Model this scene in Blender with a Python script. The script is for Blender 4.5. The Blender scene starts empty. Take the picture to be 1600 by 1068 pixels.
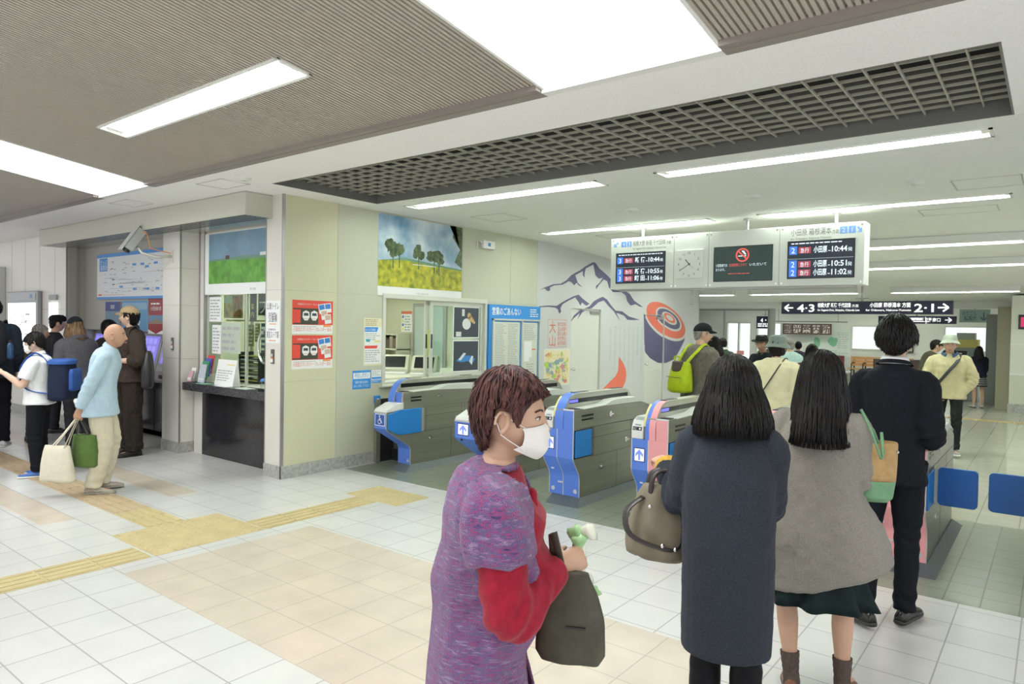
import bpy, math, random
import numpy as np
from mathutils import Vector, Matrix
rnd = random.Random(7)
SC = bpy.context.scene
COL = SC.collection
PI = math.pi

# ------------------------------------------------------------------ camera
cam_d = bpy.data.cameras.new('camera')
cam = bpy.data.objects.new('camera', cam_d)
COL.objects.link(cam)
cam_d.sensor_width = 36.0
cam_d.lens = 24.452
cam_d.clip_start = 0.05
cam.matrix_world = Matrix(((0.7874817, -0.02832668, 0.61568675, 0.0),
                           (0.61606643, 0.00652306, -0.78766719, 0.0),
                           (0.01829584, 0.99957744, 0.0225879, 1.62),
                           (0, 0, 0, 1)))
SC.camera = cam
# ------------------------------------------------------------------ exposure
SC.view_settings.view_transform = 'Standard'
SC.view_settings.look = 'None'
SC.view_settings.gamma = 1.0
SC.view_settings.use_curve_mapping = False
SC.view_settings.exposure = 0.45
# ------------------------------------------------------------------ world: bright overcast daylight
W = bpy.data.worlds.new('overcast_sky')
SC.world = W
W.use_nodes = True
_bg = W.node_tree.nodes['Background']
_bg.inputs[0].default_value = (0.97, 0.985, 1.0, 1)
_bg.inputs[1].default_value = .9
TUBE_STRENGTH = 25.0
SKYLIGHT_STRENGTH = 5.4

# ------------------------------------------------------------------ materials
MATS = {}
def mat(name, col=(.8, .8, .8), rough=.5, metal=0.0, spec=.5, noise=None, bump=None, emit=None, coat=0.0, stretch=None, col2=None, sheen=0.0):
    """noise=(scale, amount) value variation; bump=(scale, strength); col2 = second colour mixed by the noise."""
    if name in MATS: return MATS[name]
    m = bpy.data.materials.new(name); m.use_nodes = True
    nt = m.node_tree; b = nt.nodes['Principled BSDF']
    b.inputs['Base Color'].default_value = (*col, 1)
    b.inputs['Roughness'].default_value = rough
    b.inputs['Metallic'].default_value = metal
    b.inputs['Specular IOR Level'].default_value = spec
    if coat: b.inputs['Coat Weight'].default_value = coat; b.inputs['Coat Roughness'].default_value = .1
    if sheen: b.inputs['Sheen Weight'].default_value = sheen; b.inputs['Sheen Roughness'].default_value = .5
    if emit:
        b.inputs['Emission Color'].default_value = (*emit[0], 1); b.inputs['Emission Strength'].default_value = emit[1]
    vec = None
    if noise or bump:
        tc = nt.nodes.new('ShaderNodeTexCoord'); mp = nt.nodes.new('ShaderNodeMapping')
        nt.links.new(tc.outputs['Object'], mp.inputs[0])
        if stretch: mp.inputs['Scale'].default_value = stretch
        vec = mp.outputs[0]
    if noise:
        n = nt.nodes.new('ShaderNodeTexNoise'); n.inputs['Scale'].default_value = noise[0]; n.inputs['Detail'].default_value = 5
        nt.links.new(vec, n.inputs['Vector'])
        r = nt.nodes.new('ShaderNodeValToRGB'); nt.links.new(n.outputs['Fac'], r.inputs[0])
        a = noise[1]
        c0 = tuple(max(0, c * (1 - a)) for c in col); c1 = col2 if col2 else tuple(min(1, c * (1 + a)) for c in col)
        r.color_ramp.elements[0].position = .3; r.color_ramp.elements[1].position = .7
        r.color_ramp.elements[0].color = (*c0, 1); r.color_ramp.elements[1].color = (*c1, 1)
        nt.links.new(r.outputs[0], b.inputs['Base Color'])
    if bump:
        n2 = nt.nodes.new('ShaderNodeTexNoise'); n2.inputs['Scale'].default_value = bump[0]; n2.inputs['Detail'].default_value = 3
        nt.links.new(vec, n2.inputs['Vector'])
        bp = nt.nodes.new('ShaderNodeBump'); bp.inputs['Strength'].default_value = bump[1]; bp.inputs['Distance'].default_value = .004
        nt.links.new(n2.outputs['Fac'], bp.inputs['Height']); nt.links.new(bp.outputs[0], b.inputs['Normal'])
    MATS[name] = m
    return m
def glow(name, col, strength):
    if name in MATS: return MATS[name]
    m = mat(name, tuple(c*.25 for c in col) if strength < 3 else (.8, .8, .8), .4, emit=(col, strength)); return m
def tile_mat(name, c1, c2, grout, w, h, ox, oy, mortar=.004, rough=.3, spec=.5, cloud=.05):
    m = bpy.data.materials.new(name); m.use_nodes = True; nt = m.node_tree; b = nt.nodes['Principled BSDF']
    g = nt.nodes.new('ShaderNodeNewGeometry'); mp = nt.nodes.new('ShaderNodeMapping'); mp.inputs['Location'].default_value = (-ox, -oy, 0)
    nt.links.new(g.outputs['Position'], mp.inputs[0])
    br = nt.nodes.new('ShaderNodeTexBrick'); br.offset = 0.0; br.squash = 1.0
    br.inputs['Scale'].default_value = 1; br.inputs['Brick Width'].default_value = w; br.inputs['Row Height'].default_value = h
    br.inputs['Mortar Size'].default_value = mortar; br.inputs['Mortar Smooth'].default_value = .2
    br.inputs['Color1'].default_value = (*c1, 1); br.inputs['Color2'].default_value = (*c2, 1); br.inputs['Mortar'].default_value = (*grout, 1)
    nt.links.new(mp.outputs[0], br.inputs['Vector'])
    n = nt.nodes.new('ShaderNodeTexNoise'); n.inputs['Scale'].default_value = 4; n.inputs['Detail'].default_value = 6
    nt.links.new(g.outputs['Position'], n.inputs['Vector'])
    mr = nt.nodes.new('ShaderNodeMapRange'); mr.inputs[1].default_value = .3; mr.inputs[2].default_value = .7; mr.inputs[3].default_value = 1 - cloud; mr.inputs[4].default_value = 1 + cloud * .5
    nt.links.new(n.outputs['Fac'], mr.inputs[0])
    mx = nt.nodes.new('ShaderNodeVectorMath'); mx.operation = 'SCALE'
    nt.links.new(br.outputs['Color'], mx.inputs[0]); nt.links.new(mr.outputs[0], mx.inputs['Scale'])
    nt.links.new(mx.outputs[0], b.inputs['Base Color'])
    b.inputs['Roughness'].default_value = rough; b.inputs['Specular IOR Level'].default_value = spec
    bp = nt.nodes.new('ShaderNodeBump'); bp.inputs['Strength'].default_value = .25; bp.inputs['Distance'].default_value = .003; bp.invert = True
    nt.links.new(br.outputs['Fac'], bp.inputs['Height']); nt.links.new(bp.outputs[0], b.inputs['Normal'])
    MATS[name] = m
    return m
def glass_mat(name, tint=(.93, .97, .95), refl=.06):
    if name in MATS: return MATS[name]
    m = bpy.data.materials.new(name); m.use_nodes = True; nt = m.node_tree; nt.nodes.remove(nt.nodes['Principled BSDF'])
    t = nt.nodes.new('ShaderNodeBsdfTransparent'); t.inputs[0].default_value = (*tint, 1)
    g = nt.nodes.new('ShaderNodeBsdfGlossy'); g.inputs['Roughness'].default_value = .02
    lw = nt.nodes.new('ShaderNodeLayerWeight'); lw.inputs[0].default_value = .5
    pw = nt.nodes.new('ShaderNodeMath'); pw.operation = 'POWER'; pw.inputs[1].default_value = 4; nt.links.new(lw.outputs['Facing'], pw.inputs[0])
    fr = nt.nodes.new('ShaderNodeMath'); fr.operation = 'MULTIPLY_ADD'; fr.inputs[1].default_value = .45; fr.inputs[2].default_value = .03; nt.links.new(pw.outputs[0], fr.inputs[0])
    mx = nt.nodes.new('ShaderNodeMixShader'); nt.links.new(fr.outputs[0], mx.inputs[0]); nt.links.new(t.outputs[0], mx.inputs[1]); nt.links.new(g.outputs[0], mx.inputs[2])
    nt.links.new(mx.outputs[0], nt.nodes['Material Output'].inputs[0]); MATS[name] = m
    return m

M_white = mat('white_paint', (.80, .80, .77), .5)
M_paper = mat('white_paper', (.86, .87, .87), .6)
M_ink = mat('black_ink', (.03, .03, .035), .6)
M_grayink = mat('grey_ink', (.42, .43, .45), .6)
M_steel = mat('brushed_stainless', (.32, .325, .265), .36, .55, noise=(3, .10), stretch=(1, .08, 6), bump=(60, .05))
M_chrome = mat('chrome', (.75, .75, .75), .15, 1.0)
M_dark = mat('dark_plastic', (.02, .02, .022), .4)
M_blue = mat('gate_blue_panel', (.10, .22, .72), .38)
M_flap = mat('flap_blue', (.015, .12, .42), .35)
M_pink = mat('gate_pink_panel', (.82, .36, .38), .38)
M_yellow = mat('yellow_stripe', (.80, .74, .32), .5)
M_trim = mat('metal_trim', (.40, .39, .38), .35, .7)

# ------------------------------------------------------------------ mesh builder
_TXT = {}
def text_mesh(s, bold=False):
    k = (s, bold)
    if k in _TXT: return _TXT[k]
    c = bpy.data.curves.new('txt', 'FONT'); c.body = s; c.size = 1.0; c.resolution_u = 2
    if bold: c.offset = .018
    o = bpy.data.objects.new('txt', c); COL.objects.link(o)
    me = bpy.data.meshes.new_from_object(o.evaluated_get(bpy.context.evaluated_depsgraph_get()))
    v = np.array([x.co[:] for x in me.vertices]) if len(me.vertices) else np.zeros((0, 3))
    f = [tuple(p.vertices) for p in me.polygons]
    bpy.data.objects.remove(o); bpy.data.curves.remove(c); bpy.data.meshes.remove(me)
    _TXT[k] = (v, f)
    return v, f

MINV = {}
class MB:
    def __init__(s): s.v = []; s.f = []; s.m = []
    def add(s, v, f, mi=0):
        o = len(s.v); s.v.extend([tuple(p) for p in v])
        for q in f: s.f.append(tuple(i + o for i in q)); s.m.append(mi)
        return s
    def box(s, x0, x1, y0, y1, z0, z1, mi=0):
        v = [(x0,y0,z0),(x1,y0,z0),(x1,y1,z0),(x0,y1,z0),(x0,y0,z1),(x1,y0,z1),(x1,y1,z1),(x0,y1,z1)]
        return s.add(v, [(0,3,2,1),(4,5,6,7),(0,1,5,4),(1,2,6,5),(2,3,7,6),(3,0,4,7)], mi)
    def obox(s, c, size, rot=None, mi=0):
        m = MB().box(-size[0]/2, size[0]/2, -size[1]/2, size[1]/2, -size[2]/2, size[2]/2)
        R = rot.to_3x3() if rot is not None else Matrix.Identity(3)
        return s.add([R @ Vector(p) + Vector(c) for p in m.v], m.f, mi)
    def prism(s, poly, fn, t0, t1, mi=0):
        """poly: 2D outline; fn(u, v, t) -> 3D; extruded from t0 to t1."""
        n = len(poly)
        v = [fn(u, w, t0) for u, w in poly] + [fn(u, w, t1) for u, w in poly]
        f = [tuple(range(n))[::-1], tuple(range(n, 2*n))] + [(i, (i+1) % n, (i+1) % n + n, i + n) for i in range(n)]
        return s.add(v, f, mi)
    def cyl(s, p0, p1, r0, r1=None, n=16, mi=0):
        return s.tube([p0, p1], [r0, r0 if r1 is None else r1], n, mi)
    def tube(s, pts, rad, n=10, mi=0, closed_caps=True, flat=None, ref=None):
        v, f = tube_geo(pts, rad, n, flat, ref)
        return s.add(v, f, mi)
    def lathe(s, prof, c=(0,0,0), n=24, mi=0, rot=None, sx=1.0, sy=1.0):
        v = []; f = []; k = len(prof)
        R = rot.to_3x3() if rot is not None else Matrix.Identity(3)
        for i in range(n):
            a = 2*PI*i/n
            for r, z in prof: v.append(R @ Vector((r*math.cos(a)*sx, r*math.sin(a)*sy, z)) + Vector(c))
        for i in range(n):
            j = (i+1) % n
            for q in range(k-1): f.append((i*k+q, j*k+q, j*k+q+1, i*k+q+1))
        f.append(tuple(i*k for i in range(n))[::-1]); f.append(tuple(i*k+k-1 for i in range(n)))
        return s.add(v, f, mi)
    def sphere(s, c, r, n=16, mi=0, rot=None):
        r = (r, r, r) if not hasattr(r, '__len__') else r
        R = rot.to_3x3() if rot is not None else Matrix.Identity(3)
        v = [R @ Vector((0,0,-r[2])) + Vector(c)]; m = n//2
        for i in range(1, m):
            ph = -PI/2 + PI*i/m
            for j in range(n):
                a = 2*PI*j/n
                v.append(R @ Vector((r[0]*math.cos(ph)*math.cos(a), r[1]*math.cos(ph)*math.sin(a), r[2]*math.sin(ph))) + Vector(c))
        v.append(R @ Vector((0,0,r[2])) + Vector(c)); L = len(v)-1
        f = [(0, 1+(j+1) % n, 1+j) for j in range(n)]
        for i in range(m-2):
            for j in range(n): f.append((1+i*n+j, 1+i*n+(j+1) % n, 1+(i+1)*n+(j+1) % n, 1+(i+1)*n+j))
        f += [(L, 1+(m-2)*n+j, 1+(m-2)*n+(j+1) % n) for j in range(n)]
        return s.add(v, f, mi)
    def quad(s, a, b, c, d, mi=0): return s.add([a, b, c, d], [(0,1,2,3)], mi)
    def xf(s, M):
        s.v = [tuple(M @ Vector(p)) for p in s.v]; return s
    def build(s, name, mats, parent=None, smooth=False, bevel=0, auto=None):
        me = bpy.data.meshes.new(name)
        v = s.v
        if parent is not None and parent.name in MINV:
            Mi = MINV[parent.name]; v = [tuple(Mi @ Vector(p)) for p in v]
        me.from_pydata(v, [], s.f)
        if not isinstance(mats, (list, tuple)): mats = [mats]
        for m in mats: me.materials.append(m)
        me.polygons.foreach_set('material_index', [min(i, len(mats)-1) for i in s.m])
        if smooth: me.polygons.foreach_set('use_smooth', [True]*len(me.polygons))
        me.update()
        if auto: 
            me.polygons.foreach_set('use_smooth', [True]*len(me.polygons)); me.set_sharp_from_angle(angle=math.radians(auto))
        o = bpy.data.objects.new(name, me); COL.objects.link(o)
        if parent is not None:
            o.parent = parent; MINV[o.name] = MINV.get(parent.name, Matrix.Identity(4))
        if bevel:
            bv = o.modifiers.new('bevel', 'BEVEL'); bv.width = bevel; bv.segments = 2; bv.limit_method = 'ANGLE'; bv.angle_limit = math.radians(40)
        return o

class Face:
    """a flat face to print on: origin at lower left, u right, v up, n out."""
    def __init__(s, mb, o, u, v): s.mb = mb; s.o = Vector(o); s.u = Vector(u).normalized(); s.w = Vector(v).normalized(); s.n = s.u.cross(s.w)
    def p(s, x, y, l): return tuple(s.o + s.u*x + s.w*y + s.n*l)
    def rect(s, x0, y0, x1, y1, mi, l=.001): s.mb.quad(s.p(x0,y0,l), s.p(x1,y0,l), s.p(x1,y1,l), s.p(x0,y1,l), mi); return s
    def poly(s, pts, mi, l=.001): s.mb.add([s.p(x, y, l) for x, y in pts], [tuple(range(len(pts)))], mi); return s
    def disc(s, x, y, r, mi, l=.001, n=24, ry=None): return s.poly([(x + r*math.cos(2*PI*i/n), y + (ry or r)*math.sin(2*PI*i/n)) for i in range(n)], mi, l)
    def ring(s, x, y, r0, r1, mi, l=.001, n=28):
        for i in range(n):
            a, b = 2*PI*i/n, 2*PI*(i+1)/n
            s.poly([(x+r0*math.cos(a), y+r0*math.sin(a)), (x+r1*math.cos(a), y+r1*math.sin(a)), (x+r1*math.cos(b), y+r1*math.sin(b)), (x+r0*math.cos(b), y+r0*math.sin(b))], mi, l)
        return s
    def line(s, x0, y0, x1, y1, w, mi, l=.001):
        d = Vector((x1-x0, y1-y0)); d.normalize(); q = (-d.y*w/2, d.x*w/2)
        return s.poly([(x0+q[0], y0+q[1]), (x0-q[0], y0-q[1]), (x1-q[0], y1-q[1]), (x1+q[0], y1+q[1])], mi, l)
    def text(s, t, x, y, h, mi, l=.002, wid=None, bold=False, align='l'):
        v, f = text_mesh(t, bold)
        if not len(v): return s
        x0, x1 = v[:, 0].min(), v[:, 0].max(); sc = h/.72; sx = sc if wid is None else wid/(x1-x0)
        off = {'l': -x0*sx, 'c': -(x0+x1)/2*sx, 'r': -x1*sx}[align]
        s.mb.add([s.p(x + off + a[0]*sx, y + a[1]*sc, l) for a in v], f, mi); return s
    def greek(s, x0, y0, x1, y1, rows, mi, l=.001, r=None, fill=.45):
        """small unreadable print: rows of short dashes"""
        r = r or rnd; h = (y1-y0)/rows
        for i in range(rows):
            y = y1 - (i+.8)*h; x = x0
            end = x1 - (x1-x0)*r.random()*.35
            while x < end:
                w = min(h*r.uniform(.6, 2.2), end-x); s.rect(x, y, x+w, y+h*fill, mi, l); x += w + h*.35
        return s

def tube_geo(pts, rad, n=10, flat=None, ref=None):
    P = [Vector(p) for p in pts]; k = len(P); v = []; f = []
    T = []
    for i in range(k):
        a = P[max(i-1, 0)]; b = P[min(i+1, k-1)]; d = (b-a)
        T.append(d.normalized() if d.length > 1e-9 else Vector((0,0,1)))
    r0 = Vector(ref) if ref is not None else (Vector((1,0,0)) if abs(T[0].x) < .8 else Vector((0,1,0)))
    N = (r0 - T[0]*r0.dot(T[0])).normalized()
    for i in range(k):
        if i: N = (N - T[i]*N.dot(T[i])).normalized()
        B = T[i].cross(N)
        r = rad[i] if hasattr(rad, '__len__') else rad
        ra, rb = (r if hasattr(r, '__len__') else (r, r*(flat or 1)))
        for j in range(n):
            a = 2*PI*j/n
            v.append(P[i] + N*(ra*math.cos(a)) + B*(rb*math.sin(a)))
    for i in range(k-1):
        for j in range(n): f.append((i*n+j, i*n+(j+1) % n, (i+1)*n+(j+1) % n, (i+1)*n+j))
    f.append(tuple(range(n))[::-1]); f.append(tuple((k-1)*n+j for j in range(n)))
    return v, f

# ------------------------------------------------------------------ naming
def tag(o, label, cat, group=None):
    o['label'] = label; o['category'] = cat
    if group: o['group'] = group
    return o
def thing(name, loc, label, cat, group=None, rz=0.0):
    o = bpy.data.objects.new(name, None); COL.objects.link(o); o.empty_display_size = .1
    o.location = loc; o.rotation_euler = (0, 0, rz)
    MINV[o.name] = (Matrix.Translation(Vector(loc)) @ Matrix.Rotation(rz, 4, 'Z')).inverted()
    return tag(o, label, cat, group)
def struct(o): o['kind'] = 'structure'; return o
def copy_tree(o, loc=None, label=None, parent=None):
    c = o.copy(); COL.objects.link(c)
    if parent is not None: c.parent = parent
    if loc is not None: c.location = loc
    if label: c['label'] = label
    for ch in list(o.children): copy_tree(ch, parent=c)
    return c
FX = ((0, 1, 0), (0, 0, 1))      # face looking to +X: u = +Y, v = +Z
FY = ((1, 0, 0), (0, 0, 1))      # face looking to -Y: u = +X, v = +Z

def holes(x0, x1, y0, y1, hs):
    """rectangles covering x0..x1, y0..y1 without the holes hs=[(x0,x1,y0,y1)]"""
    xs = sorted({x0, x1} | {min(max(v, x0), x1) for h in hs for v in h[:2]}); ys = sorted({y0, y1} | {min(max(v, y0), y1) for h in hs for v in h[2:]})
    out = []
    for i in range(len(xs)-1):
        for j in range(len(ys)-1):
            cx, cy = (xs[i]+xs[i+1])/2, (ys[j]+ys[j+1])/2
            if not any(h[0] < cx < h[1] and h[2] < cy < h[3] for h in hs): out.append((xs[i], xs[i+1], ys[j], ys[j+1]))
    return out
# =================================================================== SETTING
ZC = 2.93
T_white = tile_mat('floor_tile_white', (.64, .64, .62), (.615, .615, .595), (.36, .355, .365), .308, .2915, -4.42, 1.372)
T_beige = tile_mat('floor_tile_beige', (.60, .525, .43), (.57, .50, .405), (.43, .38, .34), .308, .2915, -4.64, 1.95, cloud=.10)
T_grey = tile_mat('floor_tile_grey', (.225, .26, .20), (.21, .245, .19), (.11, .125, .10), .19, .205, -.502, 4.95, mortar=.005, rough=.28)
T_cream = tile_mat('floor_tile_cream', (.60, .60, .50), (.58, .58, .48), (.38, .38, .32), .30, .30, -.5, 7.2, rough=.12, spec=.6)
M_tact = mat('tactile_yellow', (.52, .435, .225), .6, noise=(8, .08))
M_tact2 = mat('tactile_sand', (.50, .39, .25), .6, noise=(8, .08))
mb = MB()
for x0, x1, y0, y1 in [(-20, 5, -6, 1.95), (-20, -4.64, 1.95, 3.38), (-1.25, 5, 1.95, 3.38), (-20, 5, 3.38, 4.95), (-20, -6.2, 4.95, 28)]:
    mb.quad((x0,y0,0), (x1,y0,0), (x1,y1,0), (x0,y1,0), 0)
mb.quad((-4.64,1.95,0), (-1.25,1.95,0), (-1.25,3.38,0), (-4.64,3.38,0), 1)
mb.quad((-6.2,4.95,0), (5,4.95,0), (5,7.2,0), (-6.2,7.2,0), 2)
mb.quad((-6.2,7.2,0), (5,7.2,0), (5,28,0), (-6.2,28,0), 3)
mb.box(-20, 5, -6, 28, -.2, -.02, 0)
for x0, x1, y0, y1 in [(-14, -6.36, 3.08, 3.35), (-14, -6.2, 2.0, 2.24)]:          # beige bands beside the guide path
    mb.quad((x0,y0,.0006), (x1,y0,.0006), (x1,y1,.0006), (x0,y1,.0006), 1)
floor = struct(mb.build('floor', [T_white, T_beige, T_grey, T_cream]))
def tactile(x0, x1, y0, y1, kind, m=M_tact):
    mb = MB(); mb.box(x0, x1, y0, y1, .0008, .0025)
    if kind == 'dots':
        nx, ny = max(1, round((x1-x0)/.06)), max(1, round((y1-y0)/.06))
        for i in range(nx):
            for j in range(ny): mb.lathe([(.013, .002), (.008, .0065)], (x0+(i+.5)*(x1-x0)/nx, y0+(j+.5)*(y1-y0)/ny, 0), 8)
    elif kind == 'x':
        for j in range(4):
            y = y0 + (j+.5)*(y1-y0)/4; n = round((x1-x0)/.3)
            for i in range(n): mb.box(x0+i*(x1-x0)/n+.01, x0+(i+1)*(x1-x0)/n-.01, y-.017, y+.017, .002, .007)
    else:
        for j in range(4):
            x = x0 + (j+.5)*(x1-x0)/4; n = round((y1-y0)/.3)
            for i in range(n): mb.box(x-.017, x+.017, y0+i*(y1-y0)/n+.01, y0+(i+1)*(y1-y0)/n-.01, .002, .007)
    return mb.build('tactile_paving', m, floor)
tactile(-5.12, -4.82, -1.2, 2.22, 'y')
tactile(-5.52, -4.82, 2.24, 3.08, 'dots')
tactile(-5.12, -4.82, 3.09, 4.22, 'y')
tactile(-5.28, -4.58, 4.23, 4.65, 'dots')
tactile(-6.12, -5.53, 2.50, 2.80, 'x')
tactile(-14, -6.13, 2.50, 2.80, 'x', M_tact2)
tactile(-6.2, 3.0, 15.75, 16.05, 'x')

# ---- walls
M_facade = mat('facade_panel', (.71, .695, .635), .4, noise=(1.5, .025))
M_office = mat('office_wall_panel', (.53, .535, .42), .38, noise=(1.2, .03))
M_officew = mat('office_wall_warm', (.60, .60, .41), .38, noise=(1.2, .03))
M_joint = mat('panel_joint', (.46, .45, .40), .6)
M_stone = mat('grey_stone_base', (.40, .40, .37), .45, noise=(30, .25))
M_mural = mat('mural_white', (.62, .63, .635), .4)
M_purple = mat('mural_purple', (.115, .10, .20), .5)
M_red = mat('mural_red', (.74, .17, .11), .5)
M_alu = mat('aluminium_frame', (.66, .67, .60), .4, .3)
M_doorw = mat('painted_door', (.70, .71, .67), .42)
XW = -6.25
# corner pillar
mb = MB(); mb.box(-6.55, XW, 4.17, 4.20, 0, ZC, 0); mb.box(-6.55, -6.40, 4.20, 4.60, 0, ZC, 0)
mb.box(-6.262, -6.242, 4.158, 4.19, .13, ZC, 1); mb.box(-6.56, -6.24, 4.16, 4.19, 0, .132, 2); mb.box(XW-.01, -6.238, 4.16, 5.40, 0, .132, 2)
for z in (1.95, 1.62): mb.box(-6.55, -6.262, 4.1685, 4.171, z, z+.004, 3)
for x in (-6.556,): mb.box(x, x+.008, 4.165, 4.3, .13, ZC, 1)
for y in (4.55, 5.0): mb.box(XW-.01, -6.2375, y, y+.004, .0, .13, 3)
struct(mb.build('wall_corner', [M_facade, M_trim, M_stone, M_joint]))
# office wall along x = XW with the service window opening
mb = MB()
for y0, y1, z0, z1 in holes(4.20, 14.7, 0, ZC, [(5.54, 7.36, .93, 1.93), (9.55, 10.50, 0, 1.94), (12.16, 13.0, 0, 1.90)]):
    w = 3 if y0 >= 8.58 else (1 if y1 <= 5 else 0)
    y0c = y0
    if y0 < 8.58 < y1:
        mb.box(-6.40, XW, y0, 8.58, z0, z1, 0); y0c = 8.58; w = 3
    if y0 < 4.85 < y1:
        mb.box(-6.40, XW, y0, 4.85, z0, z1, 1); y0c = 4.85; w = 0
        mb.box(-6.40, XW, y0c, min(y1, 8.58), z0, z1, 0)
        if y1 > 8.58: mb.box(-6.40, XW, 8.58, y1, z0, z1, 3)
        continue
    mb.box(-6.40, XW, y0c, y1, z0, z1, w)
for y, z0, z1 in [(4.85, .13, ZC), (6.90, 1.95, ZC), (8.58, 0, ZC), (7.93, 1.95, ZC)]: mb.box(XW-.01, XW+.0015, y, y+.006, z0, z1, 2)
for z, y0, y1 in [(1.95, 4.19, 5.4), (1.50, 4.85, 5.5), (.55, 4.85, 5.40), (1.95, 7.36, 8.58), (1.0, 4.19, 4.85), (.62, 5.4, 8.58)]: mb.box(XW-.01, XW+.0012, y0, y1, z, z+.005, 2)
mb.box(-6.40, -6.25, 14.68, 14.72, 0, ZC, 3)
wall_office = struct(mb.build('wall_office', [M_office, M_officew, M_joint, M_mural]))
# printed mural on the office wall
M1 = [(8.632, 2.175), (8.798, 2.231), (9.024, 2.293), (9.236, 2.314), (9.402, 2.383), (9.523, 2.467), (9.646, 2.517), (9.798, 2.57), (9.926, 2.635), (10.189, 2.736), (10.218, 2.701), (9.964, 2.61), (9.93, 2.509), (9.948, 2.454), (9.879, 2.492), (9.876, 2.561), (9.648, 2.476), (9.729, 2.357), (9.886, 2.291), (9.756, 2.317), (9.693, 2.355), (9.614, 2.309), (9.552, 2.354), (9.462, 2.368), (9.284, 2.3), (9.048, 2.276), (8.934, 2.238), (8.936, 2.191), (8.868, 2.175), (8.79, 2.215)]
M1b = [(10.189, 2.736), (10.272, 2.734), (10.414, 2.645), (10.616, 2.572), (10.765, 2.508), (11.007, 2.419), (11.103, 2.319), (11.353, 2.301), (11.514, 2.262), (11.682, 2.145), (12.058, 2.031), (11.887, 2.042), (11.751, 2.078), (11.556, 2.046), (11.424, 2.119), (11.356, 2.224), (11.197, 2.278), (10.893, 2.263), (10.742, 2.338), (10.68, 2.444), (10.563, 2.466), (10.398, 2.354), (10.318, 2.277), (10.299, 2.334), (10.424, 2.399), (10.534, 2.493), (10.393, 2.469), (10.28, 2.519), (10.232, 2.631)]
M2 = [(8.64, 1.932), (8.898, 1.954), (9.13, 1.957), (9.246, 2.006), (9.414, 2.067), (9.61, 2.13), (9.762, 2.164), (9.894, 2.101), (10.109, 2.024), (10.004, 1.987), (9.87, 2.038), (9.82, 1.98), (9.766, 2.04), (9.661, 2.113), (9.473, 2.056), (9.295, 1.989), (9.235, 1.925), (9.256, 1.872), (9.205, 1.831), (9.16, 1.904), (9.084, 1.928), (8.899, 1.933), (8.675, 1.92)]
M2b = [(9.551, 1.689), (9.673, 1.815), (9.875, 1.918), (10.111, 1.982), (10.243, 2.072), (10.435, 2.138), (10.547, 2.163), (10.693, 2.12), (10.844, 2.021), (10.998, 1.936), (11.244, 1.928), (11.501, 1.842), (11.933, 1.788), (11.634, 1.776), (11.44, 1.779), (11.31, 1.853), (11.122, 1.885), (11.03, 1.892), (11.177, 1.752), (11.095, 1.803), (10.938, 1.92), (10.757, 2.004), (10.579, 2.1), (10.41, 2.064), (10.193, 1.956), (10.059, 1.923), (9.929, 1.877), (9.777, 1.748), (9.851, 1.861), (9.674, 1.773)]
BL = [(11.156, 1.102), (11.317, 0.99), (11.417, 0.879), (11.454, 0.768), (11.427, 0.645), (11.337, 0.541), (11.185, 0.458), (10.306, 0.514), (10.558, 0.527), (10.872, 0.673), (11.049, 0.756), (11.137, 0.843)]
TOPBODY = [(12.085, 1.903), (12.14, 1.322), (12.239, 1.159), (12.459, 1.039), (12.794, 0.94), (13.099, 0.93), (13.491, 0.995), (13.727, 1.166), (13.968, 1.378), (14.002, 1.521)]
DOORS = [(9.55, 10.50, 1.94), (12.16, 13.0, 1.90)]
def clip(poly, ax, val, gt):
    out = []; n = len(poly)
    ins = lambda p: (p[ax] >= val) == gt
    for i in range(n):
        a, b = poly[i], poly[(i+1) % n]
        if ins(a): out.append(a)
        if ins(a) != ins(b):
            t = (val-a[ax])/(b[ax]-a[ax]); out.append((a[0]+t*(b[0]-a[0]), a[1]+t*(b[1]-a[1])))
    return out
mb = MB(); fc = Face(mb, (XW, 0, 0), *FX)
LEAF = [MB(), MB()]
def mprint(poly, mi, l):
    ps = [poly]
    for k, (y0, y1, z1) in enumerate(DOORS):
        nx = []
        for p in ps:
            nx += [clip(p, 0, y0, False), clip(clip(clip(p, 0, y0, True), 0, y1, False), 1, z1, True), clip(p, 0, y1, True)]
            q = clip(clip(clip(p, 0, y0+.01, True), 0, y1-.01, False), 1, z1-.01, False)
            if len(q) > 2: Face(LEAF[k], (-6.285, 0, 0), *FX).poly(q, mi, l+.008)
        ps = [q for q in nx if len(q) > 2]
    for p in ps: fc.poly(p, mi, l)
for k in (M1, M1b, M2, M2b): mprint(k, 0, .002)
mprint(BL, 1, .002)
mprint(TOPBODY, 0, .0015)
def ell(cx, cz, a, b, th, n=36, q0=0, q1=2*PI):
    return [(cx + a*math.cos(q0+(q1-q0)*i/n)*math.cos(th) - b*math.sin(q0+(q1-q0)*i/n)*math.sin(th), cz + a*math.cos(q0+(q1-q0)*i/n)*math.sin(th) + b*math.sin(q0+(q1-q0)*i/n)*math.cos(th)) for i in range(n)]
TC, TZ, TH = 13.10, 1.80, -.24
for q, (a, b, mi, dx, dz) in enumerate([(.98, .335, 2, 0, -.03), (.93, .30, 1, 0, -.01), (.62, .20, 2, .10, .02), (.55, .165, 0, .10, .025), (.36, .105, 2, .12, .04), (.28, .08, 1, .12, .045), (.17, .045, 2, .13, .05)]):
    mprint(ell(TC+dx, TZ+dz, a, b, TH), mi, .0022+.0003*q)
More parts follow.
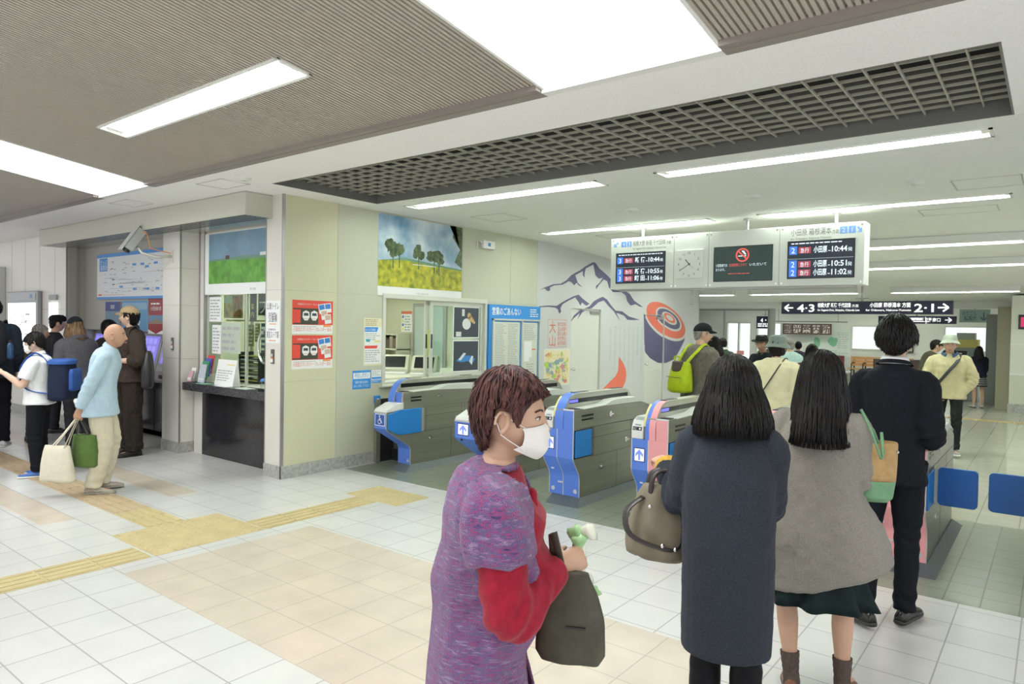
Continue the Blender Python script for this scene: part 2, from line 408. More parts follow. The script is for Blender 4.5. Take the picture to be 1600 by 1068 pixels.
# red title box, vertical lines of writing
for a, b, c, d in [(8.90, 1.735, 9.42, 1.74), (8.90, 1.30, 9.43, 1.305), (8.90, 1.30, 8.905, 1.735), (9.425, 1.30, 9.43, 1.74)]: fc.rect(a, b, c, d, 1, .002)
fc.text('大', 8.94, 1.54, .15, 1, .002, wid=.17); fc.text('山', 8.94, 1.33, .14, 1, .002, wid=.17)
r2 = random.Random(3)
for c in range(4):
    for k in range(5): fc.text(r2.choice('名所旧跡参詣登山国定公園'), 9.17+c*.06, 1.64-k*.075, .05, 1, .002, wid=.05)
for c in range(8):
    for k in range(r2.randint(12, 20)): fc.text(r2.choice('大山詣での道をゆく江戸人々こまの山麓に伝わる伝統工芸品'), 12.0-c*.17, 1.62-k*.045, .030, 3, .002, wid=.06)
for k, ch in enumerate('大山'): fc.text(ch, 14.2, 2.36-k*.2, .15, 3, .002, wid=.18)
mural = mb.build('mural', [M_purple, M_red, M_mural, M_grayink], wall_office)
# faded white diamond between the doors
# doors in the mural wall
def wall_door(name, y0, y1, z1, mural_part=False):
    mb = MB(); mb.box(-6.39, -6.252, y0-.03, y0+.008, 0, z1-.008); mb.box(-6.39, -6.252, y1-.008, y1+.03, 0, z1-.008); mb.box(-6.39, -6.252, y0-.03, y1+.03, z1-.008, z1+.03)
    fr = struct(mb.build(name, M_alu))
    m2 = MB(); x = -6.285
    m2.box(x-.04, x, y0+.009, y1-.009, .005, z1-.009); m2.box(x, x+.006, y0+.05, y1-.05, .12, .82); m2.box(x, x+.006, y0+.05, y1-.05, .92, z1-.08)
    m2.build('door_leaf', M_doorw, fr, bevel=.003)
    h = MB(); h.cyl((x, y0+.07, .93), (x+.05, y0+.07, .93), .011, n=10); h.sphere((x+.06, y0+.07, .93), .026, 12); h.build('door_knob', M_chrome, fr, smooth=True)
    m3 = MB(); m3.box(x, x+.035, y1-.32, y1-.06, z1-.09, z1-.04); m3.tube([(x+.02, y1-.28, z1-.05), (x+.07, y1-.45, z1-.03), (x+.02, y1-.62, z1-.02)], .007, 6); m3.build('door_closer', M_trim, fr)
    return fr
for k, (a, b, c) in enumerate(DOORS):
    d_ = wall_door('door_%d' % (k+1), a, b, c)
    if LEAF[k].v: LEAF[k].build('printed_mural', [M_purple, M_red, M_mural], d_)
# office window
M_alu = mat('aluminium_frame', (.66, .67, .60), .4, .3)
G_win = glass_mat('window_glass')
mb = MB()
y0, y1, z0, z1 = 5.54, 7.36, .93, 1.93
for a in [(y0-.04, y1+.04, z1-.006, z1+.05), (y0-.04, y1+.04, z0-.05, z0+.006), (y0-.04, y0+.006, z0+.006, z1-.006), (y1-.006, y1+.04, z0+.006, z1-.006)]: mb.box(-6.39, -6.225, a[0], a[1], a[2], a[3])
mb.box(-6.41, -6.19, y0-.06, y1+.06, z0-.055, z0-.03)
win = struct(mb.build('window_1', M_alu, bevel=.004))
def sash(y0, y1, x):
    mb = MB(); t = .05
    for a in [(y0, y1, 1.87, 1.93), (y0, y1, .93, 1.0), (y0, y0+t, 1.0, 1.87), (y1-t, y1, 1.0, 1.87)]: mb.box(x-.025, x, a[0], a[1], a[2], a[3])
    s = mb.build('window_sash', M_alu, win, bevel=.003)
    g = MB(); g.box(x-.015, x-.011, y0+t, y1-t, 1.0, 1.87); g.build('window_pane', G_win, s)
    h = MB(); h.box(x, x+.006, y0+.012, y0+.035, 1.32, 1.5); h.build('sash_pull', M_dark, s)
sash(6.33, 7.36, -6.27); sash(6.28, 7.30, -6.315)

# ---- ticket bays: facade y = 4.17
M_black = mat('polished_black_stone', (.025, .025, .028), .12, spec=.6, noise=(40, .5))
mb = MB(); mb.box(-8.82, -8.38, 4.17, 4.60, 0, ZC, 0); mb.box(-8.83, -8.37, 4.158, 4.55, 0, .13, 1)
for z in (1.15, 1.80, 2.25): mb.box(-8.82, -8.377, 4.1685, 4.42, z, z+.004, 2)
mb.box(-8.388, -8.376, 4.163, 4.18, .13, ZC, 3)
struct(mb.build('wall_pillar', [M_facade, M_stone, M_joint, M_trim]))
mb = MB(); mb.box(-8.38, -8.25, 4.42, 4.60, 0, ZC, 0); mb.box(-8.25, -6.55, 4.42, 4.60, 1.95, ZC, 0); mb.box(-8.25, -6.55, 4.42, 4.60, 0, .87, 0); struct(mb.build('wall_counter', [M_facade, M_trim]))
mb = MB()
mb.box(-8.395, -8.375, 4.40, 4.43, 0, ZC, 1); mb.box(-8.26, -8.24, 4.40, 4.43, .88, 2.7, 1)
struct(mb.build('trim_counter', [M_facade, M_trim]))
M_bay = mat('bay_grey_panel', (.42, .41, .36), .4)
mb = MB(); mb.box(-11.89, -8.82, 4.42, 4.6, 1.455, ZC, 0); struct(mb.build('wall_ticket', [M_bay]))
mb = MB(); mb.box(-11.9, -11.87, 4.19, 4.6, 0, ZC, 0); mb.box(-11.87, -11.855, 4.30, 4.33, 0, 2.69, 1); struct(mb.build('wall_ticket_side', [M_bay, M_trim]))
mb = MB(); mb.box(-11.89, -8.82, 4.6, 4.62, 0, 1.5, 0); struct(mb.build('wall_ticket_rear', [M_black]))
mb = MB(); mb.box(-19, -11.89, 4.155, 4.169, 0, .13, 0); struct(mb.build('baseboard_left', [M_stone]))
mb = MB(); mb.box(-19, -11.9, 4.17, 4.60, 0, ZC, 0)
for x in (-12.35, -13.0, -13.65, -14.3): mb.box(x, x+.005, 4.168, 4.171, .13, ZC, 2)
for z in (1.75,): mb.box(-19, -11.9, 4.168, 4.171, z, z+.005, 2)
mb.box(-11.91, -11.89, 4.163, 4.2, .13, ZC, 3)
struct(mb.build('wall_left', [mat('far_left_panel', (.80, .78, .72), .4), M_stone, M_joint, M_trim]))
# canopy box over the bays
M_can = mat('canopy_panel', (.53, .53, .45), .35)
M_canu = mat('canopy_underside_metal', (.50, .50, .44), .22, .8)
mb = MB(); mb.box(-12.05, -6.45, 3.86, 4.17, 2.695, ZC-.005, 0); mb.quad((-12.04,3.87,2.694), (-12.04,4.42,2.694), (-6.46,4.42,2.694), (-6.46,3.87,2.694), 1)
for k in range(5): mb.box(-12.0, -6.5, 3.90+k*.055, 3.905+k*.055, 2.690, 2.694, 2)
can = struct(mb.build('trim_canopy', [M_can, M_canu, M_dark]))

# ---- ceilings
M_ceil = mat('ceiling_board', (.87, .865, .84), .7, noise=(60, .04))
LX = [(-5.72, -3.27), (-2.69, -.36), (.22, 2.60)]
LROW = [5.45, 8.0]
GR = (-5.90, -.23, 3.80, 5.10)
hs = [GR] + [(a, b, y-.11, y+.11) for y in LROW for a, b in LX]
mb = MB()
for x0, x1, ya, yb in holes(-19, 5, 3.24, 9.0, hs): mb.quad((x0,ya,ZC), (x0,yb,ZC), (x1,yb,ZC), (x1,ya,ZC), 1 if yb <= 5.2 else 0)
mb.box(-19, 5, 3.24, 9.0, ZC+.42, ZC+.5)
mb.quad((-19,3.24,ZC), (5,3.24,ZC), (5,3.24,ZC+.12), (-19,3.24,ZC+.12))
struct(mb.build('ceiling', [M_ceil, mat('ceiling_speckled_daylit', (.93, .92, .905), .7, noise=(90, .05))]))  # speckled near board, its colour lightened in place of daylight bounced off the floor
SLB = .05
def zfar(y): return ZC - SLB*(y-9.0)
mb = MB(); Y1 = 19.5
mb.prism([(9.0, ZC), (Y1, zfar(Y1)), (Y1, 2.24), (Y1+.25, 2.24), (Y1+.25, 3.1), (9.0, 3.1)], lambda u, v, t: (t, u, v), -19, 5)
struct(mb.build('ceiling_far', M_ceil))
mb = MB(); mb.box(-19, 5, Y1+.25, 26.3, 2.9, 3.0); struct(mb.build('ceiling_hall', M_ceil))
# grille recess
M_gbar = mat('grille_bar', (.40, .40, .33), .5)
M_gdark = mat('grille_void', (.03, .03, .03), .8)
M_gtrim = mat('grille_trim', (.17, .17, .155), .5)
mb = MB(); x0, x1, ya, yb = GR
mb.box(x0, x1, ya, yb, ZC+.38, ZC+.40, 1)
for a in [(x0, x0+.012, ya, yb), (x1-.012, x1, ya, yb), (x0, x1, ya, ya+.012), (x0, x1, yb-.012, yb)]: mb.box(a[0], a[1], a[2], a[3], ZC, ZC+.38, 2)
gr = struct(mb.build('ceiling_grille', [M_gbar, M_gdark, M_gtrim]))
mb = MB(); n = 37
for i in range(1, n): mb.box(x0+(x1-x0)*i/n-.005, x0+(x1-x0)*i/n+.005, ya+.01, yb-.01, ZC+.07, ZC+.085)
for j in range(1, 10): y = ya+(yb-ya)*j/10; mb.box(x0+.01, x1-.01, y-.0045, y+.0045, ZC+.072, ZC+.088)
mb.build('grille_bars', M_gbar, gr)
# sloped corrugated ceiling over the concourse: rises towards the camera
SL = .132
def zs(y): return ZC - SL*(y-3.20) + .02
M_corr = mat('corrugated_ceiling_strip', (.45, .415, .355), .5)
SKY = [(-2.31, -1.27), (-8.2, -7.04), (2.5, 3.6)]
FIXS = [(-5.79, -3.43, 2.24, 2.45)]
mb = MB(); YB = -4.0
def corr(x0, x1, ya, yb):
    p = .031; n = max(1, round((x1-x0)/p)); w = (x1-x0)/n; prof = []
    for i in range(n):
        a = x0+i*w; prof += [(a, 0), (a+w*.60, 0), (a+w*.64, .016), (a+w*.96, .016)]
    prof.append((x1, 0))
    v = [(x, ya, zs(ya)+h) for x, h in prof] + [(x, yb, zs(yb)+h) for x, h in prof]; k = len(prof)
    mb.add(v, [(i, i+k, i+k+1, i+1) for i in range(k-1)], 0)
for x0, x1, ya, yb in holes(-19, 5, YB, 3.18, [(a, b, YB, 3.18) for a, b in SKY] + FIXS): corr(x0, x1, ya, yb)
mb.quad((-19,YB,zs(YB)+.35), (5,YB,zs(YB)+.35), (5,3.3,zs(3.3)+.35), (-19,3.3,zs(3.3)+.35), 0)
sc_ = struct(mb.build('ceiling_slope', M_corr))
mb = MB()
for z0, z1, ya, yb in [(ZC-.004, ZC+.03, 3.175, 3.245), (ZC+.0, ZC+.045, 3.13, 3.18)]:
    xs = [-19, -8.2, -7.04, -2.31, -1.27, 2.5, 3.6, 5]
    for i in range(0, 8, 2): mb.box(xs[i], xs[i+1], ya, yb, z0, z1)
struct(mb.build('trim_ceiling_edge', mat('ceiling_edge_bronze', (.27, .235, .21), .45)))
G_sky = glow('skylight_diffuser', (1, 1, 1), SKYLIGHT_STRENGTH)
M_rev = mat('white_reveal', (.82, .82, .80), .5)
for i, (a, b) in enumerate(SKY):
    mb = MB(); L = YB; h = .10
    P = lambda x, y, o: (x, y, zs(y)+o)
    for x, s in ((a, 1), (b, -1)):
        mb.add([P(x, L, -.006), P(x, 3.20, -.006), P(x, 3.20, h), P(x, L, h), P(x+.02*s, L, -.006), P(x+.02*s, 3.20, -.006), P(x+.02*s, 3.20, h), P(x+.02*s, L, h)],
               [(0,1,2,3), (4,7,6,5), (0,4,5,1)], 0)
    mb.box(a, b, 3.18, 3.245, ZC-.003, ZC+.16, 0)
    r = struct(mb.build('window_%d' % (i+2), M_rev))
    m2 = MB(); m2.quad(P(a, L, h), P(b, L, h), P(b, 3.20, h), P(a, 3.20, h)); m2.build('skylight_diffuser', G_sky, r)

# ---- fluorescent fittings
G_tube = glow('fluorescent_tube', (.90, 1.0, .90), TUBE_STRENGTH)
M_ref = mat('white_reflector', (.86, .86, .83), .4)
def fitting(name_loc, label, L=2.4, w=.2, group='recessed fluorescent fittings', tilt=0.0):
    t = thing('ceiling_light', name_loc, label, 'light', group)
    mb = MB(); d = .10; a = L/2
    v = lambda x, y, z: (x, y, z)
    mb.box(-a, a, -w/2, w/2, d-.01, d)
    for s in (-1, 1): mb.add([v(-a, s*w/2, 0), v(a, s*w/2, 0), v(a, s*(w/2-.012), d), v(-a, s*(w/2-.012), d), v(-a, s*(w/2-.008), 0), v(a, s*(w/2-.008), 0)], [(0,1,2,3), (0,4,5,1)])
    for s in (-1, 1): mb.box(s*a-.006, s*a+.006, -w/2, w/2, 0, d)
    for y0, y1 in ((-w/2-.018, -w/2+.004), (w/2-.004, w/2+.018)): mb.box(-a-.018, a+.018, y0, y1, -.008, .004)
    for s in (-1, 1): mb.box(s*(a+.006)-.012, s*(a+.006)+.012, -w/2-.018, w/2+.018, -.008, .004)
    rot = Matrix.Rotation(tilt, 4, 'X')
    Mx = Matrix.Translation(Vector(name_loc)) @ rot
    mb.xf(Mx).build('housing', M_ref, t)
    for y in (-.045, .045):
        for xa, xb in ((-a+.05, -.025), (.025, a-.05)): MB().cyl((xa, y, .045), (xb, y, .045), .019, n=10).xf(Mx).build('tube', G_tube, t, smooth=True)
    for x in (-a+.03, a-.03): MB().box(x-.022, x+.022, -.063, .063, .01, d-.01).xf(Mx).build('lamp_holder', M_white, t)
    return t
names = {(0, 0): 'recessed fluorescent light just behind the dark grille, above the first gates', (0, 1): 'long fluorescent light behind the dark grille at its right end', (0, 2): 'fluorescent light behind the grille beyond the right edge',
         (1, 0): 'fluorescent light above the mural wall, left of the departure board', (1, 1): 'fluorescent light right above the departure board', (1, 2): 'fluorescent light right of the departure board outside the frame'}
for r, y in enumerate(LROW):
    for c, (a, b) in enumerate(LX):
        if c < 2: fitting(((a+b)/2, y, ZC), names[(r, c)], b-a-.02)
farrow = [(10.38, 'third row', 0), (12.46, 'fourth row', 1), (16.3, 'farthest row', 2)]
for y, nm, k in farrow:
    for a, b, side in [(-5.72, -3.27, 'left'), (-2.69, -.30, 'right')] if k < 2 else [(-8.3, -6.05, 'left'), (-5.7, -3.35, 'middle'), (-2.75, -.55, 'right')]:
        fitting(((a+b)/2, y, zfar(y)-.103), 'surface fluorescent light on the far ceiling, %s one of its %s' % (side, nm), b-a-.02, group='fluorescent fittings of the far ceiling', tilt=-math.atan(SLB))
fitting((-4.61, 2.345, zs(2.345)), 'recessed fluorescent light in the brown corrugated ceiling', 2.34, .20, group=None, tilt=-math.atan(SL))
for k, (x, y) in enumerate([(-8, 21.5), (-4.5, 21.5), (-1.6, 22.5), (-8, 24.3), (-4.5, 24.3)]): fitting((x, y, 2.798), 'unseen light added to brighten the far hall, number %d from the left glass doors' % (k+1) if False else 'unseen fluorescent light added under the higher ceiling to brighten the far hall', 2.4, group='added lights brightening the far hall')  # unseen fittings, added to lift the brightness of the far hall
# ---- beyond the gates: back hall
M_hall = mat('hall_wall', (.74, .75, .70), .5)
mb = MB()
for x0, x1, z0, z1 in holes(-16, 5, 0, 2.9, [(-5.52, -3.95, 1.06, 1.83), (-2.79, -1.70, 1.10, 1.85), (-9.9, -9.0, .1, 1.9), (-8.75, -7.9, .1, 1.9)]): mb.box(x0, x1, 26, 26.15, z0, z1)
struct(mb.build('wall_back', M_hall))
def far_window(nm, x0, x1, z0, z1, mull=()):
    mb = MB()
    for a in [(x0-.03, x1+.03, z1-.01, z1+.03), (x0-.03, x1+.03, z0-.03, z0+.01), (x0-.03, x0+.01, z0+.01, z1-.01), (x1-.01, x1+.03, z0+.01, z1-.01)] + [(x-.025, x+.025, z0, z1) for x in mull]: mb.box(a[0], a[1], 25.97, 26.1, a[2], a[3])
    w = struct(mb.build(nm, M_alu)); g = MB(); g.box(x0, x1, 26.04, 26.05, z0, z1); g.build('window_pane', G_win, w)
far_window('window_5', -5.52, -3.95, 1.06, 1.83); far_window('window_6', -2.79, -1.70, 1.10, 1.85)
far_window('window_7', -9.9, -9.0, .1, 1.9, (-9.45,)); far_window('window_8', -8.75, -7.9, .1, 1.9, (-8.3,))
mb = MB(); mb.box(-16, -15.8, 14.7, 26, 0, 2.9); struct(mb.build('wall_far_left', M_hall))
mb = MB(); mb.box(-10.4, -6.40, 14.55, 14.7, 0, ZC); struct(mb.build('wall_mural_end', M_mural))
# glazed partition frame at the end of the low ceiling
mb = MB()
for x, w in ((-7.56, .03), (-6.22, .10)): mb.cyl((x, 19.62, 0), (x, 19.62, 2.24), w, n=16)
mb.box(-11, -6.22, 19.58, 19.66, 2.18, 2.24)
struct(mb.build('trim_partition', mat('grey_post', (.42, .43, .40), .4, .4), smooth=False, auto=40))
mb = MB(); mb.box(-7.42, -6.42, 19.615, 19.625, .1, 2.16); 
# right side: wall pillar and doorway
M_pill = mat('pillar_panel', (.70, .71, .62), .35); M_pill2 = mat('pillar_panel_green', (.60, .63, .50), .35)
mb = MB(); mb.box(-.74, 1.5, 17.8, 18.6, .82, zfar(18.6), 0); mb.box(-.74, 1.5, 17.8, 18.6, .2, .82, 1); mb.box(-.76, 1.5, 17.78, 18.6, 0, .2, 2)
mb.box(-.74, 1.5, 17.795, 17.8, .80, .83, 3); mb.box(-.74, 1.5, 17.795, 17.8, 1.42, 1.44, 3)
struct(mb.build('wall_right', [M_pill, M_pill2, M_stone, M_white]))
mb = MB(); mb.box(-1.02, -.78, 18.6, 19.6, 0, 2.24, 0); mb.box(-1.28, -1.05, 19.5, 19.7, 0, 2.1, 1); mb.box(-1.07, -.8, 19.55, 19.62, 0, 2.24, 1)
struct(mb.build('wall_right_return', [mat('sand_panel', (.36, .34, .25), .4), mat('grey_green_column', (.25, .28, .27), .4)]))
# =================================================================== OFFICE INTERIOR
mb = MB(); M_in = mat('office_inner_wall', (.66, .65, .50), .6)
mb.box(-10.3, -10.2, 4.6, 9.0, 0, 2.7); mb.box(-10.3, -6.40, 8.9, 9.0, 0, 2.7); mb.box(-10.3, -6.40, 4.6, 9.0, 2.6, 2.7)
mb.box(-10.3, -8.3, 4.6, 4.65, 0, 2.7)
struct(mb.build('wall_office_inside', M_in))
for x, y in ((-9.1, 5.7), (-7.3, 5.7), (-9.1, 7.6), (-7.3, 7.6)): fitting((x, y, 2.498), 'unseen fluorescent light added to brighten the inside of the ticket office', 1.6, group='added lights brightening the ticket office')  # unseen fittings put in to brighten the office interior
M_beige = mat('machine_beige', (.58, .57, .46), .45)
M_scr = mat('dark_screen', (.02, .022, .025), .15)
def thing_w(name, label, cat, parts, loc, group=None, bevel=.004):
    """a thing whose parts are given as (name, MB in world coords, materials)"""
    t = thing(name, loc, label, cat, group)
    for p in parts: p[1].build(p[0], p[2], t, bevel=bevel if len(p) < 4 else p[3])
    return t
# desk inside along the window
mb = MB(); mb.box(-7.4, -6.42, 5.36, 8.4, .92, .96); 
lg = MB(); lg.box(-7.38, -7.34, 5.38, 8.38, 0, .92)
thing_w('office_desk', 'beige desk running behind the ticket office window', 'desk', [('desktop', mb, M_beige), ('panel', lg, M_beige)], (-6.7, 6.7, 0))
def terminal(y, x, label, yaw, sz=.30):
    t = thing('ticket_terminal', (x, y, .96), label, 'computer', 'terminals behind the office window')
    Rz = Matrix.Translation((x, y, .96)) @ Matrix.Rotation(yaw, 4, 'Z')
    b = MB(); b.prism([(-.17, 0), (.20, 0), (.20, .17), (.10, .24), (-.02, .24), (-.17, .06)], lambda u, v, q: (u, q, v), -sz/2, sz/2); b.xf(Rz).build('body', M_beige, t, bevel=.01)
    s = MB(); a = Vector((-.17, 0, .06)); c = Vector((-.02, 0, .24)); d = c-a; n = Vector((-d.z, 0, d.x)).normalized()
    q = lambda k, yy: tuple(a + d*k + Vector((0, yy, 0)) + n*.003)
    s.quad(q(.12, -sz*.38), q(.12, sz*.38), q(.9, sz*.38), q(.9, -sz*.38)); s.xf(Rz).build('screen', M_scr, t)
    kb = MB(); kb.box(-.34, -.19, -sz*.45, sz*.45, 0, .025); kb.xf(Rz).build('keyboard', M_white, t, bevel=.004)
terminal(6.50, -7.08, 'beige touch terminal with dark screen seen through the open left half of the office window', PI*.72, .36)
terminal(6.66, -6.68, 'beige touch terminal near the middle of the office window, tilted low', PI*.70, .34)
# shelf with stamps, door and notices inside
mb = MB(); mb.box(-9.85, -9.30, 8.55, 8.88, 1.42, 1.45); mb.box(-9.85, -9.30, 8.55, 8.88, 1.15, 1.18); mb.box(-9.85, -9.82, 8.55, 8.88, 0, 1.42); mb.box(-9.33, -9.30, 8.55, 8.88, 0, 1.42); mb.box(-9.82, -9.33, 8.86, 8.88, 0, 1.42)
parts = [('frame', mb, M_beige)]
for i in range(5): parts.append(('file_box', MB().box(-9.81+i*.095, -9.725+i*.095, 8.57, 8.82, 1.18, 1.40-.03*(i % 3)), mat('brown_box_%d' % (i % 2), ((.12, .09, .07), (.30, .26, .20))[i % 2], .6)))
thing_w('office_shelf', 'small shelf full of dark boxes at the back of the office', 'shelf', parts, (-9.55, 8.7, 0))
mb = MB(); mb.box(-9.22, -8.40, 8.86, 8.90, 0, 2.0, 0); mb.box(-9.16, -8.46, 8.85, 8.87, .04, 1.94, 1)
struct(mb.build('door_3', [M_trim, mat('pale_green_door', (.42, .50, .46), .4)]))
mb = MB(); f = Face(mb, (-9.56, 8.895, 1.48), *FY); mb.box(-9.56, -9.28, 8.89, 8.899, 1.48, 1.86, 0); f.rect(0, .33, .28, .38, 1, .006); f.greek(.09, .02, .26, .31, 6, 2, .006)
for i in range(4): f.rect(.02, .03+i*.075, .07, .08+i*.075, 3+i % 2, .006)
tag(mb.build('wall_notice', [M_paper, M_red, M_grayink, M_yellow, mat('notice_blue', (.15, .2, .5), .5)]), 'white notice with red header on the back wall of the office', 'notice')
mb = MB(); mb.box(-8.86, -8.72, 8.84, 8.849, 1.0, 1.55); tag(mb.build('door_poster', mat('poster_lime', (.55, .68, .06), .5)), 'lime green poster on the inner office door', 'poster')
# sheets in the right sash
def sheet(name, label, cat, o, u, v, w, h, mats, draw, th=.004, group=None, frame=None):
    mb = MB(); f = Face(mb, o, u, v); 
    q = [f.p(0, 0, 0), f.p(w, 0, 0), f.p(w, h, 0), f.p(0, h, 0)] + [f.p(0, 0, th), f.p(w, 0, th), f.p(w, h, th), f.p(0, h, th)]
    mb.add(q, [(0,3,2,1), (4,5,6,7), (0,1,5,4), (1,2,6,5), (2,3,7,6), (3,0,4,7)], 0)
    fl = Face(mb, f.p(0, 0, th), u, v); draw(fl, w, h)
    o = mb.build(name, mats); tag(o, label, cat, group); return o
M_navyink = mat('photo_navy', (.04, .055, .07), .3)
M_cloud = mat('photo_white', (.72, .74, .74), .4)
M_tr = mat('photo_train_blue', (.04, .22, .60), .35)
def d_photo1(f, w, h):
    f.rect(.012, .012, w-.012, h-.012, 1); f.disc(w*.5, h*.45, .085, 2, .002, ry=.075); f.disc(w*.6, h*.72, .04, 3, .002); f.rect(w*.1, h*.05, w*.3, h*.2, 2, .002); f.rect(w*.32, h*.7, w*.42, h*.92, 2, .002)
    f.poly([(w*.55, h*.6), (w*.8, h*.45), (w*.85, h*.5), (w*.66, h*.75)], 3, .002)
sheet('photo_poster', 'dark photo with a white round shape, upper one taped in the sliding window', 'poster', (-6.268, 6.75, 1.45), *FX, .52, .42, [M_paper, M_navyink, M_cloud, mat('photo_tan', (.55, .35, .16), .5)], d_photo1)
def d_photo2(f, w, h):
    f.rect(.012, .012, w-.012, h-.012, 1); f.poly([(w*.12, h*.35), (w*.35, h*.52), (w*.7, h*.5), (w*.86, h*.38), (w*.72, h*.2), (w*.6, h*.33), (w*.3, h*.3)], 2, .002); f.poly([(w*.2, h*.38), (w*.4, h*.6), (w*.5, h*.58), (w*.3, h*.36)], 3, .003)
    f.poly([(w*.62, h*.32), (w*.72, h*.5), (w*.78, h*.48), (w*.73, h*.2)], 3, .003)
sheet('photo_poster', 'dark photo of a blue nose shaped train, lower one in the sliding window', 'poster', (-6.268, 6.75, 1.0), *FX, .52, .42, [M_paper, M_navyink, M_tr, M_cloud], d_photo2)

# =================================================================== FRAMED PICTURES AND POSTERS
M_field = mat('meadow_print', (.36, .44, .04), .5, noise=(14, .5), col2=(.62, .58, .05))
M_skyp = mat('sky_print', (.20, .42, .66), .5, noise=(3, .25), col2=(.72, .80, .84))
M_tree = mat('tree_print', (.05, .10, .04), .5, noise=(20, .6), col2=(.16, .22, .10))
M_hill = mat('hill_print', (.16, .30, .20), .5)
def blob(r, cx, cy, rx, ry, n=22, j=.25): return [(cx + rx*math.cos(2*PI*i/n)*(1+r.uniform(-j, j)), cy + ry*math.sin(2*PI*i/n)*(1+r.uniform(-j, j))) for i in range(n)]
def d_meadow(f, w, h):
    r = random.Random(5); b = .115*h/1.0
    f.rect(0, b, w, h, 1, .0005)
    f.poly([(0, b+.30), (w*.3, b+.36), (w*.6, b+.33), (w, b+.29), (w, b+.2), (0, b+.2)], 3, .001)
    f.poly([(0, b), (w, b), (w, b+.27), (w*.6, b+.30), (w*.3, b+.33), (0, b+.30)], 2, .0015)
    for cx, cy, rx, ry in [(.16, .44, .10, .13), (.23, .45, .07, .10), (.45, .46, .09, .10), (.64, .42, .12, .09), (.70, .40, .08, .08)]:
        k_ = .002+.0003*int(cx*10); [f.poly(blob(r, w*cx+r.uniform(-.5, .5)*w*rx, b+cy+r.uniform(-.5, .5)*ry, w*rx*.38, ry*.5, 12), 4, k_+.0001*i_) for i_ in range(7)]; f.rect(w*cx-.01, b+cy-.22, w*cx+.01, b+cy-.05, 4, .002)
    f.poly([(w*.83, h), (w, h), (w, b+.30), (w*.9, b+.38), (w*.97, b+.55), (w*.87, b+.70), (w*.91, b+.85)], 4, .0022)
    f.rect(w*.38, b+.285, w*.66, b+.295, 5, .002)
    f.text('小田急沿線の四季', w*.5, .035, .02, 6, .001, align='c')
sheet('landscape_picture', 'large landscape picture of a yellow meadow with trees above the office window', 'picture', (XW, 5.42, 1.955), *FX, 1.45, .955, [M_paper, M_skyp, M_field, M_hill, M_tree, M_cloud, M_grayink], d_meadow, .012)
M_grass = mat('lawn_print', (.12, .34, .05), .5, noise=(9, .35)); M_dsky = mat('dusk_sky_print', (.20, .33, .44), .5, noise=(2, .25))
def d_lawn(f, w, h):
    f.rect(.10, .13, w-.03, h-.01, 1, .001); f.rect(.10, .13, w-.03, h*.56, 2, .0015); f.poly([(.10, h*.56), (w*.5, h*.60), (w-.03, h*.57), (w-.03, h*.54), (.1, h*.54)], 3, .002)
    f.rect(w*.28, h*.56, w*.33, h*.62, 4, .0025); f.rect(w*.7, h*.58, w*.85, h*.63, 5, .0025); f.text('春の草原', w*.62, .045, .022, 6, .001, align='c')
sheet('landscape_picture', 'picture of a green lawn under a dusky sky above the ticket counter', 'picture', (-8.25, 4.42, 1.935), *FY, 1.72, .74, [M_paper, M_dsky, M_grass, M_hill, mat('hut_brown', (.12, .08, .07), .6), M_cloud, M_grayink], d_lawn, .015)
M_pred = mat('poster_red', (.72, .07, .045), .45)
M_train = mat('photo_dark_green', (.05, .055, .035), .4); M_or = mat('poster_orange', (.80, .30, .10), .5)
def d_cal(f, w, h):
    f.rect(0, .095, w, h, 1, .0006); f.rect(.012, .10, w*.63, h-.085, 2, .0012); f.rect(.012, .115, w*.2, h-.10, 1, .0016)
    f.text('小田急ロマンスカー・カレンダー好評発売中', w*.5, h-.05, .016, 0, .0012, wid=w*.75, align='c')
    for cx in (.33, .53):
        f.poly([(w*cx-.045, h*.50), (w*cx-.04, h*.65), (w*cx, h*.70), (w*cx+.04, h*.65), (w*cx+.045, h*.50), (w*cx+.02, h*.40), (w*cx-.02, h*.40)], 0, .002); f.poly([(w*cx-.03, h*.54), (w*cx-.026, h*.62), (w*cx+.026, h*.62), (w*cx+.03, h*.54)], 3, .003)
        f.rect(w*cx-.02, h*.44, w*cx-.005, h*.46, 4, .003); f.rect(w*cx+.005, h*.44, w*cx+.02, h*.46, 4, .003)
    for i, (x, y, a) in enumerate([(.66, .60, .2), (.80, .64, .12), (.72, .42, .18), (.80, .30, .12)]):
        u = Vector((math.cos(a), math.sin(a))); v = Vector((-u.y, u.x)); p = Vector((w*x, h*y)); W_, H_ = .085, .10
        q = lambda s, t: tuple(p + u*s + v*t)
        f.poly([q(0,0), q(W_,0), q(W_,H_), q(0,H_)], 0, .0016+i*.0004); f.poly([q(.008,.04), q(W_-.008,.04), q(W_-.008,H_-.008), q(.008,H_-.008)], 5 if i < 2 else 6, .0018+i*.0004)
    f.text('小田急ロマンスカー・カレンダー 2016', w*.03, .030, .035, 1, .001, wid=w*.93); f.rect(w*.76, .075, w*.95, .098, 4, .0012); f.greek(.02, .07, w*.6, .085, 1, 7, .001)
for k, (z, lab) in enumerate([(1.500, 'red calendar poster with two white trains, upper one on the corner wall'), (1.13, 'red calendar poster with two white trains, lower one on the corner wall')]):
    sheet('calendar_poster', lab, 'poster', (XW, 4.28, z), *FX, .515, .355, [M_paper, M_pred, M_train, M_navyink, M_or, M_tr, mat('thumb_tan', (.6, .45, .35), .5), M_grayink], d_cal, .003, 'red calendar posters')
M_sblue = mat('sign_blue', (.03, .26, .70), .4)
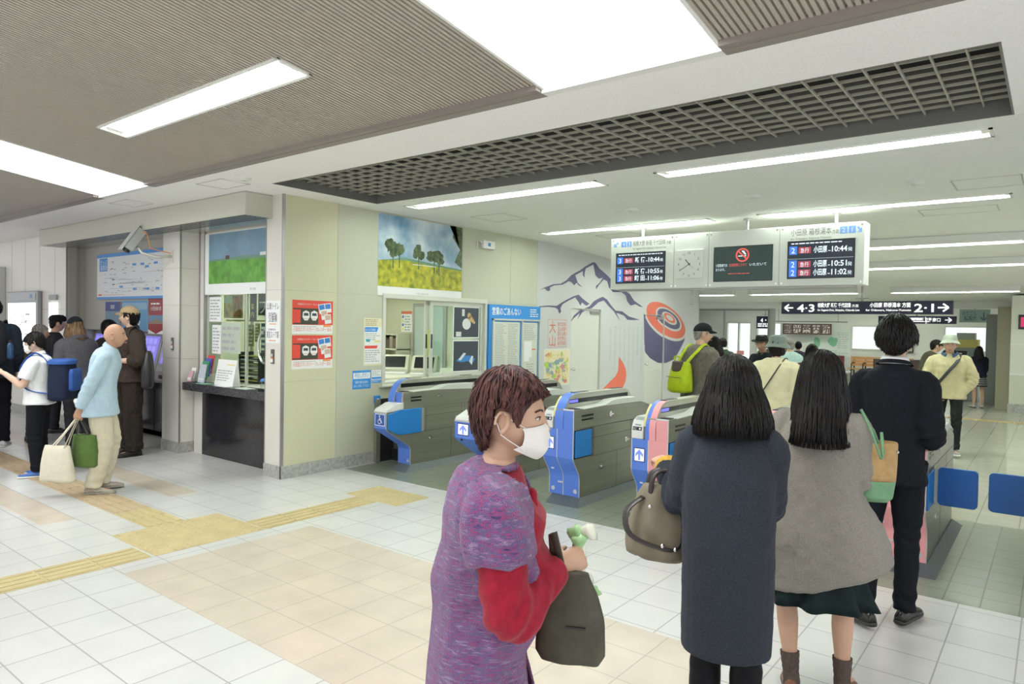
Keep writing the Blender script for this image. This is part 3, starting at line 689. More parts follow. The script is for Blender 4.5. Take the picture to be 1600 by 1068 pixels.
def d_memo(f, w, h):
    f.rect(0, 0, w, h, 1, .0004); f.rect(.01, .02, w-.01, h-.10, 0, .0008); f.greek(.02, h-.09, w-.02, h-.01, 4, 2, .001)
    f.poly([(.012, h-.16), (w*.7, h-.16), (w*.78, h-.105), (.012, h-.105)], 3, .0012); f.greek(.02, h*.53, w-.03, h-.17, 4, 4, .0012); f.rect(.03, h*.5, .09, h*.56, 5, .0014); f.rect(w*.55, h*.49, w-.03, h*.53, 6, .0014)
    f.poly([(.012, h*.36), (w*.7, h*.36), (w*.76, h*.42), (.012, h*.42)], 7, .0012); f.greek(.02, .04, w-.03, h*.34, 6, 4, .0012)
    f.text('ICカードのご利用案内', .02, h-.148, .022, 0, .0016, wid=w*.55)
sheet('notice_sheet', 'narrow cream notice with blue and red bands left of the office window', 'notice', (XW, 5.235, 1.135), *FX, .275, .55, [M_paper, mat('cream_paper', (.76, .72, .50), .6), mat('brown_ink', (.36, .28, .18), .6), M_sblue, M_grayink, mat('teal_ink', (.05, .38, .45), .5), M_yellow, M_pred], d_memo, .002)
def d_call(f, w, h):
    f.rect(.012, h*.55, w-.012, h*.88, 0, .001); f.text('呼出しボタン', w*.5, h*.63, .045, 1, .002, wid=w*.75, align='c'); f.text('御用の際は右側の', w*.5, h*.30, .026, 0, .001, wid=w*.7, align='c'); f.text('ボタンを押してください', w*.5, h*.10, .026, 0, .001, wid=w*.85, align='c')
M_w2 = mat('sign_white', (.85, .86, .86), .5)
def sheet2(*a, **k): return sheet(*a, **k)
def d_call2(f, w, h): f.rect(0, 0, w, h, 1, .0004); d_call(f, w, h)
sheet('call_button_sign', 'blue call button sign with white lettering low on the office wall', 'sign', (XW, 5.075, .872), *FX, .27, .212, [M_w2, M_sblue], d_call2, .004)
def d_call3(f, w, h):
    f.rect(0, h*.30, w, h*.46, 1, .0006); f.rect(0, 0, w, h*.24, 1, .0006); f.greek(.01, h*.55, w-.01, h*.95, 3, 2, .001); f.greek(.01, .01, w-.01, h*.2, 2, 0, .001)
sheet('small_sign', 'small white and blue label right of the blue call button sign', 'sign', (XW, 5.36, .93), *FX, .14, .15, [M_w2, M_sblue, M_grayink], d_call3, .003)
t = thing('call_button', (XW, 5.44, .735), 'small blue square call button on the wall above the side gate', 'button')
MB().box(XW, XW+.02, 5.395, 5.485, .69, .78).build('plate', M_sblue, t, bevel=.004); MB().cyl((XW+.02, 5.44, .735), (XW+.03, 5.44, .735), .014, n=12).build('push_button', M_w2, t)
# switch box above window
t = thing('wall_box', (XW, 7.36, 2.74), 'small white wall box with blue window beside the meadow picture', 'box')
MB().box(XW, XW+.06, 7.26, 7.50, 2.68, 2.79).build('case', M_w2, t, bevel=.008); MB().box(XW+.06, XW+.063, 7.35, 7.40, 2.715, 2.76).build('indicator', M_sblue, t); MB().tube([(XW+.02, 7.26, 2.76), (XW+.015, 7.18, 2.78), (XW+.01, 7.17, 2.66)], .008, 6).build('cable', M_w2, t)
# notice board
t = thing('notice_board', (XW, 8.0, .85), 'blue framed notice board with timetable sheets right of the office window', 'notice board')
mb = MB(); mb.box(XW, XW+.05, 7.41, 8.62, .70, 1.92, 0); f = Face(mb, (XW+.05, 7.41, .70), *FX); f.text('営業のごあんない', .06, 1.085, .085, 1, .002, wid=.66, bold=True); f.greek(.95, 1.06, 1.18, 1.19, 4, 1, .002)
mb.build('board', [M_sblue, M_w2], t, bevel=.005)
mb = MB()
for a in [(7.47, 8.60, 1.70, 1.725), (7.47, 8.60, .74, .765), (7.47, 7.495, .74, 1.725), (8.575, 8.60, .74, 1.725), (8.14, 8.17, .74, 1.725)]: mb.box(XW+.05, XW+.075, a[0], a[1], a[2], a[3])
mb.build('frame', M_alu, t)
for y0, y1 in ((7.52, 8.11), (8.19, 8.55)):
    mb = MB(); mb.box(XW+.05, XW+.053, y0, y1, .80, 1.68, 0); f = Face(mb, (XW+.053, y0, .80), *FX)
    if y1 < 8.2: f.greek(.02, .02, .28, .86, 34, 1, .001); f.greek(.31, .02, .57, .86, 34, 1, .001)
    else: f.greek(.02, .62, .34, .86, 9, 1, .001); f.rect(.03, .30, .16, .60, 2, .001); f.rect(.16, .36, .22, .60, 2, .001); f.rect(.22, .47, .32, .485, 3, .001); f.greek(.1, .05, .33, .28, 6, 1, .001)
    mb.build('timetable_sheet', [mat('aged_paper', (.66, .68, .60), .5), M_grayink, M_w2, M_pred], t)
# colourful poster under the red title
def d_festival(f, w, h):
    r = random.Random(9); f.rect(.01, .01, w-.01, h-.01, 1, .0006)
    for k in range(40): f.poly(blob(r, r.uniform(.06, w-.06), r.uniform(.06, h-.06), r.uniform(.02, .07), r.uniform(.02, .05), 10, .35), 2+k % 4, .001+.00005*k)
    for k, s in enumerate(('秋の大山', '楽しさ', 'いっぱい')): f.text(s, .06+k*.06, h*.72-k*.14, .09, 3+k % 2, .004, wid=.5)
sheet('festival_poster', 'colourful poster on the mural wall left of the white door', 'poster', (XW, 8.80, .69), *FX, .74, .58, [M_w2, mat('poster_cream', (.80, .74, .52), .5), mat('poster_pinkred', (.68, .22, .24), .5), mat('poster_gold', (.72, .56, .20), .5), mat('poster_slate', (.25, .38, .42), .5), mat('poster_lime2', (.45, .62, .10), .5)], d_festival, .003)
# white direction sign + sensor on the corner pillar
def d_toilet(f, w, h):
    f.text('公衆トイレ', w*.5, h*.80, .060, 1, .001, wid=w*.86, align='c'); f.greek(w*.2, h*.67, w*.8, h*.72, 1, 2, .001, fill=.8)
    f.text('交番横', w*.5, h*.51, .066, 1, .001, wid=w*.62, align='c'); f.rect(w*.25, h*.44, w*.75, h*.46, 3, .001); f.greek(w*.2, h*.29, w*.8, h*.34, 1, 2, .001, fill=.8)
    f.text('東急ストア裏', w*.5, h*.13, .058, 1, .001, wid=w*.88, align='c'); f.rect(w*.22, h*.05, w*.72, h*.07, 3, .001)
sheet('direction_sign', 'white sign with black characters and orange underlines on the corner pillar', 'sign', (-6.545, 4.17, 1.40), *FY, .25, .44, [M_w2, M_ink, M_grayink, M_or], d_toilet, .003)
def sensor(x, z, lab):
    t = thing('door_switch', (x, 4.17, z), lab, 'switch', 'pillar switches'); MB().box(x-.022, x+.022, 4.155, 4.17, z-.075, z+.075).build('plate', mat('switch_grey', (.12, .12, .12), .4), t)
    m = MB(); m.box(x-.017, x+.017, 4.15, 4.156, z-.06, z-.025, 0); m.box(x-.017, x+.017, 4.15, 4.156, z-.025, z-.008, 1); m.box(x-.006, x+.006, 4.15, 4.156, z+.0, z+.03, 0); m.build('legend', [M_w2, M_or], t)
sensor(-6.41, 1.26, 'dark switch plate under the white sign on the corner pillar'); sensor(-8.55, 1.33, 'dark switch plate on the pillar between the two ticket bays')

# =================================================================== TICKET COUNTER
t = thing('ticket_counter', (-7.45, 4.3, 0), 'black stone ticket counter with a dark glossy front under the lawn picture', 'counter')
m = MB(); m.box(-8.36, -6.56, 4.19, 4.418, .775, .87); m.build('worktop', mat('dark_granite', (.055, .055, .06), .18, noise=(60, .6)), t, bevel=.006)
m = MB(); m.box(-8.14, -6.56, 4.33, 4.418, .0, .775); m.build('front_panel', M_black, t)
m = MB(); m.box(-8.36, -8.14, 4.345, 4.398, .0, .775); m.build('side_panel', M_facade, t)
G_ct = glass_mat('counter_glass', (.86, .92, .88))
m = MB()
for x in (-8.235, -7.38, -6.57): m.box(x-.012, x+.012, 4.44, 4.47, .87, 1.95)
fr = struct(m.build('window_9', M_alu)); m = MB(); m.box(-8.23, -6.56, 4.45, 4.456, .98, 1.95); m.build('window_pane', G_ct, fr)
m = MB(); r_ = [Vector((-6.98 + .135*math.cos(2*PI*i/32), 4.435, 1.34 + .185*math.sin(2*PI*i/32))) for i in range(33)]
m.tube(r_, .014, 8); s_ = m.build('speaking_ring', M_chrome, fr, smooth=True)
# papers stuck to the glass, pamphlets, trays
def glasspaper(lab, x0, x1, z0, z1, mt, rows):
    mb = MB(); mb.box(x0, x1, 4.444, 4.449, z0, z1, 0); f = Face(mb, (x0, 4.444, z0), *FY); f.greek(.02, .02, x1-x0-.02, z1-z0-.02, rows, 1, .001); tag(mb.build('paper_notice', [mt, M_grayink]), lab, 'notice', 'papers on the counter glass')
glasspaper('white notice at the upper left of the counter glass', -8.20, -7.93, 1.61, 1.91, M_paper, 7)
glasspaper('white notice lower down at the left of the counter glass', -8.13, -7.93, 1.22, 1.57, M_paper, 8)
glasspaper('green tinted notice in the middle of the counter glass', -7.92, -7.50, 1.24, 1.60, mat('green_sheet', (.50, .58, .48), .5), 4)
mb = MB(); mb.box(-8.85, -8.40, 5.0, 5.012, 1.66, 1.97, 0); mb.box(-8.62, -8.42, 4.995, 5.0, 1.68, 1.95, 1); mb.box(-8.84, -8.64, 4.995, 5.0, 1.86, 1.96, 2)
tag(mb.build('scenery_poster', [mat('ochre_print', (.42, .34, .14), .5, noise=(12, .4)), mat('rust_print', (.34, .16, .06), .5, noise=(12, .5)), mat('pale_sky_print', (.40, .55, .52), .5)]), 'ochre and rust scenery poster hanging behind the counter glass', 'poster')
t = thing('rack_frame', (-8.2, 5.03, 0), 'tall metal rack frame standing behind the counter glass', 'rack')
for x in (-8.38, -8.24, -7.86): MB().box(x-.012, x+.012, 5.03, 5.06, .0, 2.35).build('post', mat('olive_post', (.34, .34, .20), .5), t)
for z in (1.0, 1.62, 2.05): MB().box(-8.85, -7.85, 5.035, 5.055, z, z+.02).build('rail', mat('olive_post', (.34, .34, .20), .5), t)
mb = MB(); mb.box(-8.22, -8.08, 5.0, 5.012, 1.62, 2.0, 0); f = Face(mb, (-8.22, 5.0, 1.62), *FY); f.text('案', .03, .16, .06, 1, .003, wid=.07); f.text('内', .03, .06, .06, 1, .003, wid=.07); tag(mb.build('banner', [M_navyink, M_yellow]), 'narrow dark blue banner with yellow characters behind the counter glass', 'banner')
mb = MB(); mb.box(-8.03, -7.70, 5.0, 5.012, 1.70, 2.0, 0); f = Face(mb, (-8.03, 5.0, 1.70), *FY); f.text('プ', .03, .03, .15, 1, .003); tag(mb.build('banner', [M_navyink, M_w2]), 'dark blue board with a big white character behind the counter glass', 'sign')
for k, (x0, x1, z0, z1, cl) in enumerate([(-8.30, -8.16, 1.30, 1.58, (.30, .32, .12)), (-8.13, -8.02, 1.36, 1.60, (.45, .40, .16)), (-7.99, -7.86, 1.22, 1.60, (.10, .16, .22))]):
    mb = MB(); mb.box(x0, x1, 5.02, 5.03, z0, z1, 0); Face(mb, (x0, 5.02, z0), *FY).greek(.01, .02, x1-x0-.01, z1-z0-.02, 5, 1, .002); tag(mb.build('leaflet', [mat('pinned_%d' % k, cl, .5), M_w2]), ('olive', 'ochre', 'dark slate')[k] + ' leaflet pinned on the rack behind the counter glass', 'paper')
t = thing('paper_rack', (-7.82, 4.82, .86), 'dark tray rack with yellow papers behind the speaking ring of the counter', 'rack')
for x in (-8.05, -7.62): MB().box(x, x+.012, 4.75, 4.95, .86, 1.24).build('side_panel', M_dark, t)
for i in range(7): MB().box(-8.04, -7.62, 4.75, 4.95, .88+i*.05, .886+i*.05).build('tray', M_dark, t); MB().box(-8.02, -7.64, 4.755, 4.94, .887+i*.05, .897+i*.05+.008*(i % 2)).build('paper_stack', mat('rack_paper_%d' % (i % 2), ((.62, .62, .20), (.66, .66, .58))[i % 2], .6), t)
mb = MB(); mb.box(-8.25, -6.56, 4.62, 5.0, .80, .86); tag(mb.build('clerk_desk', M_beige), 'beige clerk desk behind the ticket counter', 'desk')
def pamphlet_stand(x, y, lab, cols, w=.13, h=.26):
    t = thing('pamphlet_stand', (x, y, .87), lab, 'stand', None); n = len(cols)
    m = MB(); m.box(x-w/2, x+w/2, y-.05, y+.06, .87, .878); m.box(x-w/2, x+w/2, y+.055, y+.06, .87, .87+h*.7); m.build('rack', glass_mat('clear_acrylic', (.9, .94, .94)), t)
    for i, c in enumerate(cols):
        m = MB(); yy = y-.045+i*.032; zz = .88+i*.035; m.prism([(yy, zz), (yy+.012, zz), (yy+.05, zz+h*.72), (yy+.038, zz+h*.72)], lambda u, v, q: (q, u, v), x-w/2+.008, x+w/2-.008)
        m.box(x-w/2+.02, x+w/2-.02, yy+.005, yy+.010, zz+.02, zz+.05, 1); m.build('pamphlet', [c, M_w2], t)
    return t
C_ = lambda n, c: mat('pamphlet_' + n, c, .4)
pamphlet_stand(-8.27, 4.27, 'small pink and white card stand at the left end of the counter', [C_('pink', (.62, .40, .42)), M_paper], .11, .18)
pamphlet_stand(-8.05, 4.30, 'acrylic stand of green, blue and red pamphlets on the counter', [C_('grey', (.55, .6, .68)), C_('green', (.06, .30, .16)), C_('blue', (.10, .12, .50)), C_('red', (.70, .08, .08))], .16, .30)
mb = MB(); mb.prism([(4.28, .87), (4.38, .87), (4.345, 1.17), (4.335, 1.17)], lambda u, v, q: (q, u, v), -7.78, -7.38, 0); f = Face(mb, (-7.77, 4.288, .90), (1, 0, 0), (0, .18, .98)); f.greek(.02, .02, .36, .16, 5, 1, .003); f.rect(.2, .21, .37, .225, 2, .004)
tag(mb.build('notice_holder', [M_paper, M_grayink, M_yellow]), 'white folded notice holder standing on the ticket counter', 'sign')
t = thing('plastic_cup', (-6.78, 4.30, .87), 'clear cup with blue cap at the right end of the counter', 'cup'); MB().lathe([(.035, 0), (.045, .1)], (-6.78, 4.30, .87), 16).build('cup', G_ct, t, smooth=True); MB().lathe([(.045, .10), (.03, .125), (.005, .135)], (-6.78, 4.30, .87), 16).build('cap', mat('cap_blue', (.1, .3, .7), .4), t, smooth=True)
for k, (x, y, w, c, lab) in enumerate([(-7.95, 4.24, .2, C_('mint', (.3, .6, .45)), 'green leaflet lying flat on the counter left of the white holder'), (-7.5, 4.235, .25, M_paper, 'white sheet lying flat at the front of the counter'), (-7.1, 4.25, .22, C_('pale', (.7, .8, .72)), 'pale green sheet lying flat near the right of the counter')]):
    mb = MB(); mb.box(x-w/2, x+w/2, y-.04, y+.08, .8705, .874+.001*k); tag(mb.build('leaflet', c), lab, 'paper', None)

# =================================================================== TICKET MACHINES
M_mach = mat('machine_grey', (.40, .40, .42), .35, .3)
G_mscr = glow('machine_screen_violet', (.26, .23, .85), .55)
def machine(x0, x1, lab):
    t = thing('ticket_machine', ((x0+x1)/2, 4.45, 0), lab, 'ticket machine', 'ticket machines'); w = x1-x0
    m = MB(); m.box(x0, x1, 4.44, 4.59, .12, .72); m.build('base', M_black, t)
    m = MB(); m.box(x0, x1, 4.30, 4.59, .72, .80); m.build('ledge', M_black, t, bevel=.006)
    m = MB(); m.prism([(4.44, .80), (4.59, .80), (4.59, 1.45), (4.57, 1.45), (4.56, 1.40), (4.46, .98), (4.44, .93)], lambda u, v, q: (q, u, v), x0, x1); m.build('cabinet', M_mach, t)
    s = MB(); f = Face(s, (x0, 4.46, .98), (1, 0, 0), (0, .10, .42)); f.rect(.06, .05, w-.06, .42, 0, .004); 
    for i in range(4):
        for j in range(3): f.rect(.10+i*(w-.2)/4, .09+j*.11, .10+i*(w-.2)/4+(w-.2)/5, .09+j*.11+.08, 1, .006)
    s.build('screen', [G_mscr, glow('machine_screen_light', (.34, .32, .95), .62)], t)
    s = MB(); f = Face(s, (x0, 4.44, .80), *FY); f.rect(.10, .03, .26, .08, 0, .002); f.rect(.34, .03, .40, .11, 0, .002); f.rect(w-.2, .03, w-.08, .07, 0, .002); f.disc(w-.28, .07, .012, 1, .003); s.build('slots', [M_dark, glow('green_lamp', (.1, 1, .3), 2.0)], t)
for k, (a, b) in enumerate([(-11.85, -11.12), (-11.10, -10.37), (-10.35, -9.62), (-9.60, -8.86)]):
    machine(a, b, ['ticket machine at the far left of the bay, hidden behind the queue', 'second ticket machine from the left behind the queue', 'third ticket machine from the left behind the brown shirted man', 'ticket machine with violet screen next to the pillar'][k])
# fare board and posters above
def d_fare(f, w, h):
    r = random.Random(11)
    f.rect(0, h-.05, w, h, 1, .001); f.rect(0, 0, w, .035, 1, .001); f.rect(.02, h-.25, .36, h-.06, 1, .0015); f.text('きっぷ', .12, h-.15, .06, 0, .003); f.text('運賃表', .12, h-.23, .06, 0, .003); f.rect(.02, h-.25, .09, h-.06, 0, .002)
    for k in range(14):
        y = r.uniform(.1, h-.3); x = r.uniform(.1, w*.6); L = r.uniform(.3, .9); f.rect(x, y, min(x+L, w-.1), y+.004, 2, .0012)
    for k in range(70): x, y = r.uniform(.05, w-.15), r.uniform(.08, h-.1); (x > .4 or y < h-.3) and f.rect(x, y, x+r.uniform(.03, .09), y+.012, 2, .0014)
    for k in range(8): x, y = r.uniform(.3, w-.2), r.choice((.12, .16, h-.2, h-.24)); f.rect(x, y, x+.11, y+.028, 1, .0018)
    f.rect(.05, .055, .17, .075, 3, .0014); f.rect(.2, .062, .9, .066, 3, .0014)
sheet('fare_board', 'white fare map board with blue edges above the ticket machines', 'board', (-11.30, 4.40, 1.905), *FY, 2.45, .66, [mat('board_white', (.74, .77, .78), .4), M_sblue, M_grayink, M_pred], d_fare, .03)
def d_p1(f, w, h): f.rect(0, h*.66, w, h, 1, .001); f.rect(0, 0, w, h*.66, 2, .001); f.poly([(0, .05), (w*.4, h*.3), (w, h*.18), (w, .05)], 3, .0015); f.text('箱根', w*.5, h*.75, .05, 0, .002, align='c')
sheet('tourist_poster', 'dark blue tourist poster left above the ticket machines', 'poster', (-11.1, 4.412, 1.47), *FY, .5, .40, [M_w2, mat('poster_navy', (.02, .05, .25), .5), mat('poster_lake', (.14, .26, .36), .5), mat('poster_brown', (.22, .16, .14), .5)], d_p1, .004)
def d_p2(f, w, h): f.rect(.0, .0, w, h, 1, .0005); f.rect(.25, .05, w*.55, h*.62, 0, .001); f.text('3', w*.62, .08, .16, 0, .002); f.rect(.02, h*.7, w-.02, h-.03, 2, .001)
sheet('machine_guide', 'light blue guide panel with a white 3 behind the capped man', 'sign', (-10.55, 4.412, 1.46), *FY, .8, .42, [M_w2, mat('guide_blue', (.10, .32, .58), .5), mat('guide_pale', (.25, .45, .62), .5)], d_p2, .004)
def d_p3(f, w, h):
    f.poly([(0, h), (w, h), (w, .06), (w*.5, 0), (0, .06)], 1, .001); f.rect(.015, h*.28, w-.015, h*.52, 2, .0015); f.poly([(.015, h*.30), (w*.5, h*.42), (w-.015, h*.34), (w-.015, h*.28), (.015, h*.28)], 3, .002); f.text('小田急線の旅', w*.5, h*.66, .045, 0, .002, wid=w*.7, align='c'); f.greek(.08, h*.8, w-.08, h*.9, 1, 0, .002)
sheet('tourist_poster', 'dark red tourist poster beside the pillar above the ticket machines', 'poster', (-9.72, 4.405, 1.43), *FY, .44, .48, [M_w2, mat('poster_maroon', (.30, .025, .035), .5), mat('poster_lake2', (.12, .26, .40), .5), mat('poster_earth', (.30, .22, .16), .5)], d_p3, .004)
sheet('machine_guide', 'blue guide panel with white boxes at the right end above the machines', 'sign', (-9.25, 4.412, 1.46), *FY, .40, .42, [M_w2, mat('guide_blue', (.10, .32, .58), .5), mat('guide_pale', (.25, .45, .62), .5)], lambda f, w, h: (f.rect(0, 0, w, h, 1, .0005), f.rect(.05, .05, .16, h*.7, 0, .001), f.rect(.22, .05, .35, h*.4, 2, .001)), .004)
# security camera on the pillar
t = thing('security_camera', (-8.55, 4.17, 2.42), 'grey security camera on an arm fixed to the pillar', 'camera')
m = MB(); m.box(-8.61, -8.55, 4.155, 4.17, 2.33, 2.48); m.build('wall_plate', M_alu, t); m = MB(); m.tube([(-8.58, 4.155, 2.40), (-8.62, 4.0, 2.38), (-8.70, 3.86, 2.42), (-8.74, 3.82, 2.50)], .016, 8); m.build('arm', M_alu, t, smooth=True)
M_cam = mat('camera_grey', (.42, .44, .42), .45)
R_ = Matrix.Rotation(-.15, 4, 'Z') @ Matrix.Rotation(1.0, 4, 'X'); cc = Vector((-8.76, 3.80, 2.58))
m = MB(); m.obox(cc, (.115, .30, .11), R_); m.build('housing', M_cam, t, bevel=.012); m = MB(); m.obox(cc + R_ @ Vector((0, -.02, .062)), (.14, .36, .012), R_); m.build('sun_shield', mat('camera_shield', (.55, .57, .54), .45), t)
m = MB(); c0 = cc + R_ @ Vector((0, -.15, 0)); m.cyl(c0, c0 + R_ @ Vector((0, -.03, 0)), .04, n=16); m.build('lens', M_dark, t); m = MB(); m.tube([cc + Vector((.05, .06, .12)), cc + Vector((.11, .1, .06)), cc + Vector((.10, .14, -.10)), (-8.60, 4.155, 2.44)], .006, 6); m.build('cable', M_or, t)
# left wall: lit information board, thin panel, window frame
G_board = glow('lit_board', (.97, .98, 1.0), 1.1)
t = thing('information_board', (-13.6, 4.17, .8), 'backlit white information board in a grey frame on the far left wall', 'board')
m = MB(); m.box(-14.32, -12.88, 4.10, 4.162, .75, 2.05); m.build('case', mat('frame_grey', (.33, .34, .36), .4, .5), t, bevel=.01); m = MB(); f = Face(m, (-14.25, 4.10, .8), *FY); f.rect(.0, .0, 1.30, 1.06, 0, .002); r_ = random.Random(4)
for k in range(16): x, y = r_.uniform(.1, .9), r_.uniform(.5, .95); f.rect(x, y, x+r_.uniform(.05, .25), y+.012, 1, .003)
m.build('lit_panel', [G_board, M_grayink], t)
m = MB(); f = Face(m, (-14.25, 4.098, 1.90), *FY); f.rect(0, 0, 1.3, .12, 0, .002); f.rect(1.05, .03, 1.15, .10, 1, .003); m.build('header', [mat('header_grey', (.45, .47, .48), .4), M_sblue], t)
mb = MB(); mb.box(-12.52, -12.22, 4.14, 4.17, 1.1, 1.86, 0); mb.box(-12.52, -12.22, 4.14, 4.165, 1.90, 1.98, 1); tag(mb.build('small_lit_panel', [G_board, M_grayink]), 'narrow lit panel between the information board and the ticket bay', 'sign')
m = MB(); m.box(-14.80, -14.62, 4.06, 4.165, .30, 2.5); m.box(-16.5, -14.80, 4.07, 4.165, 2.36, 2.5); m.box(-16.5, -14.80, 4.07, 4.165, 1.86, 1.92); m.box(-16.5, -14.80, 4.07, 4.165, .3, .42)
fr = struct(m.build('window_10', mat('white_frame', (.62, .64, .63), .5))); m = MB(); m.box(-16.5, -14.80, 4.13, 4.145, .42, 1.86); m.box(-16.5, -14.80, 4.13, 4.145, 1.92, 2.36); m.build('window_pane', mat('frosted_panel', (.62, .66, .66), .3), fr)
# ceiling smoke detectors & hatches
def detector(x, y, z, lab):
    t = thing('smoke_detector', (x, y, z), lab, 'detector', 'round ceiling detectors'); MB().lathe([(.075, 0), (.07, -.012), (.03, -.02)], (x, y, z), 20).build('rim', M_white, t, smooth=True); MB().lathe([(.03, -.018), (.025, -.03)], (x, y, z), 14).build('sensor', M_alu, t)
detector(-5.883, 3.50, ZC, 'round ceiling detector left of the dark grille')
detector(-3.72, 6.85, ZC, 'round ceiling detector between the two left fluorescent lights'); detector(-2.35, 6.75, ZC, 'round ceiling detector above the departure board, right of another')
detector(-1.0, 6.9, ZC, 'round ceiling detector at the right between two long lights')
M_hat = mat('hatch_line', (.55, .55, .50), .6)
def hatch(x0, x1, y0, y1, z, lab):
    m = MB()
    for a in [(x0, x1, y0, y0+.012), (x0, x1, y1-.012, y1), (x0, x0+.012, y0, y1), (x1-.012, x1, y0, y1)]: m.box(a[0], a[1], a[2], a[3], z-.003, z)
    tag(m.build('ceiling_hatch', M_hat), lab, 'hatch', 'ceiling hatches')
hatch(-6.55, -6.1, 3.40, 3.70, ZC, 'square ceiling hatch outline above the canopy, nearest the grille'); hatch(-8.5, -8.05, 3.4, 3.7, ZC, 'square ceiling hatch outline above the canopy near the left skylight')
hatch(-5.6, -5.1, 6.3, 6.8, ZC, 'square ceiling hatch outline in front of the meadow picture'); hatch(-.75, -.25, 7.0, 7.5, ZC, 'square ceiling hatch outline at the right between the long lights')
hatch(-1.2, -.5, 8.5, 8.95, ZC, 'ceiling hatch outline behind the second row of lights at the right'); hatch(-5.2, -4.6, 8.5, 8.9, ZC, 'ceiling hatch outline above the mountain mural')
# =================================================================== TICKET GATES
M_rdr = mat('reader_white', (.74, .76, .74), .4)
M_cov = mat('gate_cover_white', (.66, .69, .65), .38)
M_edge = mat('panel_edge_silver', (.62, .63, .64), .3, .6)
M_hood = mat('gate_hood_metal', (.50, .51, .44), .35, .75, noise=(3, .08), stretch=(1, .1, 6))
M_plinth = mat('gate_plinth', (.10, .12, .13), .5)
M_slot = mat('slot_black', (.012, .012, .014), .2)
G_disp = glow('gate_display', (.78, .82, 1.0), .95)
G_arrow = glow('gate_arrow', (.22, .30, .95), .7)
G_ind = glow('gate_indicator_blue', (.16, .16, 1.0), 1.0)
PROF = [(.115, .06), (.115, .22), (.105, .27), (.02, .39), (.0, .43), (.0, .69)]
def front_sheet(mb, prof, x0, x1, mi, off=.0, th=.006):
    """bent sheet following the front profile (y, z)"""
    k = len(prof); v = []
    for x in (x0, x1):
        for y, z in prof: v.append((x, y-off, z))
        for y, z in prof: v.append((x, y-off+th, z))
    f = []
    for i in range(k-1):
        f += [(i, i+1, 2*k+i+1, 2*k+i), (k+i, 3*k+i, 3*k+i+1, k+i+1)]
        f += [(i, k+i, k+i+1, i+1), (2*k+i, 2*k+i+1, 3*k+i+1, 3*k+i)]
    mb.add(v, f, mi)
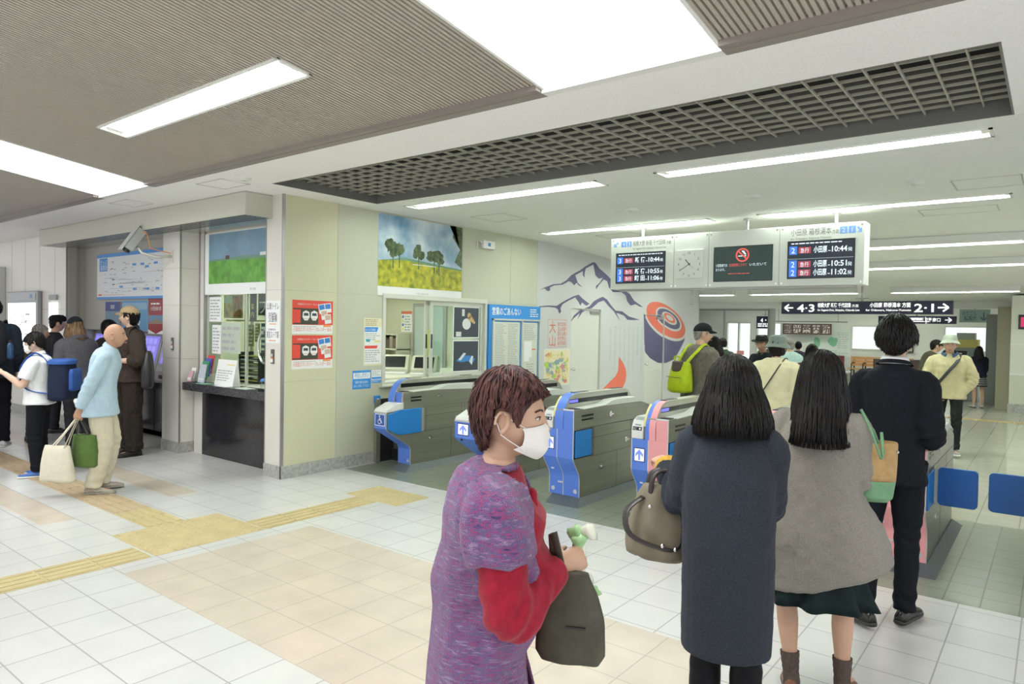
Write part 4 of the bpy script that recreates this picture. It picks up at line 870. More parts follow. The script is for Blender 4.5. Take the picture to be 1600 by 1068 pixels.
def gate(name_loc, label, mL, mR, lit=True, group='ticket gates'):
    x0, y0, _ = name_loc; w = .335; L = 1.58
    t = thing('ticket_gate', name_loc, label, 'ticket gate', group)
    Mx = Matrix.Translation(Vector(name_loc))
    B = lambda m, n, ms, par=t, **k: m.xf(Mx).build(n, ms, par, **k)
    YX = lambda u, v, q: (q, u, v)
    # body: lower cabinet, upper right block
    m = MB(); lo = [(y+.006, z) for y, z in PROF] + [(L, .69), (L, .06)]
    m.prism(lo, YX, .004, w-.004, 0)
    m.prism([(.006, .69), (.012, .872), (.55, .882), (1.30, .875), (L-.05, .80), (L, .77), (L, .69)], YX, .13, w-.004, 0)
    m.prism([(.02, .69), (.05, .83), (.20, .85), (1.35, .85), (L-.02, .74), (L-.02, .69)], YX, .01, .13, 0)
    body = B(m, 'body', M_steel, bevel=.004)
    m = MB()
    for s in (w-.0035, .0035):
        d = .001 if s > .1 else -.001
        for a in [(.30, L, .586, .590), (.30, L, .413, .417), (.12, L, .688, .691)]: m.box(min(s, s+d), max(s, s+d), a[0], a[1], a[2], a[3])
        for y in (.345, .36, 1.08): m.box(min(s, s+d), max(s, s+d), y, y+.003, .417, .69)
        m.box(min(s, s+d), max(s, s+d), .80, .803, .06, .413)
    B(m, 'panel_joints', mat('joint_dark', (.06, .06, .055), .5), body)
    m = MB()
    for z in (.80, .765): m.box(w-.005, w-.001, .14, .34, z, z+.016)
    B(m, 'vent', M_slot, body)
    for y, z in ((.66, .785), (.50, .30), (.98, .50)):
        m = MB(); m.cyl((w-.004, y, z), (w+.002, y, z), .026, n=16); m.box(w, w+.012, y-.006, y+.04, z-.008, z+.006); B(m, 'lock_handle', M_chrome)
    # front panels
    m = MB(); front_sheet(m, PROF, .002, .155, 0); p = B(m, 'front_panel', mL, auto=25)
    m = MB(); front_sheet(m, PROF, .16, w-.002, 0); B(m, 'front_panel', mR, auto=25)
    m = MB(); front_sheet(m, PROF, .154, .161, 0, .002); front_sheet(m, PROF, w-.006, w+.001, 0, .001); front_sheet(m, PROF, -.001, .006, 0, .001); B(m, 'edge_strip', M_edge, p, auto=25)
    m = MB()
    for x in (.045, w-.045): m.cyl((x, .117, .11), (x, .112, .11), .020, n=16)
    B(m, 'lock_plate', M_edge)
    m = MB(); m.box(.10, .15, .112, .116, .17, .185); m.box(.05, .08, .07, .075, .30, .312); B(m, 'marking', M_edge)
    # upper front block and stripes
    m = MB(); front_sheet(m, [(.003, .69), (.0, .72), (.003, .84), (.012, .872)], .225, w-.002, 0, .002); B(m, 'upper_panel', mR, auto=25)
    m = MB(); front_sheet(m, [(.001, .69), (.001, .872)], w-.006, w+.002, 0, .003); front_sheet(m, [(.001, .865), (.003, .878)], .225, w+.002, 0, .004); B(m, 'edge_strip', M_edge)
    HP = [(.0, .69), (-.004, .78), (.005, .84), (.035, .90), (.075, .95), (.12, .985), (.18, 1.003), (.26, 1.008)]
    m = MB(); front_sheet(m, HP, .165, .222, 0, .004, .008); B(m, 'stripe', mR, auto=30)
    m = MB(); front_sheet(m, HP, .130, .165, 0, .004, .008); B(m, 'stripe', mL, auto=30)
    m = MB(); front_sheet(m, [(.010, .80), (.012, .84), (.04, .90), (.078, .945), (.12, .98)], .108, .130, 0, .006, .008); B(m, 'caution_stripe', M_yellow, auto=30)
    # hood
    m = MB(); m.prism([(y+.004, z) for y, z in HP] + [(1.10, 1.003), (1.20, .99), (1.26, .95), (1.31, .885), (1.31, .80), (.02, .80)], YX, .132, .220, 0); hood = B(m, 'hood', M_hood, bevel=.006)
    m = MB(); m.box(.219, .2225, .10, 1.20, .915, .955); m.box(.130, .1315, .10, 1.20, .915, .955); m.box(.2215, .223, .10, .24, .922, .948, 1); B(m, 'sensor_slot', [M_slot, G_ind if lit else M_slot], hood)
    B(MB().box(.15, .20, .22, .46, 1.005, 1.011), 'top_strip', M_dark, hood); B(MB().box(.15, .20, .92, 1.12, 1.002, 1.008), 'top_strip', M_dark, hood)
    # covers
    m = MB(); m.prism([(.16, .875), (.56, .886), (.70, .918), (.86, .922), (1.15, .918), (1.30, .88), (1.45, .835), (1.45, .82), (1.28, .862), (.56, .872), (.16, .865)], YX, .222, w+.002, 0); B(m, 'top_cover', M_cov, bevel=.003)
    m = MB(); m.box(.235, w-.01, .05, .12, .874, .880); B(m, 'ticket_slot', M_dark)
    m = MB(); m.prism([(-.002, .69), (-.006, .75), (.004, .80), (.03, .845), (.09, .872), (.30, .876), (.30, .84), (.30, .69)], YX, -.002, .108, 0); rd = B(m, 'card_reader', M_rdr, bevel=.008)
    m = MB(); f = Face(m, (.0, -.004, .75), (1, 0, 0), (0, .01, .05)); 
    f.rect(.012, .012, .095, .042, 0, .004); f.text('IC', .018, .018, .018, 1, .006, wid=.03); f.disc(.078, .027, .009, 1, .006); f.rect(.03, .052, .085, .066, 2, .005); B(m, 'reader_label', [M_ink, M_w2, M_grayink], rd)
    m = MB(); f = Face(m, (.012, .028, .846), (1, 0, 0), (0, .06, .027)); f.rect(.0, .005, .08, .055, 0, .002); B(m, 'reader_pad', mat('pad_grey', (.34, .36, .36), .4), rd)
    # display
    m = MB(); f = Face(m, (.028, -.001, .50), *FY); f.rect(0, 0, .10, .115, 0, .002); f.rect(.006, .006, .094, .109, 1, .003)
    f.poly([(.05, .104), (.014, .066), (.014, .038), (.05, .074), (.086, .038), (.086, .066)], 2, .004)
    f.rect(.040, .012, .060, .080, 2, .004); B(m, 'display', [M_slot, G_disp, G_arrow])
    # stowed flap in its recess on the right side
    m = MB(); m.box(w-.006, w-.002, .02, .33, .425, .685); B(m, 'flap_recess', M_slot)
    m = MB(); pts = [(.035, .435), (.30, .435), (.305, .44), (.305, .672), (.30, .677), (.035, .677), (.03, .672), (.03, .44)]
    m.prism(pts, YX, w-.006, w+.010, 0); B(m, 'flap', mat('flap_side_blue', (.02, .20, .58), .4), bevel=.004)
    m = MB(); m.box(w-.004, w+.008, .310, .330, .435, .455); m.box(w-.004, w+.008, .310, .330, .655, .675); B(m, 'flap_hinge', M_chrome)
    # blue lamps on the rear slope
    m = MB(); f = Face(m, (.235, 1.42, .842), (1, 0, 0), (0, .13, -.075)); f.rect(0, 0, .085, .05, 0, .008); f.rect(0, .06, .085, .10, 0, .008); B(m, 'indicator', G_ind if lit else M_slot)
    m = MB(); v = [(-.01,-.02,0),(w+.07,-.02,0),(w+.07,L+.08,0),(-.01,L+.08,0),(.03,.13,.06),(w+.005,.11,.06),(w+.005,L,.06),(.03,L,.06)]
    v[0] = (.06, -.03, 0); m.add(v, [(0,3,2,1), (4,5,6,7), (0,1,5,4), (1,2,6,5), (2,3,7,6), (3,0,4,7)], 0); B(m, 'plinth', M_plinth)
    return t
GY = 5.275
gate((-3.735, GY, 0), 'steel ticket gate with an all blue front just right of the masked woman', M_blue, M_blue)
gate((-2.815, GY, 0), 'ticket gate with half blue, half pink front behind the navy coated woman', M_blue, M_pink)
gate((-1.87, GY, 0), 'pink fronted ticket gate mostly hidden between the two women queueing', M_pink, M_pink, False)
g6 = gate((-.985, GY+.06, 0), 'pink ticket gate behind the suited man, its blue flap swung out to the right', M_pink, M_pink, False)
g7 = gate((-.05, GY+.06, 0), 'ticket gate at the right edge showing only its blue flap', M_pink, M_blue, False)
# gates with the nose that leans over the aisle
NPROF = [(.36, .06), (.36, .23), (.34, .27), (.03, .46), (.0, .49), (.0, .67)]
def nose_gate(loc, w, label, sym):
    L = 1.95; t = thing('ticket_gate', loc, label, 'ticket gate', 'ticket gates'); Mx = Matrix.Translation(Vector(loc)); YX = lambda u, v, q: (q, u, v)
    B = lambda m, n, ms, par=t, **k: m.xf(Mx).build(n, ms, par, **k)
    m = MB(); m.prism([(y+.006, z) for y, z in NPROF] + [(.24, .69), (.24, .872), (.75, .882), (L-.3, .875), (L-.05, .80), (L, .77), (L, .06)], YX, .004, w-.004, 0); body = B(m, 'body', M_steel, bevel=.004)
    m = MB()
    for a in [(.52, L, .586, .590), (.44, L, .413, .417), (.24, L, .688, .691)]: m.box(w-.004, w-.0025, a[0], a[1], a[2], a[3])
    for y in (.56, .60, 1.20, 1.25): m.box(w-.004, w-.0025, y, y+.003, .417, .69)
    m.box(w-.004, w-.0025, 1.02, 1.023, .06, .413); B(m, 'panel_joints', mat('joint_dark', (.06, .06, .055), .5), body)
    m = MB()
    for z in (.80, .765): m.box(w-.005, w-.001, .36, .52, z, z+.016)
    B(m, 'vent', M_slot, body)
    for y, z in ((.80, .80), (.66, .33), (1.1, .52)):
        m = MB(); m.cyl((w-.004, y, z), (w+.002, y, z), .026, n=16); m.box(w, w+.012, y-.006, y+.04, z-.008, z+.006); B(m, 'lock_handle', M_chrome)
    m = MB(); front_sheet(m, NPROF, .002, w-.002, 0); p = B(m, 'front_panel', M_blue, auto=25)
    m = MB(); front_sheet(m, NPROF, w-.006, w+.002, 0, .002); front_sheet(m, [(.0, .655), (.0, .672)], 0, w, 0, .004); B(m, 'edge_strip', M_edge, p, auto=25)
    m = MB(); m.prism([(-.002, .668), (.02, .70), (.16, .755), (.25, .76), (.25, .69), (.03, .668)], YX, 0, w, 0); B(m, 'nose_top', M_rdr, bevel=.004)
    HP = [(.215, .70), (.205, .78), (.215, .84), (.245, .90), (.285, .95), (.33, .985), (.39, 1.003), (.47, 1.008)]
    m = MB(); front_sheet(m, HP, .0, .085, 0, .004, .008); B(m, 'stripe', M_blue, auto=30)
    m = MB(); front_sheet(m, [(.236, .70), (.232, .78), (.240, .868)], .09, w-.004, 0, .004, .006); B(m, 'upper_panel', M_blue, auto=30)
    m = MB(); front_sheet(m, [(.236, .70), (.232, .78), (.240, .872)], w-.010, w+.001, 0, .006, .008); B(m, 'edge_strip', M_edge, auto=30)
    m = MB(); m.prism([(y+.004, z) for y, z in HP] + [(L-.36, 1.003), (L-.26, .99), (L-.19, .95), (L-.14, .885), (L-.14, .78), (.23, .78)], YX, .0, .085, 0); hood = B(m, 'hood', M_hood, bevel=.006)
    m = MB(); m.box(.084, .0875, .31, L-.26, .915, .958); B(m, 'sensor_slot', M_slot, hood); m = MB(); m.box(.02, .065, .44, .66, 1.005, 1.011); m.box(.02, .065, L-.6, L-.42, 1.002, 1.008); B(m, 'top_strip', M_dark, hood)
    m = MB(); m.prism([(.38, .875), (.78, .886), (.92, .918), (1.08, .922), (1.40, .918), (1.55, .88), (L-.2, .85), (L-.2, .835), (.78, .872), (.38, .865)], YX, .086, w+.002, 0); B(m, 'top_cover', M_cov, bevel=.003)
    m = MB(); m.box(.10, w-.01, .27, .34, .874, .880); B(m, 'ticket_slot', M_dark)
    m = MB(); fp = [(.075, .455), (.19, .41), (.52, .41), (.52, .685), (.20, .685), (.02, .645), (.02, .485)]
    m.prism(fp, YX, w-.006, w+.010, 0); B(m, 'flap', mat('flap_side_blue', (.02, .20, .58), .4), bevel=.005)
    m = MB(); m.box(w-.004, w+.008, .522, .555, .42, .68); B(m, 'flap_hinge', M_edge)
    f_ = MB(); f = Face(f_, (.02, 0, .52), *FY)
    if sym == 'wheelchair':
        s = w-.04; f.rect(0, 0, s, .13, 0, .002); f.rect(.008, .008, s-.008, .122, 1, .003); c = s/2
        f.disc(c-.005, .105, .009, 0, .004); f.line(c-.005, .096, c, .058, .011, 0, .004); f.line(c-.004, .078, c+.022, .078, .006, 0, .004); f.line(c, .06, c+.022, .06, .009, 0, .004); f.line(c+.022, .06, c+.032, .03, .009, 0, .004); f.ring(c-.005, .046, .020, .027, 0, .004)
        B(f_, 'wheelchair_symbol', [M_w2, mat('symbol_blue', (.03, .10, .42), .4)])
    else:
        s = .15; f.rect(.02, .0, .02+s, .12, 0, .002); f.rect(.028, .008, .012+s, .112, 1, .003); c = .02+s/2
        f.poly([(c, .106), (c-.045, .066), (c-.045, .036), (c, .076), (c+.045, .036), (c+.045, .066)], 2, .004)
        f.rect(c-.012, .012, c+.012, .08, 2, .004); B(f_, 'display', [M_slot, G_disp, G_arrow]); m = MB(); m.cyl((c, .003, .475), (c, -.004, .475), .012, n=12); B(m, 'lamp', M_slot)
    m = MB(); m.cyl((w-.035, .358, .10), (w-.035, .354, .10), .018, n=14); B(m, 'lock_plate', M_edge)
    m = MB(); m.box(.02, .05, .40, .42, .05, .40); B(m, 'support_post', M_steel)
    m = MB(); v = [(.0,.22,0),(w+.08,.22,0),(w+.08,L+.08,0),(-.01,L+.08,0),(.03,.36,.06),(w+.005,.36,.06),(w+.005,L,.06),(.03,L,.06)]
    m.add(v, [(0,3,2,1), (4,5,6,7), (0,1,5,4), (1,2,6,5), (2,3,7,6), (3,0,4,7)], 0); B(m, 'plinth', M_plinth)
    return t
nose_gate((-5.82, 5.03, 0), .20, 'narrow steel gate with a wheelchair sign on its blue nose beside the office wall', 'wheelchair')
nose_gate((-4.755, 5.17, 0), .33, 'ticket gate with a leaning blue nose half hidden behind the masked woman', 'arrow')
# swung-out flaps
def open_flap(g, x0, x1, y, hingex):
    m = MB(); c = .03; z0, z1 = .405, .675
    pts = []
    for cx, cz, a0 in ((x1-c, z0+c, -90), (x1-c, z1-c, 0), (x0+c, z1-c, 90), (x0+c, z0+c, 180)):
        for k in range(5): a = math.radians(a0+k*22.5); pts.append((cx+c*math.cos(a), cz+c*math.sin(a)))
    m.prism(pts, lambda u, v, q: (u, q, v), y-.018, y+.018, 0); m.build('open_flap', M_flap, g, bevel=.004)
    m = MB(); m.box(hingex-.012, hingex+.012, y-.03, y+.03, .42, .66); m.build('flap_hinge', M_edge, g)
open_flap(g6, -.635, -.395, 5.78, -.645); open_flap(g7, -.335, -.06, 5.80, -.055)
# low stainless side gate between the wall and the accessible gate
t = thing('side_gate', (-6.05, 5.72, 0), 'low stainless side gate between the office wall and the accessible gate', 'gate')
MB().box(-6.24, -6.20, 5.40, 5.46, 0, .74).build('post', M_steel, t); MB().box(-6.24, -5.86, 5.66, 5.70, .70, .74).build('rail', M_steel, t); MB().box(-6.20, -5.88, 5.67, 5.69, .14, .70).build('panel', mat('side_gate_panel', (.22, .21, .17), .35, .6), t); MB().box(-6.22, -5.86, 5.655, 5.705, .0, .14).build('kick_plate', M_dark, t); MB().box(-6.24, -6.215, 5.46, 5.70, 0, .74).build('side_plate', M_dark, t)

# =================================================================== DEPARTURE BOARD
M_bd = mat('board_face_white', (.78, .82, .77), .35); M_bs = mat('board_side_white', (.74, .79, .74), .35)
bl = mat('platform_blue', (.18, .36, .80), .4)
SX, SY, SZ = -4.63, 8.0, 2.125; SW, SH = 3.03, .66
t = thing('departure_board', (SX+SW/2, SY+.12, SZ), 'long white departure board with three screens and a clock hanging from the ceiling', 'sign')
MB().box(SX, SX+SW, SY, SY+.24, SZ, SZ+SH).build('case', M_bd, t, bevel=.006)
m = MB(); f = Face(m, (SX, SY, SZ), *FY)
for u in (.89, 1.335, 2.16): f.rect(u-.003, .0, u+.003, SH, 0, .0008)
for u in (.03, .86, .92, 1.31, 1.36, 2.13, 2.19, 3.0):
    for v in (.03, SH-.03): f.disc(u, v, .010, 1, .0012, 10)
f.rect(.10+.05, .545, .225, .615, 2, .001); f.rect(.235, .545, .30, .615, 2, .001); f.text('4', .187, .555, .048, 3, .002, align='c'); f.text('3', .268, .555, .048, 3, .002, align='c')
f.poly([(.045, .55), (.045, .60), (.06, .585), (.10, .615), (.11, .60), (.075, .57), (.095, .55)], 2, .001)
f.text('相模大野 新宿 千代田線', .32, .555, .052, 4, .001, wid=.45); f.text('方面', .785, .555, .03, 4, .001, wid=.06); f.text('for Sagami-Ono, Shinjuku, Chiyoda Line', .32, .505, .024, 4, .001, wid=.46)
f.text('小田原 箱根湯本', 2.28, .555, .060, 4, .001, wid=.42); f.text('方面', 2.71, .555, .035, 4, .001, wid=.065); f.text('for Odawara, Hakone-Yumoto', 2.28, .505, .024, 4, .001, wid=.42)
f.rect(2.785, .545, 2.86, .62, 2, .001); f.rect(2.87, .545, 2.94, .62, 2, .001); f.text('2', 2.822, .557, .05, 3, .002, align='c'); f.text('1', 2.905, .557, .05, 3, .002, align='c')
f.poly([(3.0, .55), (3.0, .60), (2.985, .585), (2.965, .615), (2.95, .60), (2.975, .57), (2.955, .55)], 2, .001)
m.build('lettering', [M_trim, M_chrome, bl, M_w2, mat('sign_dark', (.13, .13, .14), .5)], t)
G_mon = glow('monitor_dark', (.02, .03, .045), .6); G_blue = glow('monitor_blue', (.06, .20, .72), .8); G_red = glow('monitor_red', (.36, .05, .08), .8); G_wh = glow('monitor_white', (.75, .88, .92), .9); G_rd2 = glow('monitor_bright_red', (.75, .10, .08), .8)
def monitor(u0, v0, u1, v1, rows):
    m = MB(); m.box(SX+u0, SX+u1, SY-.006, SY, SZ+v0, SZ+v1, 0); f = Face(m, (SX+u0, SY-.006, SZ+v0), *FY); w, h = u1-u0, v1-v0
    f.rect(.01, .01, w-.01, h-.01, 1, .001); f.greek(.04, h*.90, w*.95, h*.97, 1, 4, .002, fill=.4)
    for (pl, dest, tm), y in zip(rows, (.64, .27, .05)):
        z = y*h; s = h*.20
        f.rect(.02, z, .02+w*.12, z+s*1.1, 2, .002); f.text(pl, .02+w*.06, z+s*.18, s*.75, 4, .003, align='c'); f.rect(w*.17, z+s*.12, w*.36, z+s*.95, 3, .002); f.text('急行', w*.265, z+s*.25, s*.5, 4, .003, wid=w*.13, align='c')
        f.text(dest, w*.40, z+s*.22, s*.68, 4, .003, wid=w*.20, bold=True); f.rect(w*.615, z+s*.3, w*.65, z+s*.38, 4, .003); f.text(tm, w*.67, z+s*.2, s*.72, 4, .003, wid=w*.22, bold=True); f.text('発', w*.90, z+s*.2, s*.4, 4, .003)
    f.rect(.01, h*.52, w-.01, h*.525, 4, .002)
    m.build('screen', [M_slot, G_mon, G_blue, G_red, G_wh], t)
monitor(.08, .075, .777, .468, [('3', '新 宿', '10:44'), ('3', '新 宿', '10:55'), ('3', '町 田', '11:06')])
monitor(2.25, .076, 2.94, .492, [('2', '小田原', '10:44'), ('2', '小田原', '10:51'), ('2', '小田原', '11:02')])
m = MB(); u0, v0, w, h = 1.40, .065, .69, .41; m.box(SX+u0, SX+u0+w, SY-.006, SY, SZ+v0, SZ+v0+h, 0); f = Face(m, (SX+u0, SY-.006, SZ+v0), *FY); f.rect(.008, .008, w-.008, h-.008, 1, .001)
f.ring(w*.5, h*.74, .062, .080, 2, .002); f.poly([(w*.5-.055, h*.74+.04), (w*.5-.043, h*.74+.052), (w*.5+.055, h*.74-.04), (w*.5+.043, h*.74-.052)], 2, .0025); f.rect(w*.5-.05, h*.70, w*.5+.045, h*.725, 3, .0018)
for k in range(4): f.line(w*.5+.03+k*.004, h*.75, w*.5-.01+k*.008, h*.86, .006, 3, .0016)
f.text('小田急線では', .03, h*.43, .028, 3, .002, wid=w*.2); f.text('全面禁煙とさせて', .19, h*.43, .028, 2, .002, wid=w*.3); f.text('いただいて', .43, h*.43, .028, 3, .002, wid=w*.28); f.text('おります。', .03, h*.31, .026, 3, .002, wid=w*.16); f.greek(.18, h*.2, .45, h*.26, 1, 2, .002, fill=.3)
m.build('screen', [M_slot, glow('monitor_green_black', (.025, .05, .045), .6), G_rd2, G_wh], t)
m = MB(); u0, v0, w, h = .925, .115, .345, .345; m.box(SX+u0, SX+u0+w, SY-.02, SY, SZ+v0, SZ+v0+h, 0); ck = m.build('clock', mat('clock_face', (.80, .84, .80), .3), t, bevel=.004)
m = MB(); f = Face(m, (SX+u0+w/2, SY-.02, SZ+v0+h/2), *FY)
for k in range(12):
    a = PI/2-k*PI/6; f.text(str(k or 12), .135*math.cos(a), .135*math.sin(a)-.014, .028, 0, .001, align='c')
for hr, ln, wd in ((PI/2-2*PI*(10.66/12), .075, .010), (PI/2-2*PI*(39.5/60), .125, .007), (PI/2-2*PI*(22/60), .09, .002)): f.line(-.02*math.cos(hr), -.02*math.sin(hr), ln*math.cos(hr), ln*math.sin(hr), wd, 0, .002)
f.disc(0, 0, .01, 0, .003); m.build('dial', M_ink, ck)
m = MB()
for u in (.40, 1.75, 2.72): m.cyl((SX+u, SY+.12, SZ+SH), (SX+u, SY+.12, ZC), .018, n=12); m.cyl((SX+u, SY+.12, ZC-.02), (SX+u, SY+.12, ZC), .05, n=16)
m.build('hanger', M_trim, t)
m = MB(); m.box(SX+.1, SX+SW-.1, SY+.06, SY+.18, SZ-.02, SZ); m.build('bottom_rail', M_trim, t)

# =================================================================== HANGING DIRECTION SIGNS
M_sn = mat('sign_navy', (.02, .022, .065), .35); G_sw = glow('sign_lettering_white', (1, 1, .98), 1.0)
def hang_sign(x0, x1, y, z0, z1, lab, draw, mats, top, name='platform_sign'):
    t = thing(name, ((x0+x1)/2, y, z0), lab, 'sign'); MB().box(x0, x1, y, y+.15, z0, z1).build('case', mats[0], t, bevel=.004)
    m = MB(); f = Face(m, (x0, y, z0), *FY); draw(f, x1-x0, z1-z0); m.build('lettering', mats[1:], t)
    m = MB(); xm = (x0+x1)/2; m.cyl((xm, y+.07, z1), (xm, y+.07, top), .02, n=10); m.box(xm-.12, xm+.12, y+.05, y+.09, z1+.05, z1+.07); m.build('hanger', M_trim, t)
    return t
def arrow(f, x, y, s, d, mi):
    f.line(x, y, x+d*s, y, s*.16, mi); f.line(x+d*s*1.02, y, x+d*s*.5, y+s*.42, s*.17, mi); f.line(x+d*s*1.02, y, x+d*s*.5, y-s*.42, s*.17, mi)
def d_s1(f, w, h):
    arrow(f, .24, h*.5, .17, -1, 0); f.text('4·3', .32, h*.18, h*.62, 0, .002, wid=.34, bold=True); f.text('相模大野 新宿 千代田線', .72, h*.56, h*.28, 0, .002, wid=.62, bold=True); f.text('方面', 1.36, h*.56, h*.18, 0, .002, wid=.12); f.text('for Sagami-Ono, Shinjuku, Chiyoda Line', .72, h*.24, h*.16, 0, .002, wid=.78, bold=True)
    f.text('小田原 箱根湯本 方面', w-1.38, h*.56, h*.28, 0, .002, wid=.70, bold=True); f.text('for Odawara, Hakone-Yumoto', w-1.45, h*.24, h*.16, 0, .002, wid=.78, bold=True); f.text('2·1', w-.62, h*.18, h*.62, 0, .002, wid=.32, bold=True); arrow(f, w-.24, h*.5, .17, 1, 0)
hang_sign(-4.56, -1.50, 15.0, 1.985, 2.235, 'long navy hanging sign with arrows to platforms 4 3 and 2 1', d_s1, [M_sn, G_sw], zfar(15)-.01)
def d_s2(f, w, h):
    arrow(f, .22, h*.5, .13, -1, 0); f.text('北口', .27, h*.3, h*.4, 0, .002, wid=.16, bold=True); f.text('3', .45, h*.45, h*.45, 0, .002); f.text('相模大野 新宿 方面', .55, h*.45, h*.28, 0, .002, wid=.58, bold=True); f.greek(.55, h*.2, 1.2, h*.38, 1, 0, .002)
    f.text('小田原 箱根湯本', w-1.25, h*.45, h*.28, 0, .002, wid=.58, bold=True); f.greek(w-1.3, h*.2, w-.5, h*.38, 1, 0, .002); f.text('1', w-.62, h*.52, h*.4, 0, .002); f.text('2', w-.62, h*.05, h*.4, 0, .002); f.text('南口', w-.47, h*.3, h*.4, 0, .002, wid=.16, bold=True); arrow(f, w-.22, h*.5, .13, 1, 0)
hang_sign(-3.45, -1.83, 19.0, 1.86, 2.04, 'smaller navy hanging sign with two arrows below the long navy one', d_s2, [M_sn, G_sw], zfar(19)-.01)
def d_s3(f, w, h): f.text('のりこし', .06, h*.55, h*.28, 0, .002, wid=.30, bold=True); f.text('精算機', .10, h*.15, h*.28, 0, .002, wid=.26, bold=True); f.line(w*.8, h*.75, w*.8, h*.2, .03, 0); f.line(w*.8, h*.16, w*.69, h*.42, .03, 0); f.line(w*.8, h*.16, w*.91, h*.42, .03, 0)
hang_sign(-1.90, -1.27, 20.4, 1.92, 2.24, 'pale green hanging sign with dark characters and a down arrow', d_s3, [mat('sign_pale_green', (.34, .46, .42), .4), mat('sign_slate', (.12, .20, .26), .5)], 2.9, 'fare_adjustment_sign')
def d_s4(f, w, h): f.text('4・3', .14, h*.52, h*.32, 0, .002, wid=.34, bold=True); f.greek(.05, h*.12, w-.05, h*.45, 2, 0, .002, fill=.6)
hang_sign(-8.12, -7.55, 24.0, 1.70, 2.12, 'small square navy sign far away between the posts', d_s4, [M_sn, G_sw], 2.9)

# =================================================================== FAR HALL FURNITURE
M_wood = mat('bench_wood', (.52, .27, .10), .45, noise=(6, .25), stretch=(1, 8, 8))
def bench(x0, x1, y, lab):
    t = thing('bench', ((x0+x1)/2, y, 0), lab, 'bench', 'wooden benches at the back wall')
    for k in range(4): MB().box(x0, x1, y-.42+k*.11, y-.33+k*.11, .40, .43).build('seat_slat', M_wood, t)
    for k in range(3): MB().box(x0, x1, y+.02, y+.05, .50+k*.11, .595+k*.11).build('back_slat', M_wood, t)
    for x in (x0+.1, (x0+x1)/2, x1-.1):
        m = MB(); m.box(x-.02, x+.02, y-.42, y+.06, .36, .40); m.box(x-.02, x+.02, y-.40, y-.36, 0, .36); m.box(x-.02, x+.02, y+.04, y+.08, 0, .80); m.build('leg', M_dark, t)
        m = MB(); m.tube([(x, y-.35, .43), (x, y-.36, .58), (x, y-.2, .62), (x, y+.02, .60)], .018, 8); m.build('armrest', M_dark, t, smooth=True)
bench(-5.45, -4.55, 25.6, 'orange wooden bench under the bright window, left one'); bench(-4.5, -3.6, 25.6, 'orange wooden bench under the bright window, partly behind the suited man')
t = thing('chair', (-5.85, 25.5, 0), 'dark red chair left of the wooden benches', 'chair'); Mmr = mat('chair_maroon', (.16, .03, .04), .5)
MB().box(-6.05, -5.65, 25.3, 25.7, .40, .45).build('seat', Mmr, t, bevel=.02); MB().box(-6.03, -5.67, 25.68, 25.73, .45, .82).build('backrest', Mmr, t, bevel=.02)
for x in (-6.03, -5.67):
    for y in (25.32, 25.68): MB().cyl((x, y, 0), (x, y, .4), .015, n=8).build('leg', M_chrome, t)
t = thing('counter', (-4.0, 14.3, 0), 'low white topped counter in the hall behind the suited man', 'counter')
MB().box(-4.05, -3.1, 13.8, 14.6, .84, .88).build('worktop', mat('counter_white', (.80, .83, .86), .2), t, bevel=.01); MB().box(-4.0, -3.15, 13.86, 14.55, 0, .84).build('cabinet', mat('counter_brown', (.10, .085, .07), .5), t)
# banner on a rod and the map on the back wall
t = thing('banner', (-7.2, 25.7, 1.6), 'dark brown banner of white characters hanging from a thin rod', 'banner')
MB().cyl((-8.2, 25.7, 1.97), (-5.6, 25.7, 1.97), .012, n=8).build('rod', M_dark, t)
for x in (-7.9, -5.9): MB().cyl((x, 25.7, 1.97), (x, 25.7, 2.9), .006, n=6).build('wire', M_dark, t)
m = MB(); m.box(-7.75, -6.1, 25.69, 25.70, 1.52, 1.90, 0); f = Face(m, (-7.75, 25.69, 1.52), *FY)
for k in range(5): f.rect(.06+k*.32, .05, .31+k*.32, .33, 1, .001); 
r_ = random.Random(2)
for k in range(5): f.text('観光案内所'[k], .185+k*.32, .08, .21, 0, .003, align='c', bold=True)
m.build('cloth', [mat('banner_brown', (.10, .055, .05), .7), mat('banner_pale', (.62, .58, .54), .7)], t)
def d_map(f, w, h):
    r = random.Random(8); f.poly(blob(r, w*.22, h*.5, .13, .2, 14), 1, .001); f.poly(blob(r, w*.6, h*.55, .16, .16, 14), 1, .001); f.greek(.05, .04, w-.05, h*.25, 3, 2, .001); f.greek(w*.7, h*.3, w-.05, h*.9, 8, 2, .001)
sheet('wall_map', 'white wall map with green areas below the brown banner', 'map', (-6.95, 25.98, .76), *FY, 1.40, .98, [mat('map_white', (.70, .76, .70), .5), mat('map_green', (.22, .50, .32), .5), mat('map_line', (.5, .58, .52), .6)], d_map, .01)
def d_nb(f, w, h): f.rect(.03, .03, w-.03, h-.03, 1, .002)
sheet('wall_board', 'beige board in a dark frame on the back wall right of the suited man', 'board', (-4.25, 25.96, 1.0), *FY, .60, .72, [M_dark, mat('board_beige', (.56, .53, .42), .6)], d_nb, .03)
t = thing('cabinet', (-3.2, 18.0, 0), 'dark brown cabinet behind the suited man', 'cabinet'); MB().box(-3.35, -2.45, 18.0, 18.4, 0, 1.02).build('body', mat('cabinet_brown', (.075, .045, .04), .5), t, bevel=.01); MB().box(-3.3, -2.9, 17.985, 18.0, .06, .97).build('door', mat('cabinet_brown2', (.09, .055, .05), .5), t); MB().box(-2.88, -2.5, 17.985, 18.0, .06, .97).build('door', mat('cabinet_brown2', (.09, .055, .05), .5), t)
